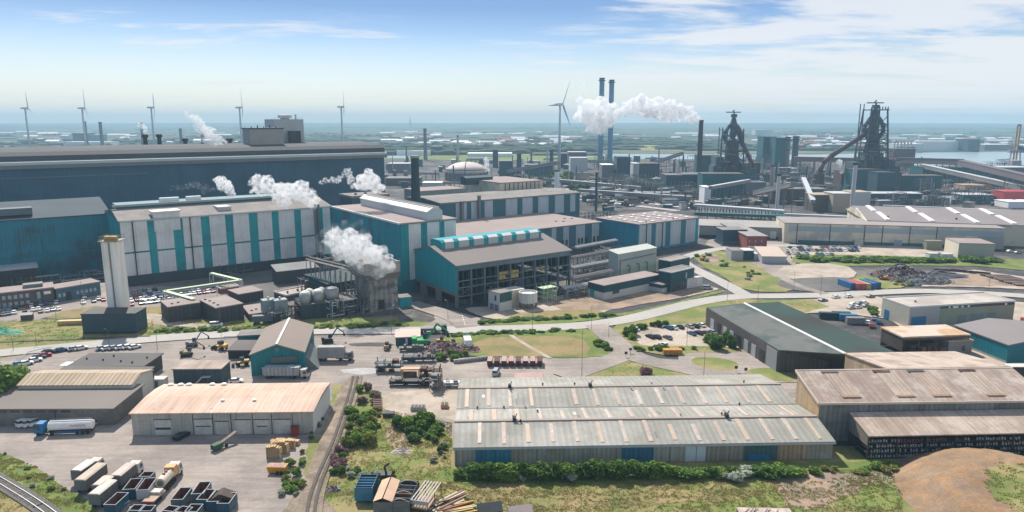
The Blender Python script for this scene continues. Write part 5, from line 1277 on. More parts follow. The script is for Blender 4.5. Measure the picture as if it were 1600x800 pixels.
# pale end of long conveyor etc
def conveyor(p, q, w_, label, mat=conv_m, Yp=None, n=5, name='conveyor', hf=.75):
    """A covered belt gallery from p to q; each is (px, py, height)."""
    A, Bq = G(p[0], p[1], p[2]), G(q[0], q[1], q[2])
    o = empty(name, (A.x, A.y, 0), 0, label, 'conveyor')
    L_ = lambda v: Vector(v) - o.location
    d = Bq - A; nn = Vector((-d.y, d.x, 0)).normalized() * w_ / 2; up_ = Vector((0, 0, w_ * hf))
    m = MB(); m.hull8([L_(A - nn), L_(Bq - nn), L_(Bq + nn), L_(A + nn), L_(A - nn + up_), L_(Bq - nn + up_), L_(Bq + nn + up_), L_(A + nn + up_)]); m.build('gallery', mat, o)
    m = MB(); e = Vector((0, 0, .05)); m.hull8([L_(A - nn * 1.1 + up_ + e), L_(Bq - nn * 1.1 + up_ + e), L_(Bq + nn * 1.1 + up_ + e), L_(A + nn * 1.1 + up_ + e), L_(A - nn * 1.1 + up_ * 1.1 + e), L_(Bq - nn * 1.1 + up_ * 1.1 + e), L_(Bq + nn * 1.1 + up_ * 1.1 + e), L_(A + nn * 1.1 + up_ * 1.1 + e)]); m.build('roof', c_pale if mat is conv_m else mat, o)
    for k in range(n):
        c = A.lerp(Bq, (k + .5) / n); m = MB()
        for s in (-1, 1): m.rod(L_((c.x + nn.x * s, c.y + nn.y * s, c.z)), L_((c.x + nn.x * s * 1.6, c.y + nn.y * s * 1.6, 0)), w_ * .07, 4)
        m.build('trestle', steel, o)
    return o
conveyor((795, 270, 8), (872, 257, 30), 5, 'slanting conveyor rising to the navy block')
conveyor((1000, 264, 6), (1066, 242, 34), 5, 'slanting pale conveyor reaching a tall trestle near the canal')
conveyor((905, 300, 6), (1080, 312, 6), 4, 'long low conveyor running across the rail yard', n=9)
conveyor((850, 282, 8), (1000, 296, 8), 4, 'long low conveyor behind the striped hall', n=8)
conveyor((1240, 252, 26), (1400, 256, 26), 8, 'brown level conveyor left of the second blast furnace', M('cv_br', (.26, .17, .14), .8, .1, .1), n=7)
conveyor((1385, 254, 24), (1500, 258, 28), 9, 'dark conveyor starting right of the second blast furnace', M('cv_dk', (.15, .13, .14), .8, .1, .1), n=6)
conveyor((1500, 258, 28), (1620, 287, 20), 8, 'dark conveyor descending to the right edge', M('cv_dk', 0), n=5)
conveyor((1440, 262, 22), (1610, 300, 10), 6, 'pale slanting conveyor crossing the teal shed', n=6)
conveyor((1180, 305, 10), (1240, 292, 26), 5, 'slanting conveyor near the slim pale stack')
conveyor((1270, 318, 8), (1255, 282, 22), 4, 'steep conveyor beside the brown ribbed bunker', n=3)
conveyor((1085, 322, 7), (1225, 332, 7), 7, 'long elevated pipe track with many legs behind the red brick building', c_pale, n=14, hf=.25)
conveyor((1085, 335, 4), (1225, 340, 4), 6, 'second elevated pipe track behind the beige low hall', c_teal, n=10, hf=.3)
conveyor((1225, 336, 6), (1340, 341, 6), 4, 'pale pipe track behind the cream hall', c_pale, n=9, hf=.3)
conveyor((1380, 322, 5), (1580, 330, 5), 3, 'pale pipe track behind the grey roof hall', c_pale, n=10, hf=.3)
conveyor((1110, 296, 16), (1170, 285, 18), 4, 'pale conveyor leaving the narrow white tower')

# ---- blast furnaces
def furnace(px, pyb, pyt, label, side, scale=1.0, big=True):
    P = G(px, pyb); H = W(px, pyt, P.y).z; k = H / 100.0
    o = empty('blast_furnace', P, 0, label, 'blast furnace')
    dk = M('furn_dk', (.07, .105, .125), .8, .2, .05); br = M('furn_br', (.10, .07, .065), .8, .2, .05)
    m = MB(); m.lathe((0, 0, 0), [(9 * k, 0), (10 * k, 20 * k), (10.5 * k, 30 * k), (8 * k, 50 * k), (5.5 * k, 62 * k), (4 * k, 66 * k)], 18); m.build('furnace_shell', br, o, smooth=True)
    m = MB()
    w0 = (15 if big else 13) * k; wz = lambda z: w0 * (1 - (.42 if big else .3) * z / 92)
    m.box(-w0 * .7, -w0 * .6, 0, w0 * .6, w0 * .6, (44 if big else 36) * k); m.build('inner_works', dk, o); m = MB()
    for sx in (-1, 1):
        for sy in (-1, 1):
            m.rod((sx * w0, sy * w0, 0), (sx * wz(92 if big else 78), sy * wz(92 if big else 78), (92 if big else 78) * k), 1.0 * k, 5)
    m.build('tower_leg', dk, o)
    m = MB()
    for z in ((22, 30, 38, 46, 54, 62, 74) if big else (20, 30, 40, 50, 60, 70)):
        q = wz(z)
        for y in (-q, q): m.box(-q - .6 * k, y - .6 * k, z * k, q + .6 * k, y + .6 * k, z * k + .9 * k)
        for x in (-q, q): m.box(x - .6 * k, -q, z * k, x + .6 * k, q, z * k + .9 * k)
    m.build('tower_beam', dk, o)
    for z in ((24, 36, 48, 58, 68) if big else (22, 38, 52)):
        q = wz(z) * 1.12; m = MB(); m.box(-q, -q, z * k, q, q, z * k + .7 * k); m.build('platform', dk, o)
    m = MB()
    zs = (22, 30, 38, 46, 54, 62, 74, 84) if big else (20, 30, 40, 50, 60, 70)
    for i, (z0, z1) in enumerate(zip(zs, zs[1:])):
        s = 1 if i % 2 else -1; q, r = wz(z0), wz(z1); m.rod((-q * s, -q, z0 * k), (r * s, -r, z1 * k), .5 * k, 4); m.rod((q, -q * s, z0 * k), (r, r * s, z1 * k), .5 * k, 4)
    m.build('bracing', dk, o)
    # lower works
    for (x0, x1, y0, z1, mt) in ((-34, -16, -6, 24, br), (16, 34, -4, 22, dk), (-26, -17, -14, 34, dk), (17, 26, -14, 30, dk), (-19, -6, -16, 26, dk), (-3, 17, -19, 22, c_teal), (9, 21, -12, 36, dk), (-22, -12, -8, 44 if not big else 32, dk)):
        m = MB(); m.box(x0 * k, y0 * k, 0, x1 * k, (y0 + 20) * k, z1 * k); m.build('cast_house', mt, o)
    rng = random.Random(int(px))
    m = MB()
    for i in range(60):
        x, z = rng.uniform(-30, 28), rng.uniform(4, 52); L2 = rng.uniform(3, 12)
        if i % 2: m.rod((x * k, -20.5 * k, z * k), ((x + L2) * k, -20.5 * k, z * k), .45 * k, 4)
        else: m.rod((x * k, -20.5 * k, z * k), (x * k, -20.5 * k, (z - L2) * k), .45 * k, 4)
    m.build('pipework', steel, o)
    # uptakes: four bent pipes meeting at the top
    for sx in (-1, 1):
        m = MB(); m.path([(sx * 4 * k, 0, 58 * k), (sx * 10.5 * k, 0, 66 * k), (sx * 10.5 * k, 0, 72 * k), (sx * 6 * k, 0, 80 * k), (0, 0, 86 * k)], 2.3 * k, 8); m.build('uptake', dk, o, smooth=True)
    m = MB(); m.lathe((0, 0, 66 * k), [(3 * k, 0), (4.5 * k, 6 * k), (3.5 * k, 12 * k), (5 * k, 16 * k), (3 * k, 24 * k), (1.6 * k, 27 * k)], 10); m.build('top_hopper', dk, o)
    m = MB(); m.box(-3 * k, -3 * k, 92 * k, 3 * k, 3 * k, 96 * k); m.box(-10 * k, -.8 * k, 97.6 * k, 8 * k, .8 * k, 98.8 * k); m.rod((0, 0, 90 * k), (0, 0, 98 * k), 1 * k, 6); m.rod((-2 * k, 0, 98 * k), (0, 0, 101 * k), .8 * k, 5); m.build('top_crane', dk, o)
    if big:
        m = MB(); m.box(-w0 * .65, -w0 * .6, 90 * k, w0 * .72, w0 * .6, 91 * k)
        for i in range(7): m.rod(((-9 + 3 * i) * k, -w0 * .6, 91 * k), ((-9 + 3 * i) * k, -w0 * .6, 94 * k), .6 * k, 4)
        m.build('top_platform', dk, o)
    # downcomer
    s = side; 
    if big: pts = [(0, -2 * k, 84 * k), (-3 * k, -2 * k, 74 * k), (-9 * k, -2 * k, 65 * k), (-46 * k, -2 * k, 40 * k), (-54 * k, -2 * k, 32 * k), (-57 * k, -2 * k, 22 * k)]
    else: pts = [(2 * k, -2 * k, 82 * k), (8 * k, -2 * k, 70 * k), (12 * k, -2 * k, 60 * k), (26 * k, -2 * k, 34 * k), (28 * k, -2 * k, 24 * k)]
    m = MB(); m.path(pts, 2.6 * k, 10); m.build('downcomer', M('downc', (.10, .075, .08), .7, .1, .1), o, smooth=True)
    ex = pts[-1][0]
    m = MB(); m.lathe((ex, 0, 0), [(6 * k, 0), (6 * k, 20 * k), (2.6 * k, 25 * k)], 12); m.build('dust_catcher', br, o)
    # lift mast
    m = MB(); x = -w0 * (1.2 if big else 1.35)
    for dx in (0, 4 * k): m.rod((x + dx, -2, 0), (x + dx, -2, (80 if not big else 97) * k), .6 * k, 4)
    for i in range(12): m.box(x, -2.2, (6 + i * 6.4) * k, x + 4 * k, -1.8, (6.6 + i * 6.4) * k)
    m.build('lift_mast', steel, o)
    return o
furnace(1140, 300, 173, 'smaller blast furnace with short inclined duct, right of the black chimney', 1, big=False)
furnace(1356, 300, 158, 'taller blast furnace with long inclined duct falling to the left', -1)
# white columns on the brown hall
for k in range(6):
    px = 1397 + k * 5.2; p = G(px, 262)
    z0 = W(px, 236, p.y).z; z1 = W(px, 221, p.y).z
    if k == 0:
        cbase = empty('filter_battery', p, 0, 'battery of white filter columns standing on the brown hall', 'filter'); c0 = p
    m = MB(); m.lathe((p.x - c0.x, 6, z0 - 1), [(1.6, 0), (1.6, z1 - z0)], 8); m.build('column', c_white, cbase)
m = MB(); m.box(-2, 2, z1 - .5, G(1425, 262).x - c0.x, 12, z1 + 2); m.build('head_box', c_pale, cbase)
# ship unloader
p = G(1583, 275)
o = empty('ship_unloader', p, 0, 'tall yellowish and blue dockside crane at the right edge', 'crane')
k = p.y / 1100
yel = M('crane_yel', (.5, .34, .16), .7, .1, .1); blu = M('crane_blu', (.08, .2, .34), .6, .1, .1)
for dx in (-3, 1.2):
    m = MB(); m.rod((dx * k, 0, 25 * k), (dx * k, 0, 78 * k), 1.3 * k, 6); m.build('mast', yel, o)
m = MB(); m.rod((-3 * k, 0, 78 * k), (1.2 * k, 0, 78 * k), 1.4 * k, 6)
m.build('mast_head', steel, o)
for sx in (-12, 10):
    m = MB(); m.rod((sx * k, 0, 0), (sx * k * .6, 0, 38 * k), 1.0 * k, 5); m.build('leg', steel_lt, o)
m = MB(); m.box(-12 * k, -3 * k, 36 * k, 14 * k, 3 * k, 40 * k); m.box(-6 * k, -3 * k, 14 * k, 8 * k, 4 * k, 24 * k); m.build('machine_house', M('crane_pink', (.38, .3, .33), .7, .1, .1), o)
m = MB(); m.rod((2 * k, 0, 44 * k), (20 * k, -4 * k, 40 * k), 3.2 * k, 8); m.build('boom', blu, o)
m = MB(); m.path([(2 * k, 0, 56 * k), (10 * k, -2 * k, 52 * k), (22 * k, -5 * k, 42 * k)], .8 * k, 5); m.build('tie', c_white, o)

# ---- scattered units that fill the works
rng = random.Random(21)
kinds = []
cols = [(c_navy, 'navy'), (c_teal, 'teal'), (c_grey, 'grey'), (c_brown, 'brown'), (c_pale, 'pale'), (c_rust, 'rusty'), (c_navy, 'navy'), (c_brown, 'brown'), (c_tan, 'tan'), (c_navy, 'navy'), (c_teal, 'teal')]
units = []
zones = [((600, 1090), (262, 300), 70), ((905, 1090), (300, 330), 34), ((1090, 1300), (270, 322), 104), ((1300, 1600), (282, 325), 100), ((600, 1100), (250, 262), 30), ((860, 1030), (286, 318), 24), ((1040, 1600), (262, 285), 34), ((905, 1085), (306, 322), 24)]
zn = ['behind the striped halls', 'in the rail yard', 'around the smaller blast furnace', 'around the taller blast furnace', 'along the canal bank', 'left of the hopper house', 'behind the blast furnaces', 'beside the low conveyor']
for zi, ((xa, xb), (ya, yb), n) in enumerate(zones):
    us = sorted((rng.uniform(xa, xb), rng.uniform(ya, yb)) for _ in range(n))
    cnt = {}
    for px, py in us:
        Pg = G(px, py)
        # keep clear of the halls' own plots
        rel = (Pg - Vector((hC.P.x, hC.P.y, 0)))
        if -60 < rel.dot(UP) < hC.L + 5 and -80 < rel.dot(NP) < 60: continue
        rel = (Pg - Vector((hD.P.x, hD.P.y, 0)))
        if -5 < rel.dot(UP) < hD.L + 5 and -5 < rel.dot(NP) < hD.D + 30: continue
        t = rng.random() ** .8; mat, cn = rng.choice(cols); rm, rn = rng.choice([(c_grey, 'grey'), (c_pale, 'pale'), (c_brown, 'brown'), (c_brown, 'brown'), (c_grey, 'grey'), (c_white, 'white'), (c_tan, 'tan')])
        s = Pg.y / 1100.0
        yw = rng.choice([0, R(35.8), R(35.8), R(8), R(-10)])
        nm = ('works_unit', 'block')
        if t < .50:
            w_, d_, h_ = rng.uniform(5, 22) * s, rng.uniform(5, 12) * s, rng.uniform(3, 11) * s
            kd = '%s block with %s roof' % (cn, rn); key = kd
            o = empty('works_building', Pg, yw, None, 'building')
            m = MB(); m.box(-w_ / 2, -d_ / 2, 0, w_ / 2, d_ / 2, h_); m.build('wall', mat, o)
            m = MB(); m.box(-w_ / 2 - .3, -d_ / 2 - .3, h_ + .02, w_ / 2 + .3, d_ / 2 + .3, h_ + .5)
            if rng.random() < .5: m.box(-w_ * .3, -d_ * .2, h_ + .5, -w_ * .1, d_ * .2, h_ + .5 + h_ * .25)
            m.build('roof', rm, o)
        elif t < .66:
            r_, h_ = rng.uniform(2.5, 6) * s, rng.uniform(4, 10) * s
            key = kd = '%s storage tank' % rn
            o = empty('storage_tank', Pg, 0, None, 'tank')
            m = MB(); m.lathe((0, 0, 0), [(r_, 0), (r_, h_)], 14); m.build('shell', rm, o)
            m = MB(); m.lathe((0, 0, h_), [(r_ * 1.02, 0), (r_ * .5, .8), (.2, 1.1)], 14); m.build('lid', c_grey, o)
        elif t < .80:
            h_ = rng.uniform(14, 34) * s; r_ = rng.uniform(.6, 1.3) * s
            key = kd = '%s stack' % cn
            o = empty('stack', Pg, 0, None, 'stack')
            m = MB(); m.lathe((0, 0, 0), [(r_ * 1.3, 0), (r_, h_)], 8); m.build('shaft', mat, o)
            m = MB(); m.box(-r_ * 3, -r_ * 3, 0, r_ * 3, r_ * 3, 4 * s); m.build('base', c_brown, o)
        else:
            w_, h_ = rng.uniform(20, 60) * s, rng.uniform(4, 9) * s
            key = kd = '%s pipe rack' % cn
            o = empty('pipe_rack', Pg, yw, None, 'pipe rack')
            m = MB()
            for j in range(3): m.rod((-w_ / 2, j * 1.4, h_ + (j % 2)), (w_ / 2, j * 1.4, h_ + (j % 2)), .55, 6)
            m.build('pipe', rm, o); m = MB(); m.box(-w_ / 2, -.6, h_ - 1.1, w_ / 2, 3.4, h_ - .6); m.build('beam', mat, o)
            m = MB()
            for j in range(6): x = -w_ / 2 + w_ * j / 5; m.rod((x, -.4, 0), (x, -.4, h_ - .8), .3, 4); m.rod((x, 3.2, 0), (x, 3.2, h_ - .8), .3, 4)
            m.build('support', steel, o); o['kind'] = 'thing'
        cnt.setdefault(key, []).append(o)
    for key, os_ in cnt.items():
        for i, o in enumerate(os_):
            o['label'] = ('%s %s' % (key, zn[zi])) if len(os_) == 1 else '%s %s, %s of its kind from left' % (key, zn[zi], nth(i + 1))
            o['group'] = 'industrial plant in the middle distance'

# rails in the yard and the foreground railway
def rails(px, label, gauge=1.5, z=.2, name='railway_track'):
    p = [G(x, y) for x, y in px]
    for _ in range(3):
        q = [p[0]]
        for i in range(len(p) - 1): q += [p[i].lerp(p[i + 1], .25), p[i].lerp(p[i + 1], .75)]
        p = q + [p[-1]]
    o = empty(name, p[0], 0, label, 'railway')
    mb, ms, mr = MB(), MB(), MB()
    ctr = p[0]
    for a, b2 in zip(p, p[1:]):
        d = (b2 - a).normalized(); n = Vector((-d.y, d.x, 0))
        A, Bq = a - ctr, b2 - ctr
        q8 = lambda w_, z0, z1: [(A.x - n.x * w_, A.y - n.y * w_, z0), (Bq.x - n.x * w_, Bq.y - n.y * w_, z0), (Bq.x + n.x * w_, Bq.y + n.y * w_, z0), (A.x + n.x * w_, A.y + n.y * w_, z0), (A.x - n.x * w_, A.y - n.y * w_, z1), (Bq.x - n.x * w_, Bq.y - n.y * w_, z1), (Bq.x + n.x * w_, Bq.y + n.y * w_, z1), (A.x + n.x * w_, A.y + n.y * w_, z1)]
        mb.hull8(q8(1.9, 0, z))
        for s in (-1, 1):
            A2, B2 = A + n * s * gauge / 2, Bq + n * s * gauge / 2
            mr.hull8([(A2.x - n.x * .08, A2.y - n.y * .08, z + .1), (B2.x - n.x * .08, B2.y - n.y * .08, z + .1), (B2.x + n.x * .08, B2.y + n.y * .08, z + .1), (A2.x + n.x * .08, A2.y + n.y * .08, z + .1), (A2.x - n.x * .08, A2.y - n.y * .08, z + .26), (B2.x - n.x * .08, B2.y - n.y * .08, z + .26), (B2.x + n.x * .08, B2.y + n.y * .08, z + .26), (A2.x + n.x * .08, A2.y + n.y * .08, z + .26)])
    tot = 0
    for a, b2 in zip(p, p[1:]):
        d = (b2 - a).normalized(); n = Vector((-d.y, d.x, 0)); L_ = (b2 - a).length; t = 0
        while t < L_:
            c = a + d * t - ctr; ms.hull8([tuple(c + d * i * .13 + n * j * 1.25 + Vector((0, 0, zz))) for zz in (z, z + .1) for i, j in ((-1, -1), (1, -1), (1, 1), (-1, 1))]); t += .75
            if L_ > 400: break
    mb.build('ballast', M('ballast', (.13, .12, .11), .95, .2, .5), o); ms.build('sleepers', M('sleeper', (.20, .18, .16), .9, .15, .5), o); mr.build('rail', M('rail', (.45, .44, .42), .35, .1, .5, metal=.5), o)
    return o
rails([(-70, 712), (0, 752), (70, 795), (110, 830), (140, 870)], 'single railway track crossing the grass at the bottom left corner')
for i, q in enumerate([[(905, 296), (1000, 306), (1100, 316)], [(905, 301), (1000, 311), (1090, 320)], [(880, 290), (1000, 300), (1100, 308)], [(905, 307), (980, 314), (1080, 326)], [(905, 312), (960, 318), (1060, 330)]]):
    P = [G(*c) for c in q]; m = MB()
    for a, b2 in zip(P, P[1:]):
        for s in (-2.2, 2.2):
            d = (b2 - a).normalized(); n = Vector((-d.y, d.x, 0)) * s; m.rod(a + n + Vector((0, 0, .3)), b2 + n + Vector((0, 0, .3)), .35, 4)
    tag(m.build('railway_track', M('rail2', (.55, .52, .5), .5, .1, .1)), 'pair of rails crossing the distant rail yard, %s from the front' % nth(i + 1), 'railway', 'tracks of the distant rail yard')

# ---- wind turbines
def turbine(px, hub, Ypx, Rpx, yaw, angs, label):
    Hp = W(px, hub, Ypx); k = Ypx / 1100.0; Rr = Rpx * k
    o = empty('wind_turbine', (Hp.x, Hp.y, 0), yaw, label, 'wind turbine', 'wind turbines on the far bank')
    m = MB(); m.rod((0, 0, 0), (0, 0, Hp.z - 1), 2.6, 10, 1.7); m.build('tower', turb_m, o, smooth=True)
    m = MB(); m.hull8([(-1.8, -8, Hp.z - 1.8), (1.8, -8, Hp.z - 1.8), (1.8, 4, Hp.z - 2), (-1.8, 4, Hp.z - 2), (-1.6, -8, Hp.z + 1.4), (1.6, -8, Hp.z + 1.4), (1.8, 4, Hp.z + 2), (-1.8, 4, Hp.z + 2)]); m.build('nacelle', turb_m, o)
    m = MB(); c = Vector((0, 5.6, Hp.z)); m.rod((0, 4, Hp.z), (0, 7, Hp.z), 1.7, 10, .6); m.build('hub', turb_m, o)
    for a in angs:
        a = R(a); d = Vector((math.cos(a), 0, math.sin(a))); e = Vector((-math.sin(a), .3, math.cos(a))).normalized()
        f = d.cross(e)
        m = MB(); pts = []
        for t, cw, th_ in ((0, .9, .8), (.12, 1.9, .7), (.25, 1.9, .5), (.6, 1.2, .32), (1, .35, .12)):
            ctr = c + d * (Rr * t); pts.append([ctr - e * cw, ctr - f * th_, ctr + e * cw, ctr + f * th_])
        vs = [v for r in pts for v in r]; fs = []
        for i in range(4):
            for j in range(4): fs.append((i * 4 + j, i * 4 + (j + 1) % 4, i * 4 + 4 + (j + 1) % 4, i * 4 + 4 + j))
        fs += [(3, 2, 1, 0), (16, 17, 18, 19)]
        m.add(vs, fs); m.build('blade', turb_m, o)
tl = 'wind turbine on the far bank, '
for px, hub, Rp, yaw, an, lab in ((39, 169, 24, -72, (82, -38, -158), 'leftmost slim blue-grey wind turbine on the horizon'), (128, 169, 29, -70, (92, -28, -148), 'slim blue-grey wind turbine left of the two thin far stacks'),
    (236, 168, 25, -66, (62, -58, -178 + 58 + 240), 'slim blue-grey wind turbine above the steaming roof stacks'), (374, 168, 31, -68, (95, -25, -145), 'slim blue-grey wind turbine left of the roof blocks'), (533, 167, 25, -74, (90, -30, -150), 'slim blue-grey wind turbine right of the roof blocks')):
    turbine(px, hub, 1550, Rp, R(yaw), an, lab)
turbine(875, 163, 1200, 38, R(-58), (62, -58, 182), 'largest pale blue wind turbine, left of the twin chimneys')

# ------------------------------------------------------------------ far country
def noise2(x, y, s=0):
    from mathutils import noise
    return noise.noise(Vector((x, y, s)))
def hills():
    nx, ny = 150, 46
    vs, fs = [], []
    for j in range(ny):
        Y = 2600 * (13000 / 2600) ** (j / (ny - 1))
        for i in range(nx):
            X = (i / (nx - 1) - .5) * 2 * (Y * 1.05 + 1500)
            t = min(1, max(0, (Y - 2900) / 3000))
            h = -1.2 + t * (8 + 26 * (noise2(X / 1400, Y / 1100) + .35) + 14 * noise2(X / 400, Y / 350, 3) + 6 * noise2(X / 120, Y / 120, 5))
            if Y > 9000: h = h * .7 + 18 * t
            h = min(h, 58)
            vs.append((X, Y, h))
    for j in range(ny - 1):
        for i in range(nx - 1): a = j * nx + i; fs.append((a, a + 1, a + nx + 1, a + nx))
    m = MB(); m.add(vs, fs); o = m.build('hills', M('hill_wood', (.03, .055, .03), .95, .3, .004, fine=.02, second=(.10, .12, .06), amount=.4)); tag(o, None, None, None, 'structure')
hills()
def belts():
    rng = random.Random(4); m = MB()
    for _ in range(520):
        py = 193 + 50 * rng.random() ** 1.5; px = rng.uniform(-100, 1700)
        if 236 < py < 264 and px > 900: continue
        if 252 < py: continue
        P = G(px, py)
        L_ = rng.uniform(60, 380) * (P.y / 2500) ** .5; d = rng.uniform(15, 50); h = rng.uniform(6, 16)
        n = int(L_ / 22) + 3
        an = rng.uniform(-.2, .2)
        ca, sa = math.cos(an), math.sin(an)
        if P.y > 9000: continue
        prof = []
        top = []
        for i in range(n + 1):
            x = -L_ / 2 + L_ * i / n; e = .35 if i in (0, n) else 1
            hh = h * e * rng.uniform(.6, 1.2); dd = d * e * rng.uniform(.7, 1.2)
            ring = [(x, -dd / 2, -1), (x, -dd * .4, hh * .7), (x, 0, hh), (x, dd * .4, hh * .75), (x, dd / 2, -1)]
            prof += [(P.x + a * ca - b * sa, P.y + a * sa + b * ca, c) for a, b, c in ring]
        fs = []
        for i in range(n):
            for j in range(4): q = i * 5 + j; fs.append((q, q + 5, q + 6, q + 1))
        m.add(prof, fs)
    o = m.build('far_woods', M('far_leaf', (.035, .06, .03), .95, .35, .03, fine=.2)); tag(o, 'dark belts of far trees between fields and towns', None, None, 'stuff')
belts()
def town():
    rng = random.Random(11)
    mats = [(c_white, 'white'), (c_pale, 'pale'), (M('t_red', (.3, .16, .12), .8, .2, .02), 'red-roofed'), (c_grey, 'grey'), (c_white, 'white')]
    protos = []
    spots = []
    for _ in range(95): spots.append((rng.uniform(1235, 1600), rng.uniform(213, 234), 'town beyond the harbour water'))
    for _ in range(85): spots.append((rng.uniform(600, 900), rng.uniform(206, 232), 'town beyond the gas holder'))
    for _ in range(40): spots.append((rng.uniform(0, 390), rng.uniform(208, 226), 'town above the hall roof'))
    for _ in range(40): spots.append((rng.uniform(900, 1235), rng.uniform(205, 222), 'town behind the chimneys'))
    base = {}
    for px, py, where in spots:
        P = G(px, py)
        mt, cn = rng.choice(mats)
        if cn not in base:
            m = MB(); m.box(-.5, -.5, 0, .5, .5, .8); m.extr([(-.52, .8), (.52, .8), (0, 1.1)], -.52, .52, 'x')
            o = m.build('far_building', mt); base[cn] = o
        else:
            o = base[cn].copy(); COL.objects.link(o)
        o.location = P; sc_ = P.y / 2000
        o.scale = (rng.uniform(12, 60) * sc_, rng.uniform(12, 30), rng.uniform(7, 17)); o.rotation_euler = (0, 0, rng.uniform(-.5, .5))
        tag(o, '%s far building in the %s' % (cn, where), 'building', '%s houses and sheds of the %s' % (cn, where))
    for a, c, yb, yt, mt, rm, lab in ((1405, 1442, 238, 225, c_pale, c_white, 'wide white harbour hall left of the big quay factory'), (1430, 1515, 236, 221, c_white, c_pale, 'biggest pale factory on the quay across the water'), (1512, 1530, 237, 218, c_navy, c_navy, 'tall blue-grey block at the right end of the quay factory'), (1538, 1580, 235, 226, c_grey, c_white, 'low grey quay shed near the crane'),
        (1285, 1340, 234, 226, c_grey, c_pale, 'low grey quay shed left of the taller furnace'), (100, 170, 232, 222, c_white, c_pale, 'white far hall just above the big hall roof'), (115, 135, 228, 208, c_grey, c_pale, 'pale far tower block near the thin stacks'), (140, 152, 230, 211, M('f_blue', (.12, .26, .38), .7, .1, .02), c_pale, 'blue far block near the thin stacks'),
        (672, 690, 236, 229, c_navy, c_grey, 'dark far shed right of the big hall end'), (620, 672, 243, 236, c_white, c_white, 'long white far hall right of the big hall end'), (730, 800, 245, 240, c_white, c_white, 'long pale far shed before the canal'), (1180, 1205, 214, 203, c_pale, c_pale, 'pale far tower block above the teal stove houses')):
        far_box(a, c, yb, yt, mt, rm, 'far_hall', lab, 'building', depth=60)
    P = G(641, 200); m = MB(); m.lathe(P, [(22, 0), (12, 70), (5, 110), (1, 150)], 8); tag(m.build('far_tower', c_grey), 'tiny pointed tower standing on the horizon', 'tower')
town()
# ------------------------------------------------------------------ steam and smoke
def steam_mat(key, dens, sc_, lo, hi, col=(1, 1, 1)):
    m = bpy.data.materials.new(key); m.use_nodes = True
    nt = m.node_tree; nt.nodes.clear(); N, L = nt.nodes.new, nt.links.new
    out = N('ShaderNodeOutputMaterial'); v = N('ShaderNodeVolumePrincipled'); v.inputs['Color'].default_value = (*col, 1); v.inputs['Anisotropy'].default_value = 0
    tc = N('ShaderNodeTexCoord'); nz = N('ShaderNodeTexNoise'); nz.inputs['Scale'].default_value = sc_; nz.inputs['Detail'].default_value = 7; nz.inputs['Roughness'].default_value = .68
    L(tc.outputs['Object'], nz.inputs['Vector'])
    r = N('ShaderNodeMapRange'); r.inputs['From Min'].default_value = lo; r.inputs['From Max'].default_value = hi; r.inputs['To Min'].default_value = 0; r.inputs['To Max'].default_value = dens
    L(nz.outputs['Fac'], r.inputs['Value']); L(r.outputs[0], v.inputs['Density']); L(v.outputs[0], out.inputs['Volume'])
    return m
def plume(name, label, pts, Y, dens, lo=.44, hi=.62, seed=0, sub=7, dy=0.0, col=(1, 1, 1), spread=1.0):
    """Billows strung along pts = (px, py, radius in px) at distance Y; one closed skin filled with cloud."""
    rng = random.Random(seed); k = Y / 1100.0
    import bmesh
    bm = bmesh.new()
    c0 = W(pts[0][0], pts[0][1], Y)
    from mathutils import Matrix
    rmin = min(p[2] for p in pts)
    for i in range(len(pts)):
        n = 1 if i == len(pts) - 1 else 3
        for t in range(n):
            a = pts[i]; b2 = pts[min(i + 1, len(pts) - 1)]; f = t / n
            px, py, r = a[0] + (b2[0] - a[0]) * f, a[1] + (b2[1] - a[1]) * f, a[2] + (b2[2] - a[2]) * f
            C_ = W(px, py, Y + dy * (i + f)) - c0
            R_ = r * k
            for s in range(sub):
                q = C_ + Vector((rng.gauss(0, .42), rng.gauss(0, .35), rng.gauss(0, .42))) * R_ * spread
                bmesh.ops.create_icosphere(bm, subdivisions=2, radius=R_ * rng.uniform(.35, .75), matrix=Matrix.Translation(q))
    me = bpy.data.meshes.new(name); bm.to_mesh(me); bm.free()
    o = bpy.data.objects.new(name, me); COL.objects.link(o); o.location = c0
    rm = o.modifiers.new('skin', 'REMESH'); rm.mode = 'VOXEL'; rm.voxel_size = rmin * k * .22
    tx = bpy.data.textures.new(name, 'CLOUDS'); tx.noise_scale = rmin * k * 1.1; tx.noise_depth = 5
    dm = o.modifiers.new('billow', 'DISPLACE'); dm.texture = tx; dm.strength = rmin * k * 1.5; dm.mid_level = .5
    rm2 = o.modifiers.new('skin2', 'REMESH'); rm2.mode = 'VOXEL'; rm2.voxel_size = rmin * k * .16
    me.materials.append(steam_mat(name, dens * .62 / (rmin * k), 1.1 / (rmin * k), lo, hi, col))
    tag(o, label, 'steam')
    o['kind'] = 'stuff'
    return o
plume('tower_steam', 'big white steam cloud streaming left off the square cooling tower', [(598, 418, 14), (580, 405, 20), (562, 394, 25), (545, 388, 22), (530, 378, 16), (515, 373, 9)], 290, 2.1, seed=2)
plume('roof_steam', 'long white steam cloud over the eaves of the left striped hall', [(492, 312, 8), (475, 304, 13), (455, 302, 15), (435, 300, 14), (418, 292, 13), (402, 284, 10), (397, 294, 7)], 325, 3.2, seed=3)
plume('roof_steam', 'small steam puff above the left part of the striped hall roof', [(362, 303, 5), (355, 294, 9), (345, 286, 8), (338, 281, 4)], 335, 3, seed=4)
plume('roof_steam', 'upright steam cloud in front of the big hall right end', [(592, 296, 8), (582, 287, 13), (572, 279, 14), (565, 290, 9)], 375, 3.2, seed=5)
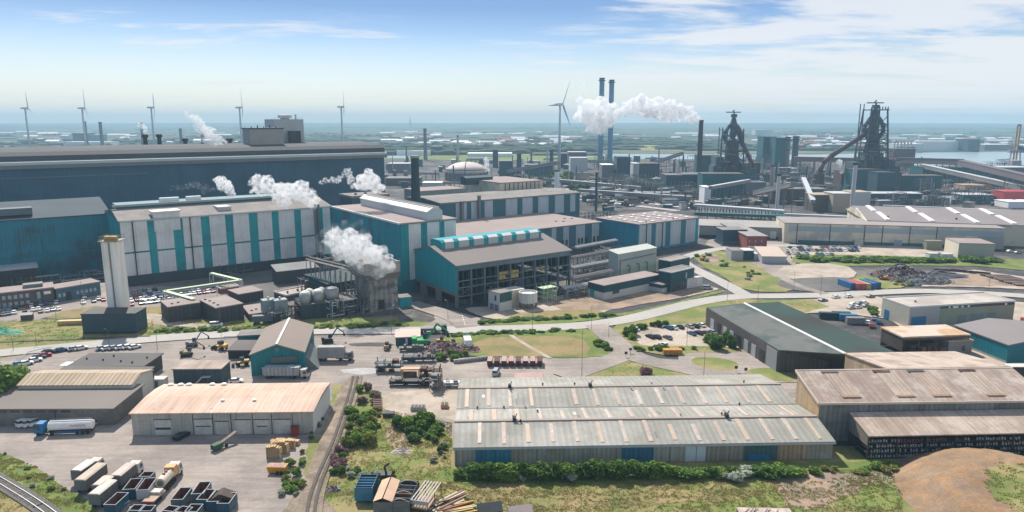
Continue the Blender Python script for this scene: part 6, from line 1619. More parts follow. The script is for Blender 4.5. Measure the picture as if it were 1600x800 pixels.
plume('roof_steam', 'thin ragged steam wisps left of the upright steam cloud', [(552, 290, 5), (546, 276, 6), (541, 266, 4), (528, 282, 5), (518, 280, 4), (502, 284, 4)], 380, 1.6, lo=.46, hi=.6, seed=6)
plume('stack_steam', 'grey-white smoke plume trailing left from the black chimney', [(1091, 187, 5.5), (1084, 183, 6.5), (1074, 179, 8), (1058, 174, 10), (1042, 171, 13), (1025, 168, 15), (1008, 168, 14), (990, 165, 10), (978, 172, 9), (966, 178, 8)], G(1091, 285).y, 7, seed=7, col=(.97, .97, .98))
plume('stack_steam', 'white steam mass wrapped round the twin bluish chimneys', [(958, 186, 6), (945, 188, 14), (930, 182, 17), (918, 172, 14), (934, 164, 12), (948, 176, 14), (925, 198, 8)], 1180, 5.5, seed=8)
plume('stack_steam', 'faint thin steam above the largest wind turbine', [(905, 122, 4), (900, 132, 6), (910, 142, 5), (915, 130, 4)], 1350, .5, lo=.46, hi=.66, seed=9)
plume('roof_steam', 'slanting steam plume above the roof stacks of the big hall', [(347, 222, 5), (338, 217, 7), (325, 207, 7), (315, 198, 7), (303, 186, 6), (293, 180, 4)], 460, 1.5, lo=.42, hi=.6, seed=10)
plume('roof_steam', 'second steam puff low over the roof stacks', [(330, 222, 5), (318, 215, 6), (312, 206, 5)], 455, 1.5, lo=.42, hi=.6, seed=14)
plume('roof_steam', 'little steam wisp rising from the leftmost roof stack', [(229, 208, 2.6), (224, 200, 3.5), (219, 194, 3)], 470, 1.6, lo=.42, hi=.6, seed=11)
plume('stack_steam', 'short upright steam jet beside the gas holder', [(761, 266, 3), (760, 258, 4), (759, 248, 3.4)], 900, 2.8, seed=12)
plume('stack_steam', 'short upright steam jet left of the taller blast furnace', [(1315, 268, 3), (1313, 260, 4), (1312, 252, 4)], 800, 2.2, seed=13)
plume('thin_steam', 'faint torn veil of steam drifting from the cooling tower cloud', [(560, 372, 16), (536, 366, 16), (512, 362, 14), (498, 380, 12), (512, 392, 12), (540, 400, 12)], 296, .5, lo=.47, hi=.75, seed=22)
plume('thin_steam', 'faint veil of steam left of the long roof steam cloud', [(330, 296, 6), (310, 290, 6), (290, 291, 5), (270, 294, 4)], 345, .35, lo=.5, hi=.75, seed=23)
plume('thin_steam', 'faint veil round the steam beside the twin chimneys', [(955, 168, 12), (925, 150, 12), (905, 140, 10), (912, 160, 12)], 1220, .35, lo=.5, hi=.78, seed=24)
def cluster(px, py, L_, h, rz, n, label, seed):
    o = empty('pipe_cluster', G(px, py), R(rz), label, 'pipework'); rng = random.Random(seed)
    for mt in (steel, steel_lt, steel_rust, teal_dk):
        m = MB()
        for _ in range(n):
            x, y, z = rng.uniform(0, L_), rng.uniform(-3, 3), rng.uniform(.5, h); l2 = rng.uniform(1.5, L_ * .4); r_ = rng.uniform(.1, .3)
            pts = [(x, y, z), (min(L_, x + l2), y, z)]
            if rng.random() < .6: pts.append((min(L_, x + l2), y, rng.uniform(0, h)))
            if rng.random() < .4: pts.insert(0, (x, y, 0))
            m.path(pts, r_, 5)
        m.build('pipes', mt, o)
    m = MB()
    for k in range(max(2, int(L_ / 4))):
        x = k * 4
        for y in (-3, 3): m.rod((x, y, 0), (x, y, h), .14, 4)
        m.box(x - .1, -3, h * .6, x + .1, 3, h * .6 + .2); m.box(x - .1, -3, h, x + .1, 3, h + .2)
    m.build('support_frame', steel, o)
for a in ((420, 502, 18, 6, 36, 12, 'tangle of pipes at the foot of the square grey tanks', 1), (512, 497, 20, 7, 36, 14, 'tangle of pipes before the dark works building', 2), (545, 480, 16, 10, 36, 14, 'tall pipe tangle left of the cooling tower', 3), (470, 462, 18, 8, 36, 14, 'pipe tangle on the lot behind the storage silos', 4),
          (500, 440, 22, 12, 36, 16, 'tall pipe tangle below the striped hall right end', 5), (640, 452, 10, 5, 36, 8, 'pipes between the cooling tower and the teal gable', 6), (905, 432, 26, 7, 36, 16, 'pipe tangle under the pipe racks, left part', 7), (930, 412, 24, 8, 36, 16, 'pipe tangle under the pipe racks, right part', 8),
          (882, 466, 18, 4, 36, 12, 'low pipe tangle right of the green platform', 9), (330, 432, 20, 6, 36, 12, 'pipe tangle at the start of the green pipe bridge', 10), (905, 350, 40, 8, 36, 12, 'pipes behind the low flat hall', 11), (20, 452, 40, 5, 36, 12, 'pipes behind the brick office', 12)):
    cluster(*a)
cl_rng = random.Random(77)
for i, px in enumerate(sorted(cl_rng.uniform(910, 1600) for _ in range(84))):
    py = cl_rng.uniform(264, 326); s_ = G(px, py).y / 1100
    if px < 1100 and py > 316: py = 300
    cluster(px, py, cl_rng.uniform(24, 60) * s_, cl_rng.uniform(8, 26) * s_, cl_rng.choice([0, 36, 8, -8]), 10, 'dark pipework tangle in the far works, %s of its kind from left' % nth(i + 1), 100 + i)

# ------------------------------------------------------------------ vehicles
PAINT = {'white': white_p, 'silver': M('silver_paint', (.42, .44, .46), .3, .05, .5, metal=.3), 'grey': M('grey_paint', (.14, .15, .16), .35, .05, .5),
         'black': M('black_paint', (.015, .016, .018), .3, .05, .5), 'blue': M('blue_paint', (.03, .09, .22), .35, .05, .5), 'red': M('red_paint', (.35, .025, .03), .4, .05, .5),
         'light blue': M('light_blue_paint', (.12, .28, .40), .4, .05, .5)}
def car_shape(m, van=False):
    """Side outline extruded, cabin narrower at the top; x is the length, front at +x."""
    hw = .88
    low = [(-2.15, .28), (2.1, .28), (2.2, .62), (1.95, .86), (1.05, .98), (-1.75, 1.0), (-2.2, .88)]
    if van: low = [(-2.4, .3), (2.4, .3), (2.45, .9), (2.0, 1.15), (1.6, 1.2), (-2.4, 1.25)]
    n = len(low); m.mi = 0
    m.add([(x, -hw, z) for x, z in low] + [(x, hw, z) for x, z in low], [tuple(range(n)), tuple(range(2 * n - 1, n - 1, -1))] + [(i, n + i, n + (i + 1) % n, (i + 1) % n) for i in range(n)])
def cabin(m, van=False):
    if van: b, t = [(-2.35, 1.22), (1.7, 1.2)], [(-2.3, 1.95), (1.0, 1.95)]
    else: b, t = [(-1.85, .98), (1.1, .97)], [(-1.35, 1.42), (.25, 1.44)]
    h1, h2 = .84, .66
    m.add([(b[0][0], -h1, b[0][1]), (b[1][0], -h1, b[1][1]), (b[1][0], h1, b[1][1]), (b[0][0], h1, b[0][1]), (t[0][0], -h2, t[0][1]), (t[1][0], -h2, t[1][1]), (t[1][0], h2, t[1][1]), (t[0][0], h2, t[0][1])],
          [(4, 5, 6, 7), (0, 1, 5, 4), (1, 2, 6, 5), (2, 3, 7, 6), (3, 0, 4, 7)])
def roofp(m, van=False):
    if van: m.box(-2.3, -.7, 1.95, 1.0, .7, 2.02)
    else: m.box(-1.3, -.62, 1.43, .22, .62, 1.48)
def wheels(m, x=1.35, r=.33):
    for sx in (-x, x):
        for sy in (-.9, .72): m.rod((sx, sy, r), (sx, sy + .18, r), r, 10)
CARP = {}
def car(loc_, rz, colour, label, group, near=False, van=False, cat=None):
    key = (colour, near, van)
    nm = 'parked_van' if van else 'parked_car'
    if key not in CARP:
        pm = PAINT[colour]
        if near:
            o = empty(nm, (0, 0, 0)); m = MB(); car_shape(m, van); m.build('body', pm, o); m = MB(); cabin(m, van); m.build('window', glass, o); m = MB(); roofp(m, van); m.build('roof', pm, o)
            for sx in (-1.35, 1.35):
                for sy in (-.9, .72): m = MB(); m.rod((sx, sy, .33), (sx, sy + .18, .33), .33, 10); m.build('wheel', rubber, o)
        else:
            m = MB(); car_shape(m, van); m.mi = 1; cabin(m, van); m.mi = 0; roofp(m, van); m.mi = 2; wheels(m); o = m.build(nm, [pm, glass, rubber])
        CARP[key] = o
    else: o = copy_tree(CARP[key])
    o.location = (loc_.x, loc_.y, .03); o.rotation_euler = (0, 0, rz)
    tag(o, label, cat or ('van' if van else 'car'), group)
    return o
crng = random.Random(17)
def rc(): return crng.choice(['white'] * 6 + ['silver'] * 4 + ['grey'] * 4 + ['black'] * 4 + ['blue'] * 2 + ['red', 'light blue'])
def car_row(a, b_, n, rz, where, group, near=False, colours=None, gap=.0):
    A, Bq = G(*a), G(*b_)
    for i in range(n):
        if gap and crng.random() < gap: continue
        p = A.lerp(Bq, i / max(1, n - 1)) + Vector((crng.uniform(-.3, .3), crng.uniform(-.4, .4), 0))
        c = colours[i] if colours else rc()
        car(p, rz + crng.uniform(-.05, .05) + (math.pi if crng.random() < .4 else 0), c, '%s car, %s from left %s' % (c, nth(i + 1), where), group, near)
nr = R(35.8) + math.pi / 2
for j, (a, b_, n) in enumerate([((-10, 487), (88, 474), 13), ((-10, 479), (60, 468), 11), ((-10, 495), (60, 484), 10), ((0, 472), (50, 464), 8)]):
    car_row(a, b_, n, nr, 'in the %s row of the brick office car park' % nth(j + 1), 'cars in the dense car park at the left edge', gap=.08)
car_row((64, 488), (92, 484), 4, nr, 'beside the small shelter on the grass', 'cars beside the grass')
car_row((122, 464), (156, 468), 4, nr, 'on the pale lot left of the silo tower', 'cars near the silo tower', gap=.1)
car_row((130, 474), (160, 470), 3, nr, 'just behind the silo base building', 'cars near the silo tower')
for j, (a, b_, n) in enumerate([((200, 478), (262, 470), 10), ((200, 472), (258, 464), 10), ((204, 466), (255, 459), 8), ((210, 458), (250, 453), 6)]):
    car_row(a, b_, n, nr, 'in the %s row right of the silo tower' % nth(j + 1), 'cars right of the silo tower', gap=.12)
for j, (a, b_, n) in enumerate([((268, 470), (300, 465), 6), ((276, 463), (345, 455), 11), ((285, 459), (335, 452), 7)]):
    car_row(a, b_, n, nr, 'in the %s row under the green pipe bridge' % nth(j + 1), 'cars under the green pipe bridge', gap=.1)
for j, (a, b_, n) in enumerate([((1228, 388), (1342, 388), 19), ((1230, 392), (1340, 393), 18), ((1232, 397), (1300, 399), 10)]):
    car_row(a, b_, n, R(85), 'in the %s row before the cream hall' % nth(j + 1), 'cars before the long cream hall', gap=.08)
def cars_at(lst, where, group, rz, near=True):
    for i, (px, py, c) in enumerate(lst): car(G(px, py), R(rz) + crng.uniform(-.06, .06), c, ('%s car %s, %s from left' % (c, where, nth(i + 1)) if len(lst) > 1 else '%s car %s' % (c, where)), group, near)
cars_at([(31, 571, 'light blue'), (41, 570, 'white'), (55, 565, 'white'), (61, 560, 'grey'), (70, 557, 'red'), (76, 552, 'black'), (96, 549, 'blue'), (117, 547, 'silver'), (127, 546, 'white')], 'along the curved yard edge by the main road', 'cars along the curved yard edge', 40)
cars_at([(160, 546, 'silver'), (169, 546, 'white'), (179.5, 545.5, 'silver'), (190, 545, 'white'), (201, 544, 'white'), (211, 544, 'white')], 'in the short row below the silo base building', 'cars in the short row below the silo tower', 50)
cars_at([(992, 516, 'white'), (1016, 528, 'black'), (1026, 528.5, 'black'), (1037, 541, 'white'), (1043, 529.5, 'grey'), (1044, 514, 'blue'), (1052, 514, 'white'), (1062, 513, 'black'), (1077, 512, 'silver'), (1080.5, 523, 'blue'), (1086, 511.5, 'black'), (1091, 522, 'black'), (1095, 510, 'white'), (1102.5, 522, 'grey'), (1112, 521, 'silver')], 'in the open car park left of the green roof hall', 'cars in the open car park', 115)
cars_at([(1306, 466, 'white'), (1326, 465, 'white'), (1286, 471, 'grey'), (1360, 465, 'grey'), (1334, 477, 'white'), (1343, 476, 'light blue'), (1350, 475, 'white'), (1330, 483, 'silver'), (1340, 482, 'white'), (1353, 480, 'grey')], 'in the small lot above the beige green warehouse', 'cars in the small right lot', 25)
cars_at([(1348, 502, 'blue'), (1356, 506, 'white'), (1366, 499, 'silver'), (1373, 505, 'blue'), (1362, 511, 'red')], 'left of the sandy roof shed', 'cars left of the sandy roof shed', 60)
cars_at([(1578, 394, 'white'), (1590, 396, 'silver'), (1120, 377, 'light blue'), (1131, 384, 'grey')], 'on its own beside the far right halls', 'scattered cars', 10)
cars_at([(284, 684, 'black')], 'standing alone before the roller doors of the salmon-roofed workshop', 'single cars', 65)
cars_at([(369, 598, 'white')], 'alone behind the salmon-roofed workshop', 'single cars', 10)
cars_at([(121, 662, 'white'), (141, 664, 'silver'), (150, 663, 'silver')], 'behind the blue tanker lorry', 'cars near the tanker', 80)
for i, (px, py) in enumerate(((42, 664), (51, 664), (60, 663))): car(G(px, py), R(60), 'white', 'white van behind the tanker lorry cab, %s from the left' % nth(i + 1), 'vans behind the tanker lorry', True, True)
car(G(775, 585), R(80), 'silver', 'silver van parked beside the red dump containers', 'single vans', True, True)
car(G(338, 510), R(20), 'white', 'white van at the road side below the dark panel-clad building', 'single vans', True, True)
car(G(1105, 452), R(0), 'silver', 'small silver van driving near the white flat store', 'single vans', False, True)

def two(a, b_, z=0.0):
    A, Bq = G(a[0], a[1], z), G(b_[0], b_[1], z)
    d = Bq - A; return Vector((A.x, A.y, 0)), d.length, math.atan2(d.y, d.x)
def axle(o, x, n=1, w=1.1, r=.5):
    for k in range(n):
        for s in (-1, 1):
            m = MB(); m.rod((x + k * 1.25, s * w - .15, r), (x + k * 1.25, s * w + .15, r), r, 12); m.build('wheel', rubber, o)
def lorry_cab(o, x, mat, h=3.0):
    m = MB(); m.hull8([(x, -1.2, .7), (x + 2.3, -1.2, .7), (x + 2.3, 1.2, .7), (x, 1.2, .7), (x, -1.15, h), (x + 1.7, -1.1, h + .1), (x + 1.7, 1.1, h + .1), (x, 1.15, h)]); c = m.build('cab', mat, o)
    m = MB(); m.hull8([(x + 2.22, -1.05, 1.6), (x + 2.28, -1.05, 1.6), (x + 2.28, 1.05, 1.6), (x + 2.22, 1.05, 1.6), (x + 1.85, -1, h - .2), (x + 1.95, -1, h - .2), (x + 1.95, 1, h - .2), (x + 1.85, 1, h - .2)]); m.build('windscreen', glass, c)
    for s in (-1, 1): m = MB(); m.box(x + .8, s * 1.17 - .04, 1.6, x + 1.7, s * 1.17 + .04, h - .5); m.build('side_window', glass, c)
    axle(o, x + 1.3, 1); axle(o, x - 2.0, 1); m = MB(); m.box(x - 3.6, -.5, .6, x + 2.1, .5, .95); m.build('chassis', steel_dk, o)
def box_trailer(a, b_, label, side=None, top=tarp, cab=None, h=3.7, zt=3.7):
    P, L_, rz = two(a, b_, zt)
    o = empty('box_trailer', P, rz, label, 'lorry' if cab else 'trailer', 'box trailers in the truck yard')
    m = MB(); m.box(0, -1.25, 1.1, L_, 1.25, h - .25); m.build('body', side or M('trailer_side', (.13, .12, .115), .7, .15, .5, stripe=('X', .9, .1)), o)
    m = MB(); m.hull8([(-.1, -1.3, h - .24), (L_ + .1, -1.3, h - .24), (L_ + .1, 1.3, h - .24), (-.1, 1.3, h - .24), (-.05, -.9, h), (L_ + .05, -.9, h), (L_ + .05, .9, h), (-.05, .9, h)]); m.build('cover', top, o)
    m = MB()
    for k in range(7): m.box(L_ * k / 6 - .04, -1.29, 1.1, L_ * k / 6 + .04, 1.29, h - .2)
    m.build('side_ribs', steel, o)
    m = MB(); m.box(.4, -.45, .8, L_, .45, 1.1); m.build('chassis', steel_dk, o)
    axle(o, 1.2, 3)
    if cab: lorry_cab(o, L_ + .7, cab)
    else:
        for s in (-.8, .8): m = MB(); m.box(L_ - 2.3, s - .1, 0, L_ - 2.1, s + .1, 1.1); m.build('landing_leg', steel, o)
    return o
box_trailer((118, 734), (142, 718), 'white-roofed box trailer coupled to a cab, leftmost in the truck yard', top=M('tarp_w', (.66, .62, .55), .85, .1, .3), cab=white_dirty)
box_trailer((124, 749), (158, 723), 'long sandy-covered trailer second from the left in the truck yard', top=tarp)
box_trailer((180, 742), (204, 723), 'sandy pink covered trailer with pale cab in the middle of the truck yard', top=M('tarp_p', (.55, .46, .40), .85, .1, .3), cab=white_dirty)
box_trailer((152, 757), (169, 743), 'pale covered trailer squeezed behind the lowest covered trailer', top=M('tarp_q', (.58, .50, .42), .85, .1, .3))
box_trailer((146, 771), (174, 749), 'dirty white covered trailer lowest in the truck yard', top=M('tarp_r', (.62, .56, .48), .85, .1, .3))
def tub(a, b_, label, paint=blue_p, w=1.25, h=2.5, zt=2.5, fill=rust_in):
    P, L_, rz = two(a, b_, zt)
    o = empty('open_tub', P, rz, label, 'skip', 'open scrap tubs in the truck yard')
    m = MB(); t = .1
    m.box(0, -w, .35, L_, w, .5); m.box(0, -w, .5, L_, -w + t, h); m.box(0, w - t, .5, L_, w, h); m.box(0, -w + t, .5, t, w - t, h); m.box(L_ - t, -w + t, .5, L_, w - t, h)
    m.build('shell', paint, o)
    m = MB(); m.box(t, -w + t, .5, L_ - t, w - t, .56)
    for (x0, y0, x1, y1) in ((t, -w + t, L_ - t, -w + t + .02), (t, w - t - .02, L_ - t, w - t), (t, -w + t, t + .02, w - t), (L_ - t - .02, -w + t, L_ - t, w - t)): m.box(x0, y0, .56, x1, y1, h - .1)
    m.build('inside', fill, o)
    m = MB()
    for (x0, y0, x1, y1) in ((-.05, -w - .06, L_ + .05, -w + .1), (-.05, w - .1, L_ + .05, w + .06), (-.05, -w + .1, .12, w - .1), (L_ - .12, -w + .1, L_ + .05, w - .1)): m.box(x0, y0, h, x1, y1, h + .1)
    m.build('rim', M('tub_rim', (.20, .23, .25), .5, .15, .5), o)
    m = MB(); m.box(.3, -w * .8, .1, L_ - .3, -w * .6, .35); m.box(.3, w * .6, .1, L_ - .3, w * .8, .35); m.build('skids', steel_dk, o)
    return o
bl2 = M('tub_blue', (.02, .075, .12), .5, .2, .4); bl3 = M('tub_slate', (.10, .14, .16), .5, .2, .4)
for a, b_, lab, pm in (((201, 765), (214, 748), 'dark blue open tub between the covered trailers and the white tub', bl2), ((226, 745), (234, 737), 'short dark open tub at the top of the tub group', bl3),
    ((222, 766), (236, 747), 'white-sided open tub left of the sandy tanker trailer', M('tub_white', (.45, .47, .47), .5, .15, .4)), ((171, 789), (192, 770), 'blue open tub lowest left, beside the grey beam', bl2),
    ((276, 781), (291, 762), 'dark teal open tub standing left of the right-hand tub group', bl3), ((308, 772), (321, 753), 'grey-rimmed open tub farthest up in the right-hand group', bl3),
    ((316, 781), (330, 765), 'open tub with a pink heap inside, right-hand group', bl2), ((332, 784), (345, 766), 'middle blue open tub of the three side by side', bl2), ((348, 787), (361, 770), 'rightmost blue open tub of the three side by side', bl2),
    ((210, 798), (219, 789), 'open tub at the bottom edge, left of the pair', bl2), ((226, 799), (234, 790), 'open tub at the bottom edge, right of the pair', bl2), ((262, 799), (272, 791), 'open tub at the bottom edge below the dark teal tub', bl2), ((282, 801), (293, 792), 'bottom edge open tub holding brown scrap', bl2), ((298, 800), (308, 788), 'narrow dark open tub at the bottom edge', bl3)):
    tub(a, b_, lab, pm)
# dark tilted hopper behind the three tubs
P, L_, rz = two((352, 772), (362, 762), 2.8)
o = empty('tipped_container', P, .1, 'dark container with open slanted lid behind the three blue tubs', 'container')
o.scale = (.72, .8, .85); m = MB(); m.box(-3.6, -1.2, .2, 2.6, 2.2, 2.5); m.build('shell', steel_dk, o); m = MB(); m.hull8([(-3.8, -1.3, 2.55), (2.7, -1.3, 2.55), (2.7, 2.3, 2.55), (-3.8, 2.3, 2.55), (-1.5, -1.3, 3.9), (-.9, -1.3, 3.9), (-.9, 2.3, 3.9), (-1.5, 2.3, 3.9)]); m.build('lid', M('lid_br', (.08, .06, .045), .8, .2, .3), o)
# flatbed, beam
P, L_, rz = two((230, 784), (250, 765), 1.3)
o = empty('flatbed_trailer', P, rz, 'rusty tan flatbed trailer in front of the sandy tanker trailer', 'trailer')
m = MB(); m.box(0, -1.25, 1.0, L_, 1.25, 1.25); m.build('deck', M('flat_tan', (.40, .30, .22), .8, .2, .3), o); m = MB(); m.box(-.05, -1.3, .7, .25, 1.3, 1.3); m.build('headboard', M('redd2', (.22, .05, .04), .7, .2, .3), o)
m = MB(); m.box(L_ * .6, -1, 1.26, L_ * .95, 1, 1.8); m.build('load', M('load_w', (.55, .5, .44), .8, .2, .5), o); axle(o, 1.2, 2); axle(o, L_ - 2, 1)
P, L_, rz = two((176, 796), (200, 782), 1)
o = empty('steel_beam', P, rz, 'long grey steel beam lying across the tubs at the lower left', 'beam'); m = MB(); m.box(0, -.5, .1, L_, .5, .2); m.box(0, -.5, .9, L_, .5, 1.0); m.box(0, -.06, .2, L_, .06, .9); m.build('flange', steel_lt, o)
# tanker trailer, sandy
P, L_, rz = two((250, 752), (267, 733), 2.6)
o = empty('tanker_lorry', P, rz, 'sandy white tank lorry with orange front box right of the white tub', 'lorry')
m = MB(); m.rod((0, 0, 2.1), (L_ - 1, 0, 2.1), 1.15, 16); m.build('tank', M('tank_sand', (.62, .52, .42), .6, .12, .4), o); m = MB(); m.rod((-.08, 0, 2.1), (0, 0, 2.1), .7, 12); m.build('end_hatch', steel, o)
for k in range(4): m = MB(); m.rod((2 + k * L_ / 5, 0, 3.2), (2 + k * L_ / 5, 0, 3.42), .35, 8); m.build('hatch', steel_rust, o)
m = MB(); m.box(L_ - .9, -1.1, 1.2, L_ + .9, 1.1, 3.5); m.build('front_box', M('tank_or', (.62, .33, .14), .6, .1, .4), o); m = MB(); m.box(0, -.5, .6, L_, .5, .95); m.build('chassis', steel_dk, o); axle(o, 1, 3); lorry_cab(o, L_ + 1.2, white_dirty)
# blue tanker lorry
P, L_, rz = two((148, 675), (78, 678), 0)
o = empty('tanker_lorry', P, rz, 'long white tanker with bright blue cab parked before the felt roof store', 'lorry')
m = MB(); m.rod((.2, 0, 2.25), (L_ - .2, 0, 2.25), 1.2, 20); m.rod((0, 0, 2.25), (.2, 0, 2.25), .8, 20, 1.2); m.rod((L_ - .2, 0, 2.25), (L_, 0, 2.25), 1.2, 20, .9); tk = m.build('tank', M('tank_w', (.78, .76, .72), .35, .05, .4), o)
m = MB(); m.box(.3, -.3, 3.45, L_ - .3, .3, 3.55)
for s in (-.35, .35): m.path([(.5, s, 3.9), (L_ - .5, s, 3.9)], .04, 4)
m.build('walkway', steel_lt, tk)
m = MB(); m.box(0, -.5, .8, L_, .5, 1.15); m.build('chassis', steel_dk, o)
m = MB(); m.box(2.2, -1.2, .5, L_ - 2, -1.05, 1.1); m.box(2.2, 1.05, .5, L_ - 2, 1.2, 1.1); m.build('side_guard', M('guard_b', (.02, .12, .25), .5, .1, .4), o)
axle(o, 1.2, 3); lorry_cab(o, L_ + .9, M('cab_blue', (.015, .16, .36), .35, .06, .4), 3.3)
m = MB(); rng = random.Random(1); x = 1.6
for k in range(9): w_ = rng.uniform(.22, .38); m.box(x, 1.19, 2.25, x + .1, 1.235, 2.72); m.box(x, 1.19, 2.25 + .37 * (k % 2), x + w_, 1.235, 2.35 + .37 * (k % 2)); x += w_ + .14
m.build('lettering', M('letter_dark', (.10, .12, .16), .6, .05, .5), tk)

# blue tub, tarped tub, open tub and rack at the bottom
P = G(574, 786)
az = R(72)
def big_tub(px0, py0, px1, py1, label, kind, zt=2.9):
    P, L_, rz = two((px0, py0), (px1, py1), zt)
    o = empty('scrap_bin', P, rz, label, 'skip', 'big bins at the bottom edge')
    w = 1.9
    m = MB(); m.box(0, -w, .3, L_, w, .5)
    for (x0, y0, x1, y1) in ((0, -w, L_, -w + .12), (0, w - .12, L_, w), (0, -w + .12, .12, w - .12), (L_ - .12, -w + .12, L_, w - .12)): m.box(x0, y0, .5, x1, y1, zt)
    m.build('shell', blue_p if kind == 'blue' else M('bin_dk', (.035, .05, .055), .7, .2, .4), o)
    m = MB()
    for k in range(6): m.box(L_ * k / 5 - .06, -w - .1, .3, L_ * k / 5 + .06, w + .1, zt - .1)
    m.box(-.1, -w, .4, 0, -w + .2, zt); m.box(-.1, w - .2, .4, 0, w, zt); m.box(-.1, -w, zt * .5, 0, w, zt * .55)
    m.build('ribs', M('rib_bl', (.05, .2, .30), .5, .1, .4) if kind == 'blue' else steel, o)
    if kind in ('blue', 'open'):
        m = MB(); m.box(.12, -w + .12, .5, L_ - .12, w - .12, 1.6 if kind == 'open' else .6); m.build('inside', rust_in, o)
    if kind == 'open':
        for x in (.02, L_ * .36, L_ * .9):
            m = MB(); m.path([(x, -w, zt), (x, -w * .5, zt + .5), (x, 0, zt + .75), (x, w * .5, zt + .5), (x, w, zt)], .09, 5); m.build('hoop', M('hoop', (.5, .45, .38), .7, .1, .3), o)
        m = MB(); m.box(L_ * .36, -w, .6, L_ * .4, w, zt); m.build('divider', steel_rust, o)
    if kind == 'tarp':
        for s in (-1, 1):
            m = MB(); m.hull8([(-.1, s * .12, zt + .75), (L_ + .1, s * .12, zt + .75), (L_ + .1, s * (w + .1), zt), (-.1, s * (w + .1), zt), (-.1, s * .12, zt + .85), (L_ + .1, s * .12, zt + .85), (L_ + .1, s * (w + .1), zt + .1), (-.1, s * (w + .1), zt + .1)]); m.build('cover', M('bin_tarp', (.56, .38, .26), .85, .12, .3), o)
    m = MB(); m.box(.4, -w * .7, .05, L_ - .4, -w * .5, .3); m.box(.4, w * .5, .05, L_ - .4, w * .7, .3); m.build('skids', steel_dk, o)
    return o
big_tub(568, 762, 577, 741, 'deep blue scrap bin with pale blue ribs at the bottom edge', 'blue', 3.4)
big_tub(598, 784, 611, 751, 'dark bin with orange-tan double cover right of the deep blue bin', 'tarp')
big_tub(625, 784, 641, 751, 'dark bin with two pale hoops over rusty scrap', 'open')
P, L_, rz = two((655, 782), (677, 752), 2.9)
o = empty('slatted_rack', P, rz, 'slatted steel rack with pale top bars at the right of the bins', 'rack')
for k in range(6): m = MB(); m.box(0, -1.9 + k * .7, 2.8, L_, -1.65 + k * .7, 2.95); m.build('slat', M('slat_w', (.45, .42, .38), .7, .15, .4), o)
for x in (.1, L_ * .5, L_ - .1):
    for y in (-1.8, 1.8): m = MB(); m.rod((x, y, 0), (x, y, 2.9), .09, 4); m.build('post', steel_dk, o)
m = MB(); m.box(0, -1.8, .9, L_ * .6, 1.8, 1.3); m.build('load', M('rack_load', (.4, .28, .2), .8, .2, .4), o); m = MB(); m.box(-.15, -1.9, 2.0, 0, 1.9, 2.9); m.build('end_board', steel_lt, o)
P, L_, rz = two((603, 741), (603, 728), 2)
o = empty('loading_grab', G(604, 752), 0, 'small black loading grab standing behind the deep blue bin', 'grab')
m = MB(); m.box(-1.2, -1, .3, 1.2, 1, 2.0); m.build('body', steel_dk, o); m = MB(); m.path([(0, 0, 2), (-.4, 0, 3.6), (.8, 0, 4.4)], .25, 6); m.build('arm', steel_dk, o); m = MB()
for k in range(4): m.box(-1.1 + k * .7, -1.2, .1, -.8 + k * .7, 1.2, .3)
m.build('track_plates', steel, o)
def timber_pile(px, py, rz, n, L_, label, mats, seed=1):
    o = empty('timber_pile', G(px, py), rz, label, 'timber pile'); rng = random.Random(seed)
    bm_ = {}
    for k in range(n):
        mt = rng.choice(mats); m = MB(); y = rng.uniform(-1.8, 1.8); z = .1 + .28 * (k // 5); x = rng.uniform(-1, 1); a = rng.uniform(-.12, .12)
        m.hull8([(x + i * L_ / 2, y + i * L_ / 2 * a + j * .16, zz) for zz in (z, z + .2) for i, j in ((-1, -1), (1, -1), (1, 1), (-1, 1))]); m.build('beam', mt, o)
    return o
br_ = M('old_timber', (.30, .20, .13), .85, .2, .6); yl_ = M('yellow_beam', (.50, .34, .10), .7, .15, .5); rd_ = M('red_beam', (.30, .10, .07), .7, .15, .5); pl_ = M('pale_beam', (.55, .48, .38), .8, .15, .5)
timber_pile(700, 787, R(40), 14, 8, 'loose pile of weathered beams right of the slatted rack', [br_, pl_, pl_, steel_rust], 1)
timber_pile(715, 798, R(22), 10, 8, 'pile with yellow and red beams at the bottom edge', [yl_, yl_, rd_, pl_], 2)
for px, py, lab, mt in ((765, 801, 'dark pitched shed roof poking up at the bottom edge', M('dsr', (.06, .07, .075), .8, .15, .3)), (812, 806, 'pinkish pitched shed roof poking up at the bottom edge', M('psr', (.42, .33, .32), .8, .1, .3))):
    o = empty('garden_shed', G(px, py), R(12), lab, 'shed')
    m = MB(); m.box(-2.2, -1.5, 0, 2.2, 1.5, 1.2); m.build('wall', brown_wall, o); m = MB(); m.extr([(-1.9, 1.15), (1.9, 1.15), (0, 2.4)], -2.5, 2.5, 'x'); m.build('roof', mt, o)
o = empty('rusty_container', G(1155, 822), R(-2), 'purplish rusty container with debris on its lid at the bottom edge', 'container')
L_ = (G(1237, 822) - G(1155, 822)).length
m = MB(); m.box(0, 0, .1, L_, 2.4, 2.6); m.build('body', M('rc_body', (.13, .085, .09), .8, .25, .5, stripe=('X', .6, .12)), o); m = MB(); m.box(-.05, -.05, 2.61, L_ + .05, 2.45, 2.7); m.build('lid', M('rc_lid', (.45, .36, .31), .8, .3, .6), o)
m = MB(); rng = random.Random(3)
for k in range(7): x = rng.uniform(1, L_ - 2); m.rod((x, .5, 2.75), (x + rng.uniform(.4, 1.4), 1.8, 2.8 + rng.uniform(0, .2)), .06, 4)
m.build('debris', steel_dk, o)

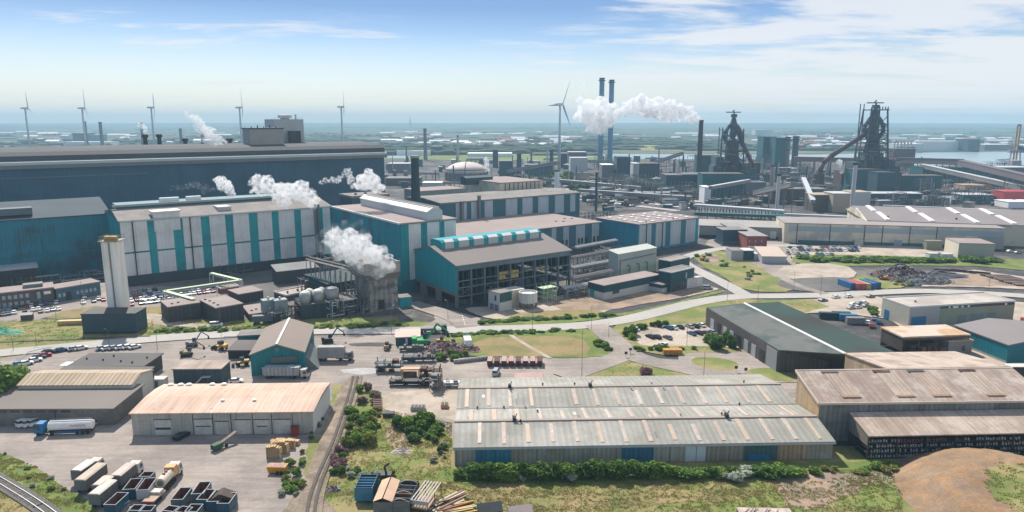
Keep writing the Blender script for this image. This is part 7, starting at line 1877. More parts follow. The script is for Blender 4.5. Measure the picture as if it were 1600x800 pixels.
# pallets and orange skip
o = empty('orange_skip', G(417, 740), R(-3), 'orange skip beside the pallet stacks at the yard edge', 'skip')
m = MB(); m.hull8([(.3, 0, .2), (4, 0, .2), (4, 1.9, .2), (.3, 1.9, .2), (0, -.1, 1.7), (4.4, -.1, 1.7), (4.4, 2.0, 1.7), (0, 2.0, 1.7)]); m.build('body', M('skip_or', (.55, .27, .03), .5, .1, .4), o); m = MB(); m.box(.15, .1, 1.71, 4.2, 1.8, 1.75); m.build('inside', M('skip_in', (.4, .24, .2), .8, .2, .4), o)
m = MB(); m.rod((2.6, -.6, .4), (2.6, -.3, .4), .4, 10); m.rod((3.6, -.6, .4), (3.6, -.3, .4), .4, 10); m.build('wheel', rubber, o)
rng = random.Random(12)
pal = None; pi = 0
rows = [(714, 421, 440, 5, 3.4), (706, 424, 452, 6, 3.0), (699, 428, 462, 7, 2.4), (694, 430, 470, 7, 1.6)]
for ri, (py, xa, xb, n, h) in enumerate(rows):
    for k in range(n):
        px = xa + (xb - xa) * k / n + rng.uniform(-.6, .6)
        if pal is None:
            m = MB()
            for z in range(9): m.box(-.6, -.6, z * .16, .6, .6, z * .16 + .03); m.box(-.6, -.6, z * .16 + .03, -.48, .6, z * .16 + .12); m.box(.48, -.6, z * .16 + .03, .6, .6, z * .16 + .12); m.box(-.06, -.6, z * .16 + .03, .06, .6, z * .16 + .12)
            pal = o = m.build('pallet_stack', timber)
        else: o = pal.copy(); COL.objects.link(o)
        o.location = G(px, py); o.scale = (1, 1, h / 1.45 * rng.uniform(.6, 1.05)); o.rotation_euler = (0, 0, rng.uniform(-.3, .3))
        tag(o, 'stack of timber pallets, %s from left in the %s row behind the orange skip' % (nth(k + 1), ('front', 'second', 'third', 'rear')[ri]), 'pallet stack', 'pallet stacks at the yard edge')
# machine lying by the workshop
o = empty('conveyor_machine', G(338, 703), R(60), 'green-black portable conveyor standing before the workshop doors', 'machine')
m = MB(); m.hull8([(0, -.5, .8), (6, -.5, 2.2), (6, .5, 2.2), (0, .5, .8), (0, -.5, 1.1), (6, -.5, 2.6), (6, .5, 2.6), (0, .5, 1.1)]); m.build('belt_arm', M('cm_arm', (.22, .17, .14), .8, .2, .4), o); m = MB(); m.box(-1, -.8, .3, 1.6, .8, 1.6); m.build('hopper', M('cm_gr', (.04, .09, .05), .7, .2, .4), o); axle(o, 2.2, 1, 1.0, .5)
# distant and middle yard: dump containers row, lorries, machines
for i in range(8):
    px = 765 + i * 11.2; o = empty('dump_container', G(px, 573), R(88), 'dark red dump container, %s from the left in the row above the striped warehouse' % nth(i + 1), 'container', 'row of dark red dump containers')
    m = MB(); m.hull8([(0, -.75, .3), (4.6, -.75, .3), (4.6, .75, .3), (0, .75, .3), (-.3, -.9, 2.0), (5, -.9, 2.0), (5, .9, 2.0), (-.3, .9, 2.0)]); m.build('body', M('dump_red', (.10, .035, .035), .7, .25, .4), o)
    m = MB(); m.box(-.2, -.8, 2.01, 4.8, .8, 2.08); m.build('cover', (M('dc0', (.42, .27, .23), .8, .1, .4), M('dc1', (.10, .05, .045), .8, .1, .4), M('dc2', (.38, .3, .28), .8, .1, .4))[i % 3], o)
    axle(o, 1.2, 1, .7, .4)
def block_row(pts, label, group):
    A, Bq = G(*pts[0]), G(*pts[1]); n = pts[2]
    for k in range(n):
        p = A.lerp(Bq, k / n); m = MB(); m.box(-1.1, -.5, 0, 1.1, .5, 1.1); m.box(-.5, -.4, 1.1, .5, .4, 1.22); o = m.build('concrete_block', concrete); o.location = p; tag(o, '%s, %s from the left' % (label, nth(k + 1)), 'block', group)
block_row(((714, 567), (765, 561), 9), 'weathered concrete block in the row before the brown field', 'concrete block row')
def shipping(px, py, rz, col, label, L_=6.0, h=2.6, group='shipping containers'):
    o = empty('shipping_container', G(px, py), R(rz), label, 'container', group)
    m = MB(); m.box(0, -1.2, .1, L_, 1.2, h); m.build('body', col, o); m = MB(); m.box(-.04, -1.1, .2, 0, -.03, h - .1); m.box(-.04, .03, .2, 0, 1.1, h - .1); m.build('door', col, o)
    return o
cc = lambda n, c: M('cont_' + n, c, .6, .12, .5, stripe=('X', .5, .12))
for i, (px, py, n, c) in enumerate(((1332, 452, 'blue', (.03, .14, .30)), (1342, 453, 'red', (.42, .10, .10)), (1350, 453, 'red', (.45, .12, .11)), (1357, 453, 'yellow', (.42, .32, .12)), (1366, 452, 'blue', (.03, .14, .30)), (1373, 451, 'navy', (.03, .10, .2)))):
    shipping(px, py, 100, cc(n, c), '%s container, %s from the left in the row at the road bend' % (n, nth(i + 1)), 10, 3)
for i, (px, py, rz, n, c, lab) in enumerate(((1280, 497, -8, 'navy', (.02, .06, .07), 'dark flat-topped container farthest left beside the green roof hall'), (1300, 496, -8, 'green', (.05, .10, .08), 'dark green container next to a small blue one'), (1311, 500, -8, 'blue', (.03, .16, .32), 'small bright blue container beside the dark green one'), (1322, 505, -5, 'grey', (.25, .24, .24), 'grey container with stones behind the green roof hall'))):
    shipping(px, py, rz, cc(n + '2', c), lab, 7, 2.6)
shipping(1596, 514, 5, cc('red3', (.42, .08, .10)), 'red container with white marks at the right edge', 12, 4.5)
shipping(1596, 520, 5, cc('blue3', (.03, .12, .26)), 'blue container under the red one at the right edge', 12, 2)
shipping(92, 507, 8, cc('yel3', (.55, .38, .15)), 'long yellow-tan container lying on the grass left of the silo base', 11, 1.6)
shipping(1036, 553, 0, cc('or3', (.50, .24, .04)), 'open orange skip by the road junction', 6.5, 1.8)
# excavators / machines
def excavator(px, py, rz, col, label, s=1.0, flip=1):
    o = empty('excavator', G(px, py), R(rz), label, 'excavator'); o.scale = (s, s, s)
    for y in (-1.1, 1.1):
        m = MB(); m.extr([(-1.9, .1), (1.9, .1), (2.2, .5), (1.9, .9), (-1.9, .9), (-2.2, .5)], y - .3, y + .3, 'y'); m.build('track', rubber, o)
    m = MB(); m.box(-2.1, -1.3, 1.0, 1.5, 1.3, 1.9); m.box(-2.3, -1.2, 1.1, -1.2, 1.2, 2.4); m.build('body', col, o)
    m = MB(); m.box(.3, .2, 1.9, 1.7, 1.2, 3.1); m.build('cab', glass, o)
    m = MB(); m.rod((1.2, -.3, 1.8), (3.8, -.3, 5.6), .3, 6, .25); m.build('boom', col, o)
    m = MB(); m.rod((3.8, -.3, 5.6), (6.4, -.3, 3.4), .24, 6, .18); m.build('arm', col, o)
    m = MB(); m.hull8([(6.0, -.8, 2.2), (6.8, -.8, 2.2), (6.8, .2, 2.2), (6.0, .2, 2.2), (6.1, -.8, 3.4), (6.5, -.8, 3.4), (6.5, .2, 3.4), (6.1, .2, 3.4)]); m.build('bucket', steel_dk, o)
    return o
excavator(659, 541, 8, green_p, 'bright green excavator with raised arm over the scrap pile', 1.5)
excavator(512, 535, 20, steel_dk, 'dark excavator with folded arm behind the grey trailer', .95)
excavator(300, 541, 30, M('exg', (.18, .19, .2), .6, .2, .4), 'grey excavator nearest the road in the machinery yard', .9)
excavator(292, 556, 15, M('exo', (.18, .16, .08), .7, .3, .4), 'olive tracked machine left of the dark lean shed', .9)
excavator(1225, 408, 10, orange_p, 'small orange excavator by the pale gabled shed', .7)
excavator(1380, 437, 160, orange_p, 'orange excavator on the left of the rubble heap', .9)
def loader(px, py, rz, col, label, s=1.0, cat='loader'):
    o = empty('wheel_loader', G(px, py), R(rz), label, cat); o.scale = (s, s, s)
    m = MB(); m.box(-2.6, -1, .9, 0, 1, 2.1); m.box(0, -.7, .8, 1.6, .7, 1.5); m.build('body', col, o); m = MB(); m.box(-.9, -.8, 2.1, .6, .8, 3.2); m.build('cab', glass, o)
    m = MB(); m.hull8([(2.6, -1.3, .2), (3.6, -1.3, .2), (3.6, 1.3, .2), (2.6, 1.3, .2), (2.6, -1.3, 1.3), (2.9, -1.3, 1.3), (2.9, 1.3, 1.3), (2.6, 1.3, 1.3)]); m.rod((.8, 0, 1.4), (2.7, 0, .8), .2, 5); m.build('bucket', steel_dk, o)
    axle(o, -1.6, 1, 1.0, .75); axle(o, 1.3, 1, 1.0, .75)
loader(345, 546, 160, yellow_p, 'yellow wheel loader left of the teal flat annex')
loader(378, 571, 200, M('ly2', (.45, .28, .06), .6, .2, .4), 'muddy yellow loader close to the teal gabled shed', .9)
loader(605, 545, 90, M('ly3', (.3, .2, .12), .6, .2, .4), 'small brown loader left of the teal cabin', .8)
loader(691, 537, 0, orange_p, 'orange loader on the scrap heap', .8); loader(709, 541, 20, M('ly4', (.6, .2, .1), .6, .2, .4), 'red-orange loader at the right of the scrap heap', .8)
loader(1100, 407, 30, orange_p, 'orange machine on the verge inside the road bend', .9)
def lorry(px, py, rz, cabm, bodym, label, L_=8, h=3.2, kind='box'):
    o = empty('lorry', G(px, py), R(rz), label, 'lorry')
    m = MB()
    if kind == 'box': m.box(0, -1.25, 1.1, L_, 1.25, h)
    else: m.box(0, -1.25, 1.0, L_, 1.25, 1.25); m.box(.5, -1, 1.26, L_ * .8, 1, 1.9)
    m.build('body', bodym, o); axle(o, 1, 2); lorry_cab(o, L_ + .5, cabm); return o
lorry(655, 520, 5, M('cb2', (.02, .08, .12), .5, .1, .4), steel, 'dark blue-cabbed flat lorry driving on the main road', 8, 3.2, 'flat')
lorry(498, 563, 2, steel, M('lg', (.33, .32, .3), .7, .15, .4), 'large grey box trailer right of the teal gabled shed', 9, 5)
lorry(415, 590, 0, white_dirty, M('lg2', (.36, .37, .37), .6, .15, .4, stripe=('X', 1.2, .2)), 'grey box lorry parked against the teal gable', 11, 3.8)
lorry(732, 546, 100, M('cb3', (.02, .12, .24), .5, .1, .4), white_p, 'white box lorry with blue rear, right of the scrap heap', 5.5, 3.4)
lorry(395, 506, 10, steel_dk, M('lg3', (.10, .12, .13), .6, .15, .4), 'dark lorry beside the dark panel-clad building', 8, 3.4)
# rusty props: hoods and frames in the middle yard
def machine_frame(px, py, rz, w, h, d, col, label, seed):
    o = empty('steel_frame_rack', G(px, py), R(rz), label, 'rack'); rng = random.Random(seed)
    for x in (0, w * .33, w * .66, w):
        for y in (0, d): m = MB(); m.rod((x, y, 0), (x, y, h * rng.uniform(.85, 1.1)), .14, 4); m.build('post', col, o)
    for z in (h * .35, h * .7): m = MB(); m.box(-.6, 0, z, w + .6, d, z + .18); m.build('shelf', col, o)
    m = MB()
    for k in range(7): x = rng.uniform(0, w * .8); z = rng.choice([.02, h * .35 + .2, h * .7 + .2]); m.box(x, .2, z, x + rng.uniform(.6, 2), d - .2, z + rng.uniform(.4, 1.0))
    m.build('stored_parts', rng.choice([steel, steel_rust, conc_dk]), o)
    return o
machine_frame(588, 582, 0, 8, 4.2, 2.5, M('fr_t', (.03, .06, .07), .6, .2, .4), 'dark teal steel rack in the middle machine yard', 1)
machine_frame(630, 567, 3, 10, 2.6, 2.5, M('fr_t', 0), 'long low dark rack behind the orange canopy', 2)
machine_frame(626, 550, 3, 9, 1.8, 2, steel, 'low grey rack below the teal cabin', 3)
machine_frame(657, 598, 0, 6, 5, 3, M('fr_r', (.07, .045, .035), .8, .2, .4), 'rusty dark rack with grab arm near the pale apron', 4)
machine_frame(610, 604, 0, 13, 2.2, 2.5, steel_dk, 'row of dark bins along the edge of the pale slab', 5)
machine_frame(684, 612, 80, 5, 5.5, 2.5, M('fr_b', (.28, .24, .2), .8, .2, .4), 'pale rusty tower frame left of the striped warehouse', 6)
machine_frame(1060, 346, 0, 14, 4, 3, M('fr_b', 0), 'pale frame rack beside the rooflight hall', 7)
machine_frame(696, 606, 4, 6, 2.0, 2.2, c_white, 'row of white-ended canisters beside the striped warehouse corner', 8)
o = empty('orange_canopy', G(626, 590), R(2), 'orange-topped canopy machine in the middle machine yard', 'machine'); m = MB(); m.box(0, 0, 2.4, 6, 2, 2.8); m.build('canopy', M('oc', (.6, .36, .2), .7, .1, .4), o)
for x in (.3, 5.7): m = MB(); m.box(x - .1, .2, 0, x + .1, 1.8, 2.4); m.build('support', yellow_p, o)
m = MB(); m.box(.8, .3, .02, 5, 1.7, 1.5); m.build('engine', steel_rust, o)
for i, (px, py, n, mt, lab) in enumerate(((590, 640, 4, M('trg', (.42, .2, .14), .8, .15, .4), 'stack of reddish troughs on the pale slab'), (602, 650, 3, M('trk', (.08, .08, .09), .7, .15, .4), 'dark bins in a row at the slab edge'), (645, 640, 4, M('trh', (.35, .33, .3), .7, .2, .4), 'pale narrow crates on the slab'), (692, 636, 2, M('tri', (.55, .3, .2), .8, .15, .4), 'peach-coloured crates near the striped warehouse'))):
    for k in range(n):
        o = empty('crate', G(px + k * 5.5, py) if i else G(px, py - k * 3.5), 0, lab + ', ' + nth(k + 1) + ' of its row', 'crate', 'crates on the pale slab')
        m = MB(); m.box(-.5 if i else -1.2, -1.0 if i else -.35, 0, .5 if i else 1.2, 1.0 if i else .35, 1.1); m.build('body', mt, o); m = MB(); m.box(-.4 if i else -1.1, -.9 if i else -.25, 1.11, .4 if i else 1.1, .9 if i else .25, 1.15); m.build('opening', steel_dk, o)
def pile(name, label, cpx, cpy, rx, ry, h, mat, seed=0, chunk=None, nchunk=0):
    P = G(cpx, cpy); rng = random.Random(seed); n, k = 26, 9; vs = [(0, 0, h)]; fs = []
    for r in range(1, k + 1):
        for i in range(n):
            t = 2 * math.pi * i / n; f = r / k
            w_ = 1 + .22 * noise2(math.cos(t) * 1.7 + seed, math.sin(t) * 1.7)
            z = h * (1 - f) ** 1.1 * (1 + .5 * noise2(math.cos(t) * 3 * f + seed, math.sin(t) * 3 * f, 2)) + (rng.uniform(-.06, .06) * h if r < k else 0)
            vs.append((rx * f * w_ * math.cos(t), ry * f * w_ * math.sin(t), max(z, 0) if r < k else -.02))
    for i in range(n): fs.append((0, 1 + i, 1 + (i + 1) % n))
    for r in range(k - 1):
        for i in range(n): a = 1 + r * n + i; b_ = 1 + r * n + (i + 1) % n; fs.append((a, a + n, b_ + n, b_))
    m = MB(); m.add(vs, fs)
    for _ in range(nchunk):
        t = rng.uniform(0, 6.28); f = rng.random() ** .6; x, y = rx * f * math.cos(t), ry * f * math.sin(t); z = h * (1 - f); s = rng.uniform(.2, .8) * chunk
        m.mi = rng.choice([0, 1, 1, 2]); a = Vector((rng.uniform(-1, 1), rng.uniform(-1, 1), rng.uniform(-.4, .8))).normalized(); m.rod(Vector((x, y, z)) - a * s, Vector((x, y, z + .2)) + a * s, s * .45, 5)
    o = m.build(name, [mat, M('chunk_a', (.22, .15, .12), .9, .3, .6), M('chunk_b', (.28, .30, .32), .9, .3, .6)]); o.location = P; tag(o, label, 'heap', None, 'stuff'); return o
pile('scrap_heap', 'jumbled reddish scrap heap under the green excavator', 700, 547, 12, 6, 2.6, M('scr', (.2, .13, .11), .95, .4, .5), 1, 1.0, 260)
pile('rubble_heap', 'large dark brown rubble heap before the green strip', 1410, 432, 17, 11, 6.5, M('rub', (.09, .07, .075), .95, .35, .3), 2, 1.3, 240)
pile('rubble_heap', 'lower grey-blue rubble heap overlapping the brown one', 1440, 440, 17, 9, 3.6, M('rub2', (.09, .11, .12), .95, .35, .3), 3, 1.2, 220)
pile('gravel_heap', 'smooth dark grey gravel heap right of the rubble', 1470, 432, 15, 7, 3.4, M('rub3', (.10, .10, .11), .95, .2, .3), 4)
pile('sand_heap', 'small pale sand heap in the grass', 628, 706, 2.6, 1.6, 1.3, M('snd', (.48, .40, .34), .95, .1, .6), 5)
pile('green_heap', 'pale green tarpaulin heap on the grass at the left edge', 2, 520, 9, 4, 2.2, M('grh', (.10, .32, .20), .8, .2, .4), 6)
pile('ash_heap', 'flat dark ash ring on the open yard', 580, 538, 8, 2.5, .5, M('ash', (.10, .09, .085), .95, .2, .3), 7)
pile('powder_spill', 'whitish powder spill on the yard', 566, 580, 7, 3, .2, M('pwd', (.40, .39, .38), .95, .2, .3), 8)
pile('stone_heap', 'purple-grey stones and planks beside the gravel track', 520, 765, 1.8, 1.1, .7, M('stn', (.2, .17, .19), .95, .3, .8), 9, .5, 20)
for i, (px, py, ang, n) in enumerate(((1482, 424, 150, 5), (1505, 425, 150, 5), (1555, 432, 165, 8), (1585, 441, 165, 7))):
    for k in range(n):
        A = G(px + k * 4.5, py + k * (1.2 if i > 1 else .4)); o = empty('steel_slab', A, R(ang), 'rusty steel slab, %s in stock group %s beside the tan yard' % (nth(k + 1), nth(i + 1)), 'slab', 'steel slabs in stock')
        m = MB(); m.box(-7, -.6, .2, 7, .6, 1.0); m.build('slab', (steel_rust, steel_dk, M('slb', (.25, .17, .15), .8, .2, .4))[k % 3], o); m = MB(); m.box(-5, -.7, 0, -4.6, .7, .2); m.box(4.6, -.7, 0, 5, .7, .2); m.build('skid', timber, o)
# boundary walls / signs near the road
o = empty('site_shelter', G(43, 499), .3, 'tiny brown shelter on the grass beside the parked cars', 'shelter'); m = MB(); m.box(-2, -1.2, 0, 2, 1.2, 2.2); m.build('wall', brown_wall, o); m = MB(); m.extr([(-1.5, 2.2), (1.5, 2.2), (0, 3.0)], -2.3, 2.3, 'x'); m.build('roof', roof_light, o)
# ---- lamp posts
lamps = [(909, 590, 518, 'at the grass island tip above the striped warehouse'), (1099, 598, 548, 'on the round grass island'), (1073, 541, 508, 'in the open car park'), (951, 528, 505, 'at the road fork'), (924, 516, 478, 'beside the main road before the fork'), (832, 514, 478, 'beside the main road above the footpath'), (985, 558, 545, 'at the junction corner'), (612, 522, 478, 'beside the main road right of the cooling tower'), (480, 500, 470, 'before the dark works building'), (57, 540, 520, 'beside the main road at the far left'), (21, 548, 525, 'beside the main road at the left edge'), (170, 537, 515, 'beside the main road below the silos'), (246, 545, 520, 'beside the yard entrance'), (345, 520, 480, 'in front of the panel-clad building'), (1136, 470, 440, 'near the road bend'), (1184, 470, 445, 'right of the road bend'), (1282, 462, 430, 'beside the dark grey lot'), (1320, 462, 435, 'beside the container row'), (1545, 448, 420, 'on the tan yard'), (700, 500, 470, 'before the open-sided hall'), (1240, 455, 425, 'at the top right of the grass triangle'), (130, 478, 440, 'in the pale lot left of the silo tower'), (88, 500, 470, 'at the edge of the dense car park')]
for px, pb, pt, where in lamps:
    P = G(px, pb); h = Hh(px, pb, pt); o = empty('lamp_post', P, crng.uniform(0, 3), 'thin grey lamp post ' + where, 'lamp post', 'lamp posts')
    m = MB(); m.rod((0, 0, 0), (0, 0, h), .09, 6, .06); m.build('pole', steel, o); m = MB(); m.rod((0, 0, h), (1.0, 0, h + .15), .05, 4); m.build('arm', steel, o); m = MB(); m.box(.8, -.12, h + .08, 1.5, .12, h + .2); m.build('lamp_head', steel_lt, o)
# persons standing on the roads are too small in the photograph to tell; road cones and signs near the junction
for px, py, lab in ((978, 559, 'dark road sign at the junction, left one'), (985, 553, 'dark road sign at the junction, upper one'), (1150, 582, 'small brown marker post at the round island'), (1165, 585, 'second small brown marker post near the grass corner')):
    o = empty('road_sign', G(px, py), 0, lab, 'sign'); m = MB(); m.rod((0, 0, 0), (0, 0, 2.2), .06, 5); m.build('post', steel, o); m = MB(); m.box(-.5, -.05, 1.3, .5, .05, 2.2); m.build('board', steel_dk, o)
# low guard rails by the main road
def guard(px, label):
    p = [G(x, y) for x, y in px]; o = empty('guard_rail', p[0], 0, label, 'guard rail'); m = MB()
    for a, b_ in zip(p, p[1:]): m.rod(a - p[0] + Vector((0, 0, .7)), b_ - p[0] + Vector((0, 0, .7)), .12, 4)
    m.build('rail', steel_lt, o); m = MB()
    for a, b_ in zip(p, p[1:]):
        n = max(1, int((b_ - a).length / 4))
        for k in range(n): q = a.lerp(b_, k / n) - p[0]; m.rod(q, q + Vector((0, 0, .7)), .06, 4)
    m.build('posts', steel, o)
guard([(350, 529), (440, 526), (560, 524)], 'low guard rail along the main road behind the machine yard')
guard([(28, 563), (45, 553), (70, 547), (82, 545)], 'low dark rail around the curved yard edge')
guard([(815, 500), (865, 499)], 'short pale rail beside the main road')

# ------------------------------------------------------------------ plants
def leaf_mesh(name, mat, n, size, rad, seed, top=False):
    """A crown of many small leaf-clump faces in a lumpy volume of radii rad, base at z = 0."""
    rng = np.random.default_rng(seed)
    rx, ry, rz = rad
    # lumps: several sub-balls; leaves sit near their surfaces
    nl = 9
    lc = rng.normal(size=(nl, 3)); lc /= np.linalg.norm(lc, axis=1)[:, None]
    lc = lc * rng.uniform(.25, .62, (nl, 1)); lr = rng.uniform(.38, .6, nl)
    k = rng.integers(0, nl, n); d = rng.normal(size=(n, 3)); d /= np.linalg.norm(d, axis=1)[:, None]
    c = lc[k] + d * (lr[k] * rng.uniform(.55, 1.08, n))[:, None]
    c = c * np.array([rx, ry, rz]); c[:, 2] += rz * .9
    c[:, 2] = np.maximum(c[:, 2], .08)
    a = rng.normal(size=(n, 3)); a /= np.linalg.norm(a, axis=1)[:, None]
    b = np.cross(a, rng.normal(size=(n, 3))); b /= np.linalg.norm(b, axis=1)[:, None]
    s = (size * rng.uniform(.6, 1.4, n))[:, None]
    v = np.stack([c - a * s, c + b * s * .8, c + a * s * .9, c - b * s * .7], 1).reshape(-1, 3)
    me = bpy.data.meshes.new(name); me.vertices.add(len(v)); me.vertices.foreach_set('co', v.ravel())
    me.loops.add(4 * n); me.loops.foreach_set('vertex_index', np.arange(4 * n)); me.polygons.add(n); me.polygons.foreach_set('loop_start', np.arange(0, 4 * n, 4)); me.polygons.foreach_set('loop_total', np.full(n, 4))
    me.update(calc_edges=True); me.materials.append(mat); return me
SHR = {}
def shrub(px, py, w, h, mat, key, label, group, cat='bush', d=None, name='bush', pos=None):
    """A bush w metres wide and h high."""
    k = (key, crng.randrange(3))
    if k not in SHR:
        SHR[k] = (leaf_mesh(name + '_leaves', mat, 1500, .085, (.5, .5, .5), hash(key) % 97 + k[1]))
    P = G(px, py) if pos is None else pos
    o = bpy.data.objects.new(name, SHR[k]); COL.objects.link(o); o.location = P
    o.scale = (w, d or w * .8, h); o.rotation_euler = (0, 0, crng.uniform(0, 6.28) if d is None else 0)
    tag(o, label, cat, group); return o
# hedge before the striped warehouse
x = 742; i = 0
hp = []
while x < 1240:
    wpx = crng.uniform(22, 34); hp.append((x, wpx)); x += wpx * .62
for i, (x, wpx) in enumerate(hp):
    tall = x < 1040; py = 748 - (x - 742) * .012
    w_ = wpx * .148; kd = ('leaf_dark' if crng.random() < .6 else 'leaf_green') if tall else crng.choice(['leaf_green', 'leaf_green', 'leaf_dark', 'leaf_silver'])
    cl = {'leaf_dark': 'dark green', 'leaf_green': 'green', 'leaf_silver': 'silvery green'}[kd]
    shrub(x, py, w_ * 1.25, crng.uniform(3.4, 4.6) if tall else crng.uniform(1.8, 3.0), globals()[kd], kd, '%s shrub of the hedge under the striped warehouse, %s from the left' % (cl, nth(i + 1)), 'hedge shrubs before the striped warehouse')
for i, (px, py, w_, h_) in enumerate(((815, 750, 2.6, 1.8), (893, 752, 3.6, 2.2), (880, 748, 1.6, 1.6), (850, 746, 1.2, 1.3), (1148, 752, 4.6, 2.2), (1132, 748, 2.6, 1.8), (1100, 742, 3, 1.8), (931, 744, 1.4, 1.2))):
    shrub(px, py, w_, h_, leaf_silver, 'leaf_silver', 'silvery bush in front of the warehouse hedge, %s of its kind from the left' % nth(sorted([815, 893, 880, 850, 1148, 1132, 1100, 931]).index(px) + 1), 'silvery bushes before the hedge')
sp = []
rngv = random.Random(33)
MASS = []
def scatter(pxq, n, w0, w1, hf, kinds_, where, group):
    mass = 'verge' in group or 'long green' in group or 'distant' in group
    items = []
    for _ in range(n * 2 if mass else n):
        a, b_ = rngv.random(), rngv.random()
        (x0, y0), (x1, y1), (x2, y2), (x3, y3) = pxq
        px = (x0 * (1 - a) + x1 * a) * (1 - b_) + (x3 * (1 - a) + x2 * a) * b_; py = (y0 * (1 - a) + y1 * a) * (1 - b_) + (y3 * (1 - a) + y2 * a) * b_
        items.append((px, py, rngv.uniform(w0, w1), rngv.choice(kinds_)))
    items.sort(); cn = {}
    for px, py, w_, kd in items:
        cl = {'leaf_dark': 'dark green', 'leaf_green': 'green', 'leaf_silver': 'silvery', 'leaf_pink': 'pinkish brown', 'leaf_yel': 'yellow-green'}[kd]
        cn[cl] = cn.get(cl, 0) + 1
        if mass: MASS.append((px, py, w_, w_ * hf * rngv.uniform(.7, 1.2), kd)); continue
        shrub(px, py, w_, w_ * hf * rngv.uniform(.7, 1.2), globals()[kd], kd, '%s bush %s, %s from left' % (cl, where, nth(cn[cl])), group)
scatter(((545, 640), (590, 640), (575, 700), (540, 700)), 36, 2.0, 4.6, .7, ['leaf_green', 'leaf_green', 'leaf_yel', 'leaf_dark'], 'right of the gravel track', 'bushes beside the gravel track')
scatter(((562, 605), (590, 612), (595, 632), (560, 632)), 10, 2.4, 4.0, .7, ['leaf_pink', 'leaf_pink', 'leaf_green'], 'at the top of the gravel track', 'bushes beside the gravel track')
scatter(((575, 640), (596, 640), (590, 690), (575, 690)), 8, 1.6, 3.0, .6, ['leaf_pink', 'leaf_dark', 'leaf_green'], 'on the slope below the pale slab', 'bushes below the pale slab')
scatter(((525, 700), (548, 695), (540, 745), (512, 740)), 20, 1.6, 3.0, .8, ['leaf_pink', 'leaf_pink', 'leaf_pink', 'leaf_dark'], 'pink-flowering beside the track bottom', 'pinkish bushes')
scatter(((545, 730), (615, 740), (612, 760), (545, 745)), 12, 1.6, 3.0, .6, ['leaf_dark', 'leaf_green', 'leaf_silver'], 'above the big bins', 'bushes above the big bins')
scatter(((435, 712), (480, 700), (470, 775), (432, 775)), 18, 1.4, 3.2, .6, ['leaf_green', 'leaf_yel', 'leaf_green', 'leaf_silver'], 'between the yard and the gravel track', 'bushes at the yard edge')
scatter(((490, 650), (515, 620), (505, 655), (485, 690)), 12, 1.2, 2.4, .6, ['leaf_green', 'leaf_yel'], 'right of the salmon-roofed workshop', 'bushes right of the workshop')
scatter(((622, 660), (690, 660), (690, 690), (645, 690)), 20, 1.6, 4.2, .6, ['leaf_green', 'leaf_dark', 'leaf_silver'], 'in the grass left of the striped warehouse', 'bushes left of the striped warehouse')
scatter(((620, 665), (670, 662), (668, 672), (622, 674)), 8, 3.0, 5.0, .75, ['leaf_green', 'leaf_dark'], 'in the big clump below the pale slab', 'bushes left of the striped warehouse')
scatter(((665, 690), (705, 690), (700, 720), (675, 722)), 6, 1.2, 2.4, .7, ['leaf_dark', 'leaf_silver'], 'near the left corner of the striped warehouse', 'bushes left of the striped warehouse')
scatter(((690, 745), (745, 742), (745, 750), (690, 752)), 6, 1.8, 3.2, .6, ['leaf_green', 'leaf_dark'], 'at the left end of the warehouse hedge', 'bushes at the hedge end')
scatter(((1242, 738), (1300, 730), (1320, 740), (1244, 745)), 9, 1.6, 3.4, .5, ['leaf_green', 'leaf_yel'], 'at the right end of the warehouse hedge', 'bushes at the hedge end')
scatter(((1335, 732), (1440, 726), (1430, 735), (1335, 740)), 10, 2, 4.5, .4, ['leaf_green', 'leaf_yel'], 'before the open rack shed', 'bushes before the rack shed')
scatter(((968, 520), (980, 514), (998, 528), (985, 532)), 9, 3, 5, .7, ['leaf_green', 'leaf_dark'], 'left of the open car park', 'bushes around the open car park')
scatter(((985, 514), (1050, 505), (1060, 508), (990, 517)), 9, 2.5, 4.5, .7, ['leaf_green', 'leaf_dark'], 'behind the open car park', 'bushes around the open car park')
scatter(((992, 545), (1090, 542), (1100, 550), (995, 550)), 12, 2.2, 4, .5, ['leaf_green', 'leaf_dark'], 'below the open car park', 'bushes around the open car park')
scatter(((1100, 535), (1140, 530), (1150, 546), (1105, 548)), 9, 4, 6.5, .8, ['leaf_green', 'leaf_dark'], 'in the clump left of the green roof hall doors', 'bushes around the open car park')
scatter(((1002, 578), (1014, 576), (1016, 586), (1002, 587)), 5, 2.5, 4, .8, ['leaf_pink'], 'pinkish on the triangular grass island', 'pinkish bushes')
scatter(((915, 525), (935, 528), (955, 548), (938, 550)), 7, 3, 5, .5, ['leaf_green', 'leaf_dark'], 'at the right end of the brown field', 'bushes beside the brown field')
scatter(((677, 548), (745, 556), (745, 562), (680, 566)), 14, 2.2, 4.2, .6, ['leaf_green', 'leaf_dark'], 'around the scrap heap', 'bushes around the scrap heap')
scatter(((240, 516), (630, 506), (620, 511), (245, 521)), 40, 2.0, 4.5, .35, ['leaf_green', 'leaf_green', 'leaf_dark'], 'in the verge hedge along the main road', 'verge bushes along the main road')
scatter(((745, 502), (960, 490), (960, 494), (750, 506)), 26, 2.0, 4.2, .35, ['leaf_green', 'leaf_dark'], 'in the verge before the pale works yard', 'verge bushes along the main road')
scatter(((700, 521), (900, 514), (900, 518), (705, 526)), 18, 2.0, 4.0, .3, ['leaf_green', 'leaf_dark'], 'on the strip above the brown field', 'verge bushes along the main road')
scatter(((1240, 404), (1560, 408), (1560, 412), (1245, 410)), 44, 4.0, 9, .35, ['leaf_green', 'leaf_green', 'leaf_dark'], 'in the long green strip before the cream hall', 'bushes of the long green strip')
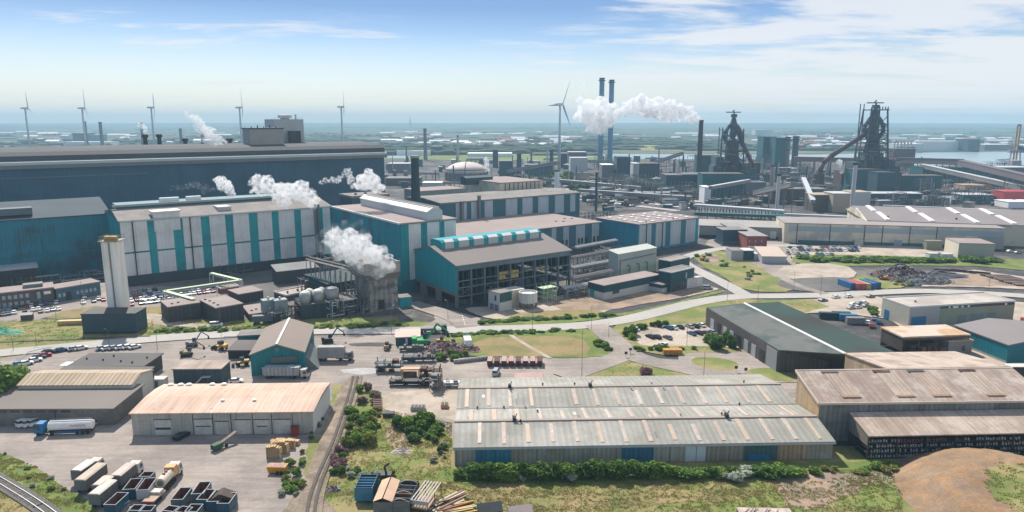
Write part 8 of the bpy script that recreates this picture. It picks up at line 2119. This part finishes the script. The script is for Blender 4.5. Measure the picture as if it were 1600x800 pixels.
scatter(((1085, 400), (1120, 398), (1190, 430), (1170, 440)), 14, 2.0, 5, .4, ['leaf_green', 'leaf_silver', 'leaf_yel'], 'inside the road bend', 'bushes inside the road bend')
scatter(((1355, 484), (1375, 482), (1378, 492), (1360, 494)), 5, 3, 5, .6, ['leaf_green', 'leaf_dark'], 'at the corner of the beige green warehouse', 'bushes by the warehouse corner')
scatter(((1400, 440), (1425, 445), (1420, 450), (1390, 448)), 5, 3, 5, .4, ['leaf_green', 'leaf_yel'], 'below the rubble heap', 'bushes below the rubble heap')
scatter(((1510, 760), (1600, 725), (1600, 745), (1520, 790)), 7, .8, 2.0, .5, ['leaf_yel', 'leaf_green'], 'on top of the earth mound', 'bushes on the mound')
scatter(((0, 700), (60, 735), (130, 775), (60, 770)), 8, .8, 2.2, .5, ['leaf_green', 'leaf_yel', 'leaf_silver'], 'on the bank above the railway', 'bushes on the railway bank')
scatter(((700, 272), (900, 268), (980, 300), (900, 300)), 14, 10, 20, .45, ['leaf_dark'], 'between the distant works', 'distant bushes')
scatter(((960, 292), (1080, 296), (1080, 302), (960, 300)), 10, 8, 16, .45, ['leaf_dark'], 'beyond the rail yard', 'distant bushes')
def mass_build():
    for kd in ('leaf_green', 'leaf_dark'):
        vs = []
        for j, (px, py, w_, h_, k2) in enumerate(MASS):
            if k2 != kd: continue
            me = leaf_mesh('tmp', globals()[kd], 700, .11, (.5, .5, .5), j); v = np.empty(len(me.vertices) * 3); me.vertices.foreach_get('co', v); bpy.data.meshes.remove(me)
            v = v.reshape(-1, 3) * np.array([w_, w_, h_]); P = G(px, py); vs.append(v + np.array([P.x, P.y, 0]))
        v = np.concatenate(vs); n = len(v) // 4; me = bpy.data.meshes.new('roadside_bushes'); me.vertices.add(len(v)); me.vertices.foreach_set('co', v.ravel()); me.loops.add(4 * n); me.loops.foreach_set('vertex_index', np.arange(4 * n)); me.polygons.add(n)
        me.polygons.foreach_set('loop_start', np.arange(0, 4 * n, 4)); me.polygons.foreach_set('loop_total', np.full(n, 4)); me.update(calc_edges=True); me.materials.append(globals()[kd])
        o = bpy.data.objects.new('roadside_undergrowth', me); COL.objects.link(o); tag(o, ('green' if kd == 'leaf_green' else 'darker green') + ' low undergrowth along the roads and the long verge', None, None, 'stuff')
mass_build()
def tree(px, py, w_, h_, mat, key, label, group=None, pos=None):
    P = G(px, py) if pos is None else pos
    o = empty('broadleaf_tree', P, 0, label, 'tree', group)
    m = MB(); m.rod((0, 0, 0), (0, 0, h_ * .55), .32, 8, .16)
    for k in range(5):
        a = k * 1.26 + crng.random(); m.rod((0, 0, h_ * (.3 + .05 * k)), (math.cos(a) * w_ * .3, math.sin(a) * w_ * .3, h_ * (.6 + .05 * k)), .12, 5, .04)
    m.build('trunk', bark, o)
    me = leaf_mesh('crown', mat, 4200, .055, (.5, .5, .42), len(label) + 5)
    c = bpy.data.objects.new('crown', me); COL.objects.link(c); adopt(c, o); c.location = (0, 0, h_ * .12); c.scale = (w_, w_, h_); return o
tree(3, 630, 17, 13.5, leaf_green, 't', 'large green tree cut by the left picture edge')
tree(-22, 612, 13, 12, leaf_dark, 't', 'darker tree behind the large green tree at the left edge')
tree(24, 600, 8, 6.5, leaf_green, 't', 'smaller round tree in front of the parked cars at the left edge')
# grass blades over the near meadows
def meadow(name, label, quads, n, mat, size, seed):
    rng = np.random.default_rng(seed); cs = []
    tot = sum(q[4] for q in quads)
    for q in quads:
        m_ = int(n * q[4] / tot); a, b_ = rng.random(m_), rng.random(m_)
        P = [np.array(G(*c)) for c in q[:4]]
        cs.append(((P[0][None] * (1 - a)[:, None] + P[1][None] * a[:, None]) * (1 - b_)[:, None] + (P[3][None] * (1 - a)[:, None] + P[2][None] * a[:, None]) * b_[:, None]))
    c = np.concatenate(cs)
    # clumping
    from mathutils import noise
    keep = np.array([noise.noise(Vector((p[0] / 3.5 + seed, p[1] / 3.5, 0))) + .5 * noise.noise(Vector((p[0] / 1.1, p[1] / 1.1, 4))) > .02 for p in c]); c = c[keep]; n = len(c)
    ang = rng.uniform(0, np.pi, n); s = size * rng.uniform(.5, 1.6, n); h = s * rng.uniform(.5, 1.3, n)
    dx, dy = np.cos(ang) * s, np.sin(ang) * s; lx, ly = rng.normal(0, .25, n) * s, rng.normal(0, .25, n) * s
    z = np.zeros(n)
    v = np.stack([np.stack([c[:, 0] - dx, c[:, 1] - dy, z], 1), np.stack([c[:, 0] + dx, c[:, 1] + dy, z], 1), np.stack([c[:, 0] + lx, c[:, 1] + ly, h], 1)], 1).reshape(-1, 3)
    me = bpy.data.meshes.new(name); me.vertices.add(3 * n); me.vertices.foreach_set('co', v.ravel()); me.loops.add(3 * n); me.loops.foreach_set('vertex_index', np.arange(3 * n))
    me.polygons.add(n); me.polygons.foreach_set('loop_start', np.arange(0, 3 * n, 3)); me.polygons.foreach_set('loop_total', np.full(n, 3)); me.update(calc_edges=True); me.materials.append(mat)
    o = bpy.data.objects.new(name, me); COL.objects.link(o); tag(o, label, None, None, 'stuff'); return o
near = [((520, 690), (705, 690), (705, 790), (500, 790), 3), ((690, 752), (1410, 752), (1410, 805), (650, 805), 7), ((600, 640), (706, 660), (706, 700), (580, 700), 2), ((-10, 704), (60, 730), (150, 800), (-10, 800), 2), ((1300, 735), (1450, 728), (1405, 760), (1300, 760), 1)]
meadow('grass', 'green grass tufts over the meadow in the foreground', near, 60000, leaf_yel, .12, 1)
meadow('grass', 'dry grass tufts over the meadow in the foreground', near, 60000, leaf_dry, .14, 2)
meadow('grass', 'darker weed tufts over the meadow in the foreground', near, 14000, leaf_green, .16, 3)
mid = [((910, 592), (985, 565), (1000, 565), (1110, 590), 1), ((250, 503), (620, 500), (620, 512), (250, 520), 2), ((0, 500), (240, 500), (240, 524), (0, 540), 3), ((1080, 400), (1130, 395), (1240, 450), (1150, 455), 3), ((1110, 470), (1200, 470), (1290, 478), (1180, 496), 2)]
meadow('grass', 'grass tufts over the verges and small fields', mid, 40000, leaf_yel, .17, 4)
# ---- earth mound at the bottom right
def mound():
    c = G(1545, 790); nx, ny = 90, 60; vs, fs = [], []
    RX, RY = 24.5, 27
    for j in range(ny):
        for i in range(nx):
            X = (i / (nx - 1) - .5) * 2.6 * RX; Y = (j / (ny - 1) - .55) * 2.2 * RY
            r = math.sqrt((X / RX) ** 2 + (Y / RY) ** 2)
            t = min(1, max(0, (1.0 - r) / .38)); t = t * t * (3 - 2 * t)
            h = t * (4.2 + .8 * noise2(X / 9, Y / 9)) + t * .3 * noise2(X / 1.6, Y / 1.6, 2) - t * .25 * (abs((r - .78) * 14) < 1) * (1 - abs((r - .78) * 14)) - .05 * (1 - t)
            if r > 1: h = -.3
            vs.append((X, Y, h))
    for j in range(ny - 1):
        for i in range(nx - 1): a = j * nx + i; fs.append((a, a + 1, a + nx + 1, a + nx))
    m = MB(); m.add(vs, fs)
    mt = M('mound_soil', (.30, .185, .10), .98, .25, .12, fine=1.8, second=(.25, .175, .115), amount=.5, streak=((.15, .3, .1), .1))
    o = m.build('mound', mt, smooth=True); o.location = (c.x + 7.5, c.y + .5, 0); tag(o, None, None, None, 'structure'); o.name = 'earth_mound'
    nt = mt.node_tree
    m = MB(); vs2 = []; 
    # grass cap
    nx2, ny2 = 60, 44
    idx = {}
    for j in range(ny):
        for i in range(nx):
            X, Y, h = vs[j * nx + i]
            r = math.sqrt(((X - 6) / 18) ** 2 + ((Y + 6) / 20) ** 2) + .12 * noise2(X / 4, Y / 4, 7)
            if r < .86 and h > 1: idx[(i, j)] = len(vs2); vs2.append((X, Y, h + .05))
    f2 = [(idx[(i, j)], idx[(i + 1, j)], idx[(i + 1, j + 1)], idx[(i, j + 1)]) for (i, j) in idx if (i + 1, j) in idx and (i + 1, j + 1) in idx and (i, j + 1) in idx]
    m.add(vs2, f2); g2 = m.build('mound_grass', grass_m, smooth=True); g2.location = o.location; tag(g2, 'patchy green and dry grass on top of the earth mound', None, None, 'stuff')
    # tufts on the cap
    rng = random.Random(6); m = MB()
    for _ in range(11000):
        k = rng.randrange(len(vs2)); x, y, z = vs2[k]; x += rng.uniform(-.4, .4); y += rng.uniform(-.4, .4)
        if noise2(x / 2.5, y / 2.5, 9) < -.05: continue
        a = rng.uniform(0, 3.14); s = rng.uniform(.08, .2); m.add([(x - math.cos(a) * s, y - math.sin(a) * s, z - .05), (x + math.cos(a) * s, y + math.sin(a) * s, z - .05), (x, y, z + s * rng.uniform(.8, 1.8))], [(0, 1, 2)])
    g3 = m.build('mound_tufts', leaf_yel); g3.location = o.location; g3.name = 'grass_tufts'; tag(g3, 'grass tufts growing on top of the earth mound', None, None, 'stuff')
mound()

# ------------------------------------------------------------------ haze
HZ = 0.00015
m = MB(); m.box(-6900, -250, -1.3, 6900, 9800, 176)
hz = m.build('haze', None)
hz.data.materials.clear()
hm = bpy.data.materials.new('haze_air'); hm.use_nodes = True
nt = hm.node_tree; nt.nodes.clear()
ho = nt.nodes.new('ShaderNodeOutputMaterial'); pv = nt.nodes.new('ShaderNodeVolumePrincipled')
pv.inputs['Color'].default_value = (.46, .71, .89, 1)
pv.inputs['Density'].default_value = HZ
pv.inputs['Anisotropy'].default_value = 0.0
nt.links.new(pv.outputs[0], ho.inputs['Volume'])
hz.data.materials.append(hm)
tag(hz, 'pale bluish haze filling the air over the works', None, None, 'stuff')
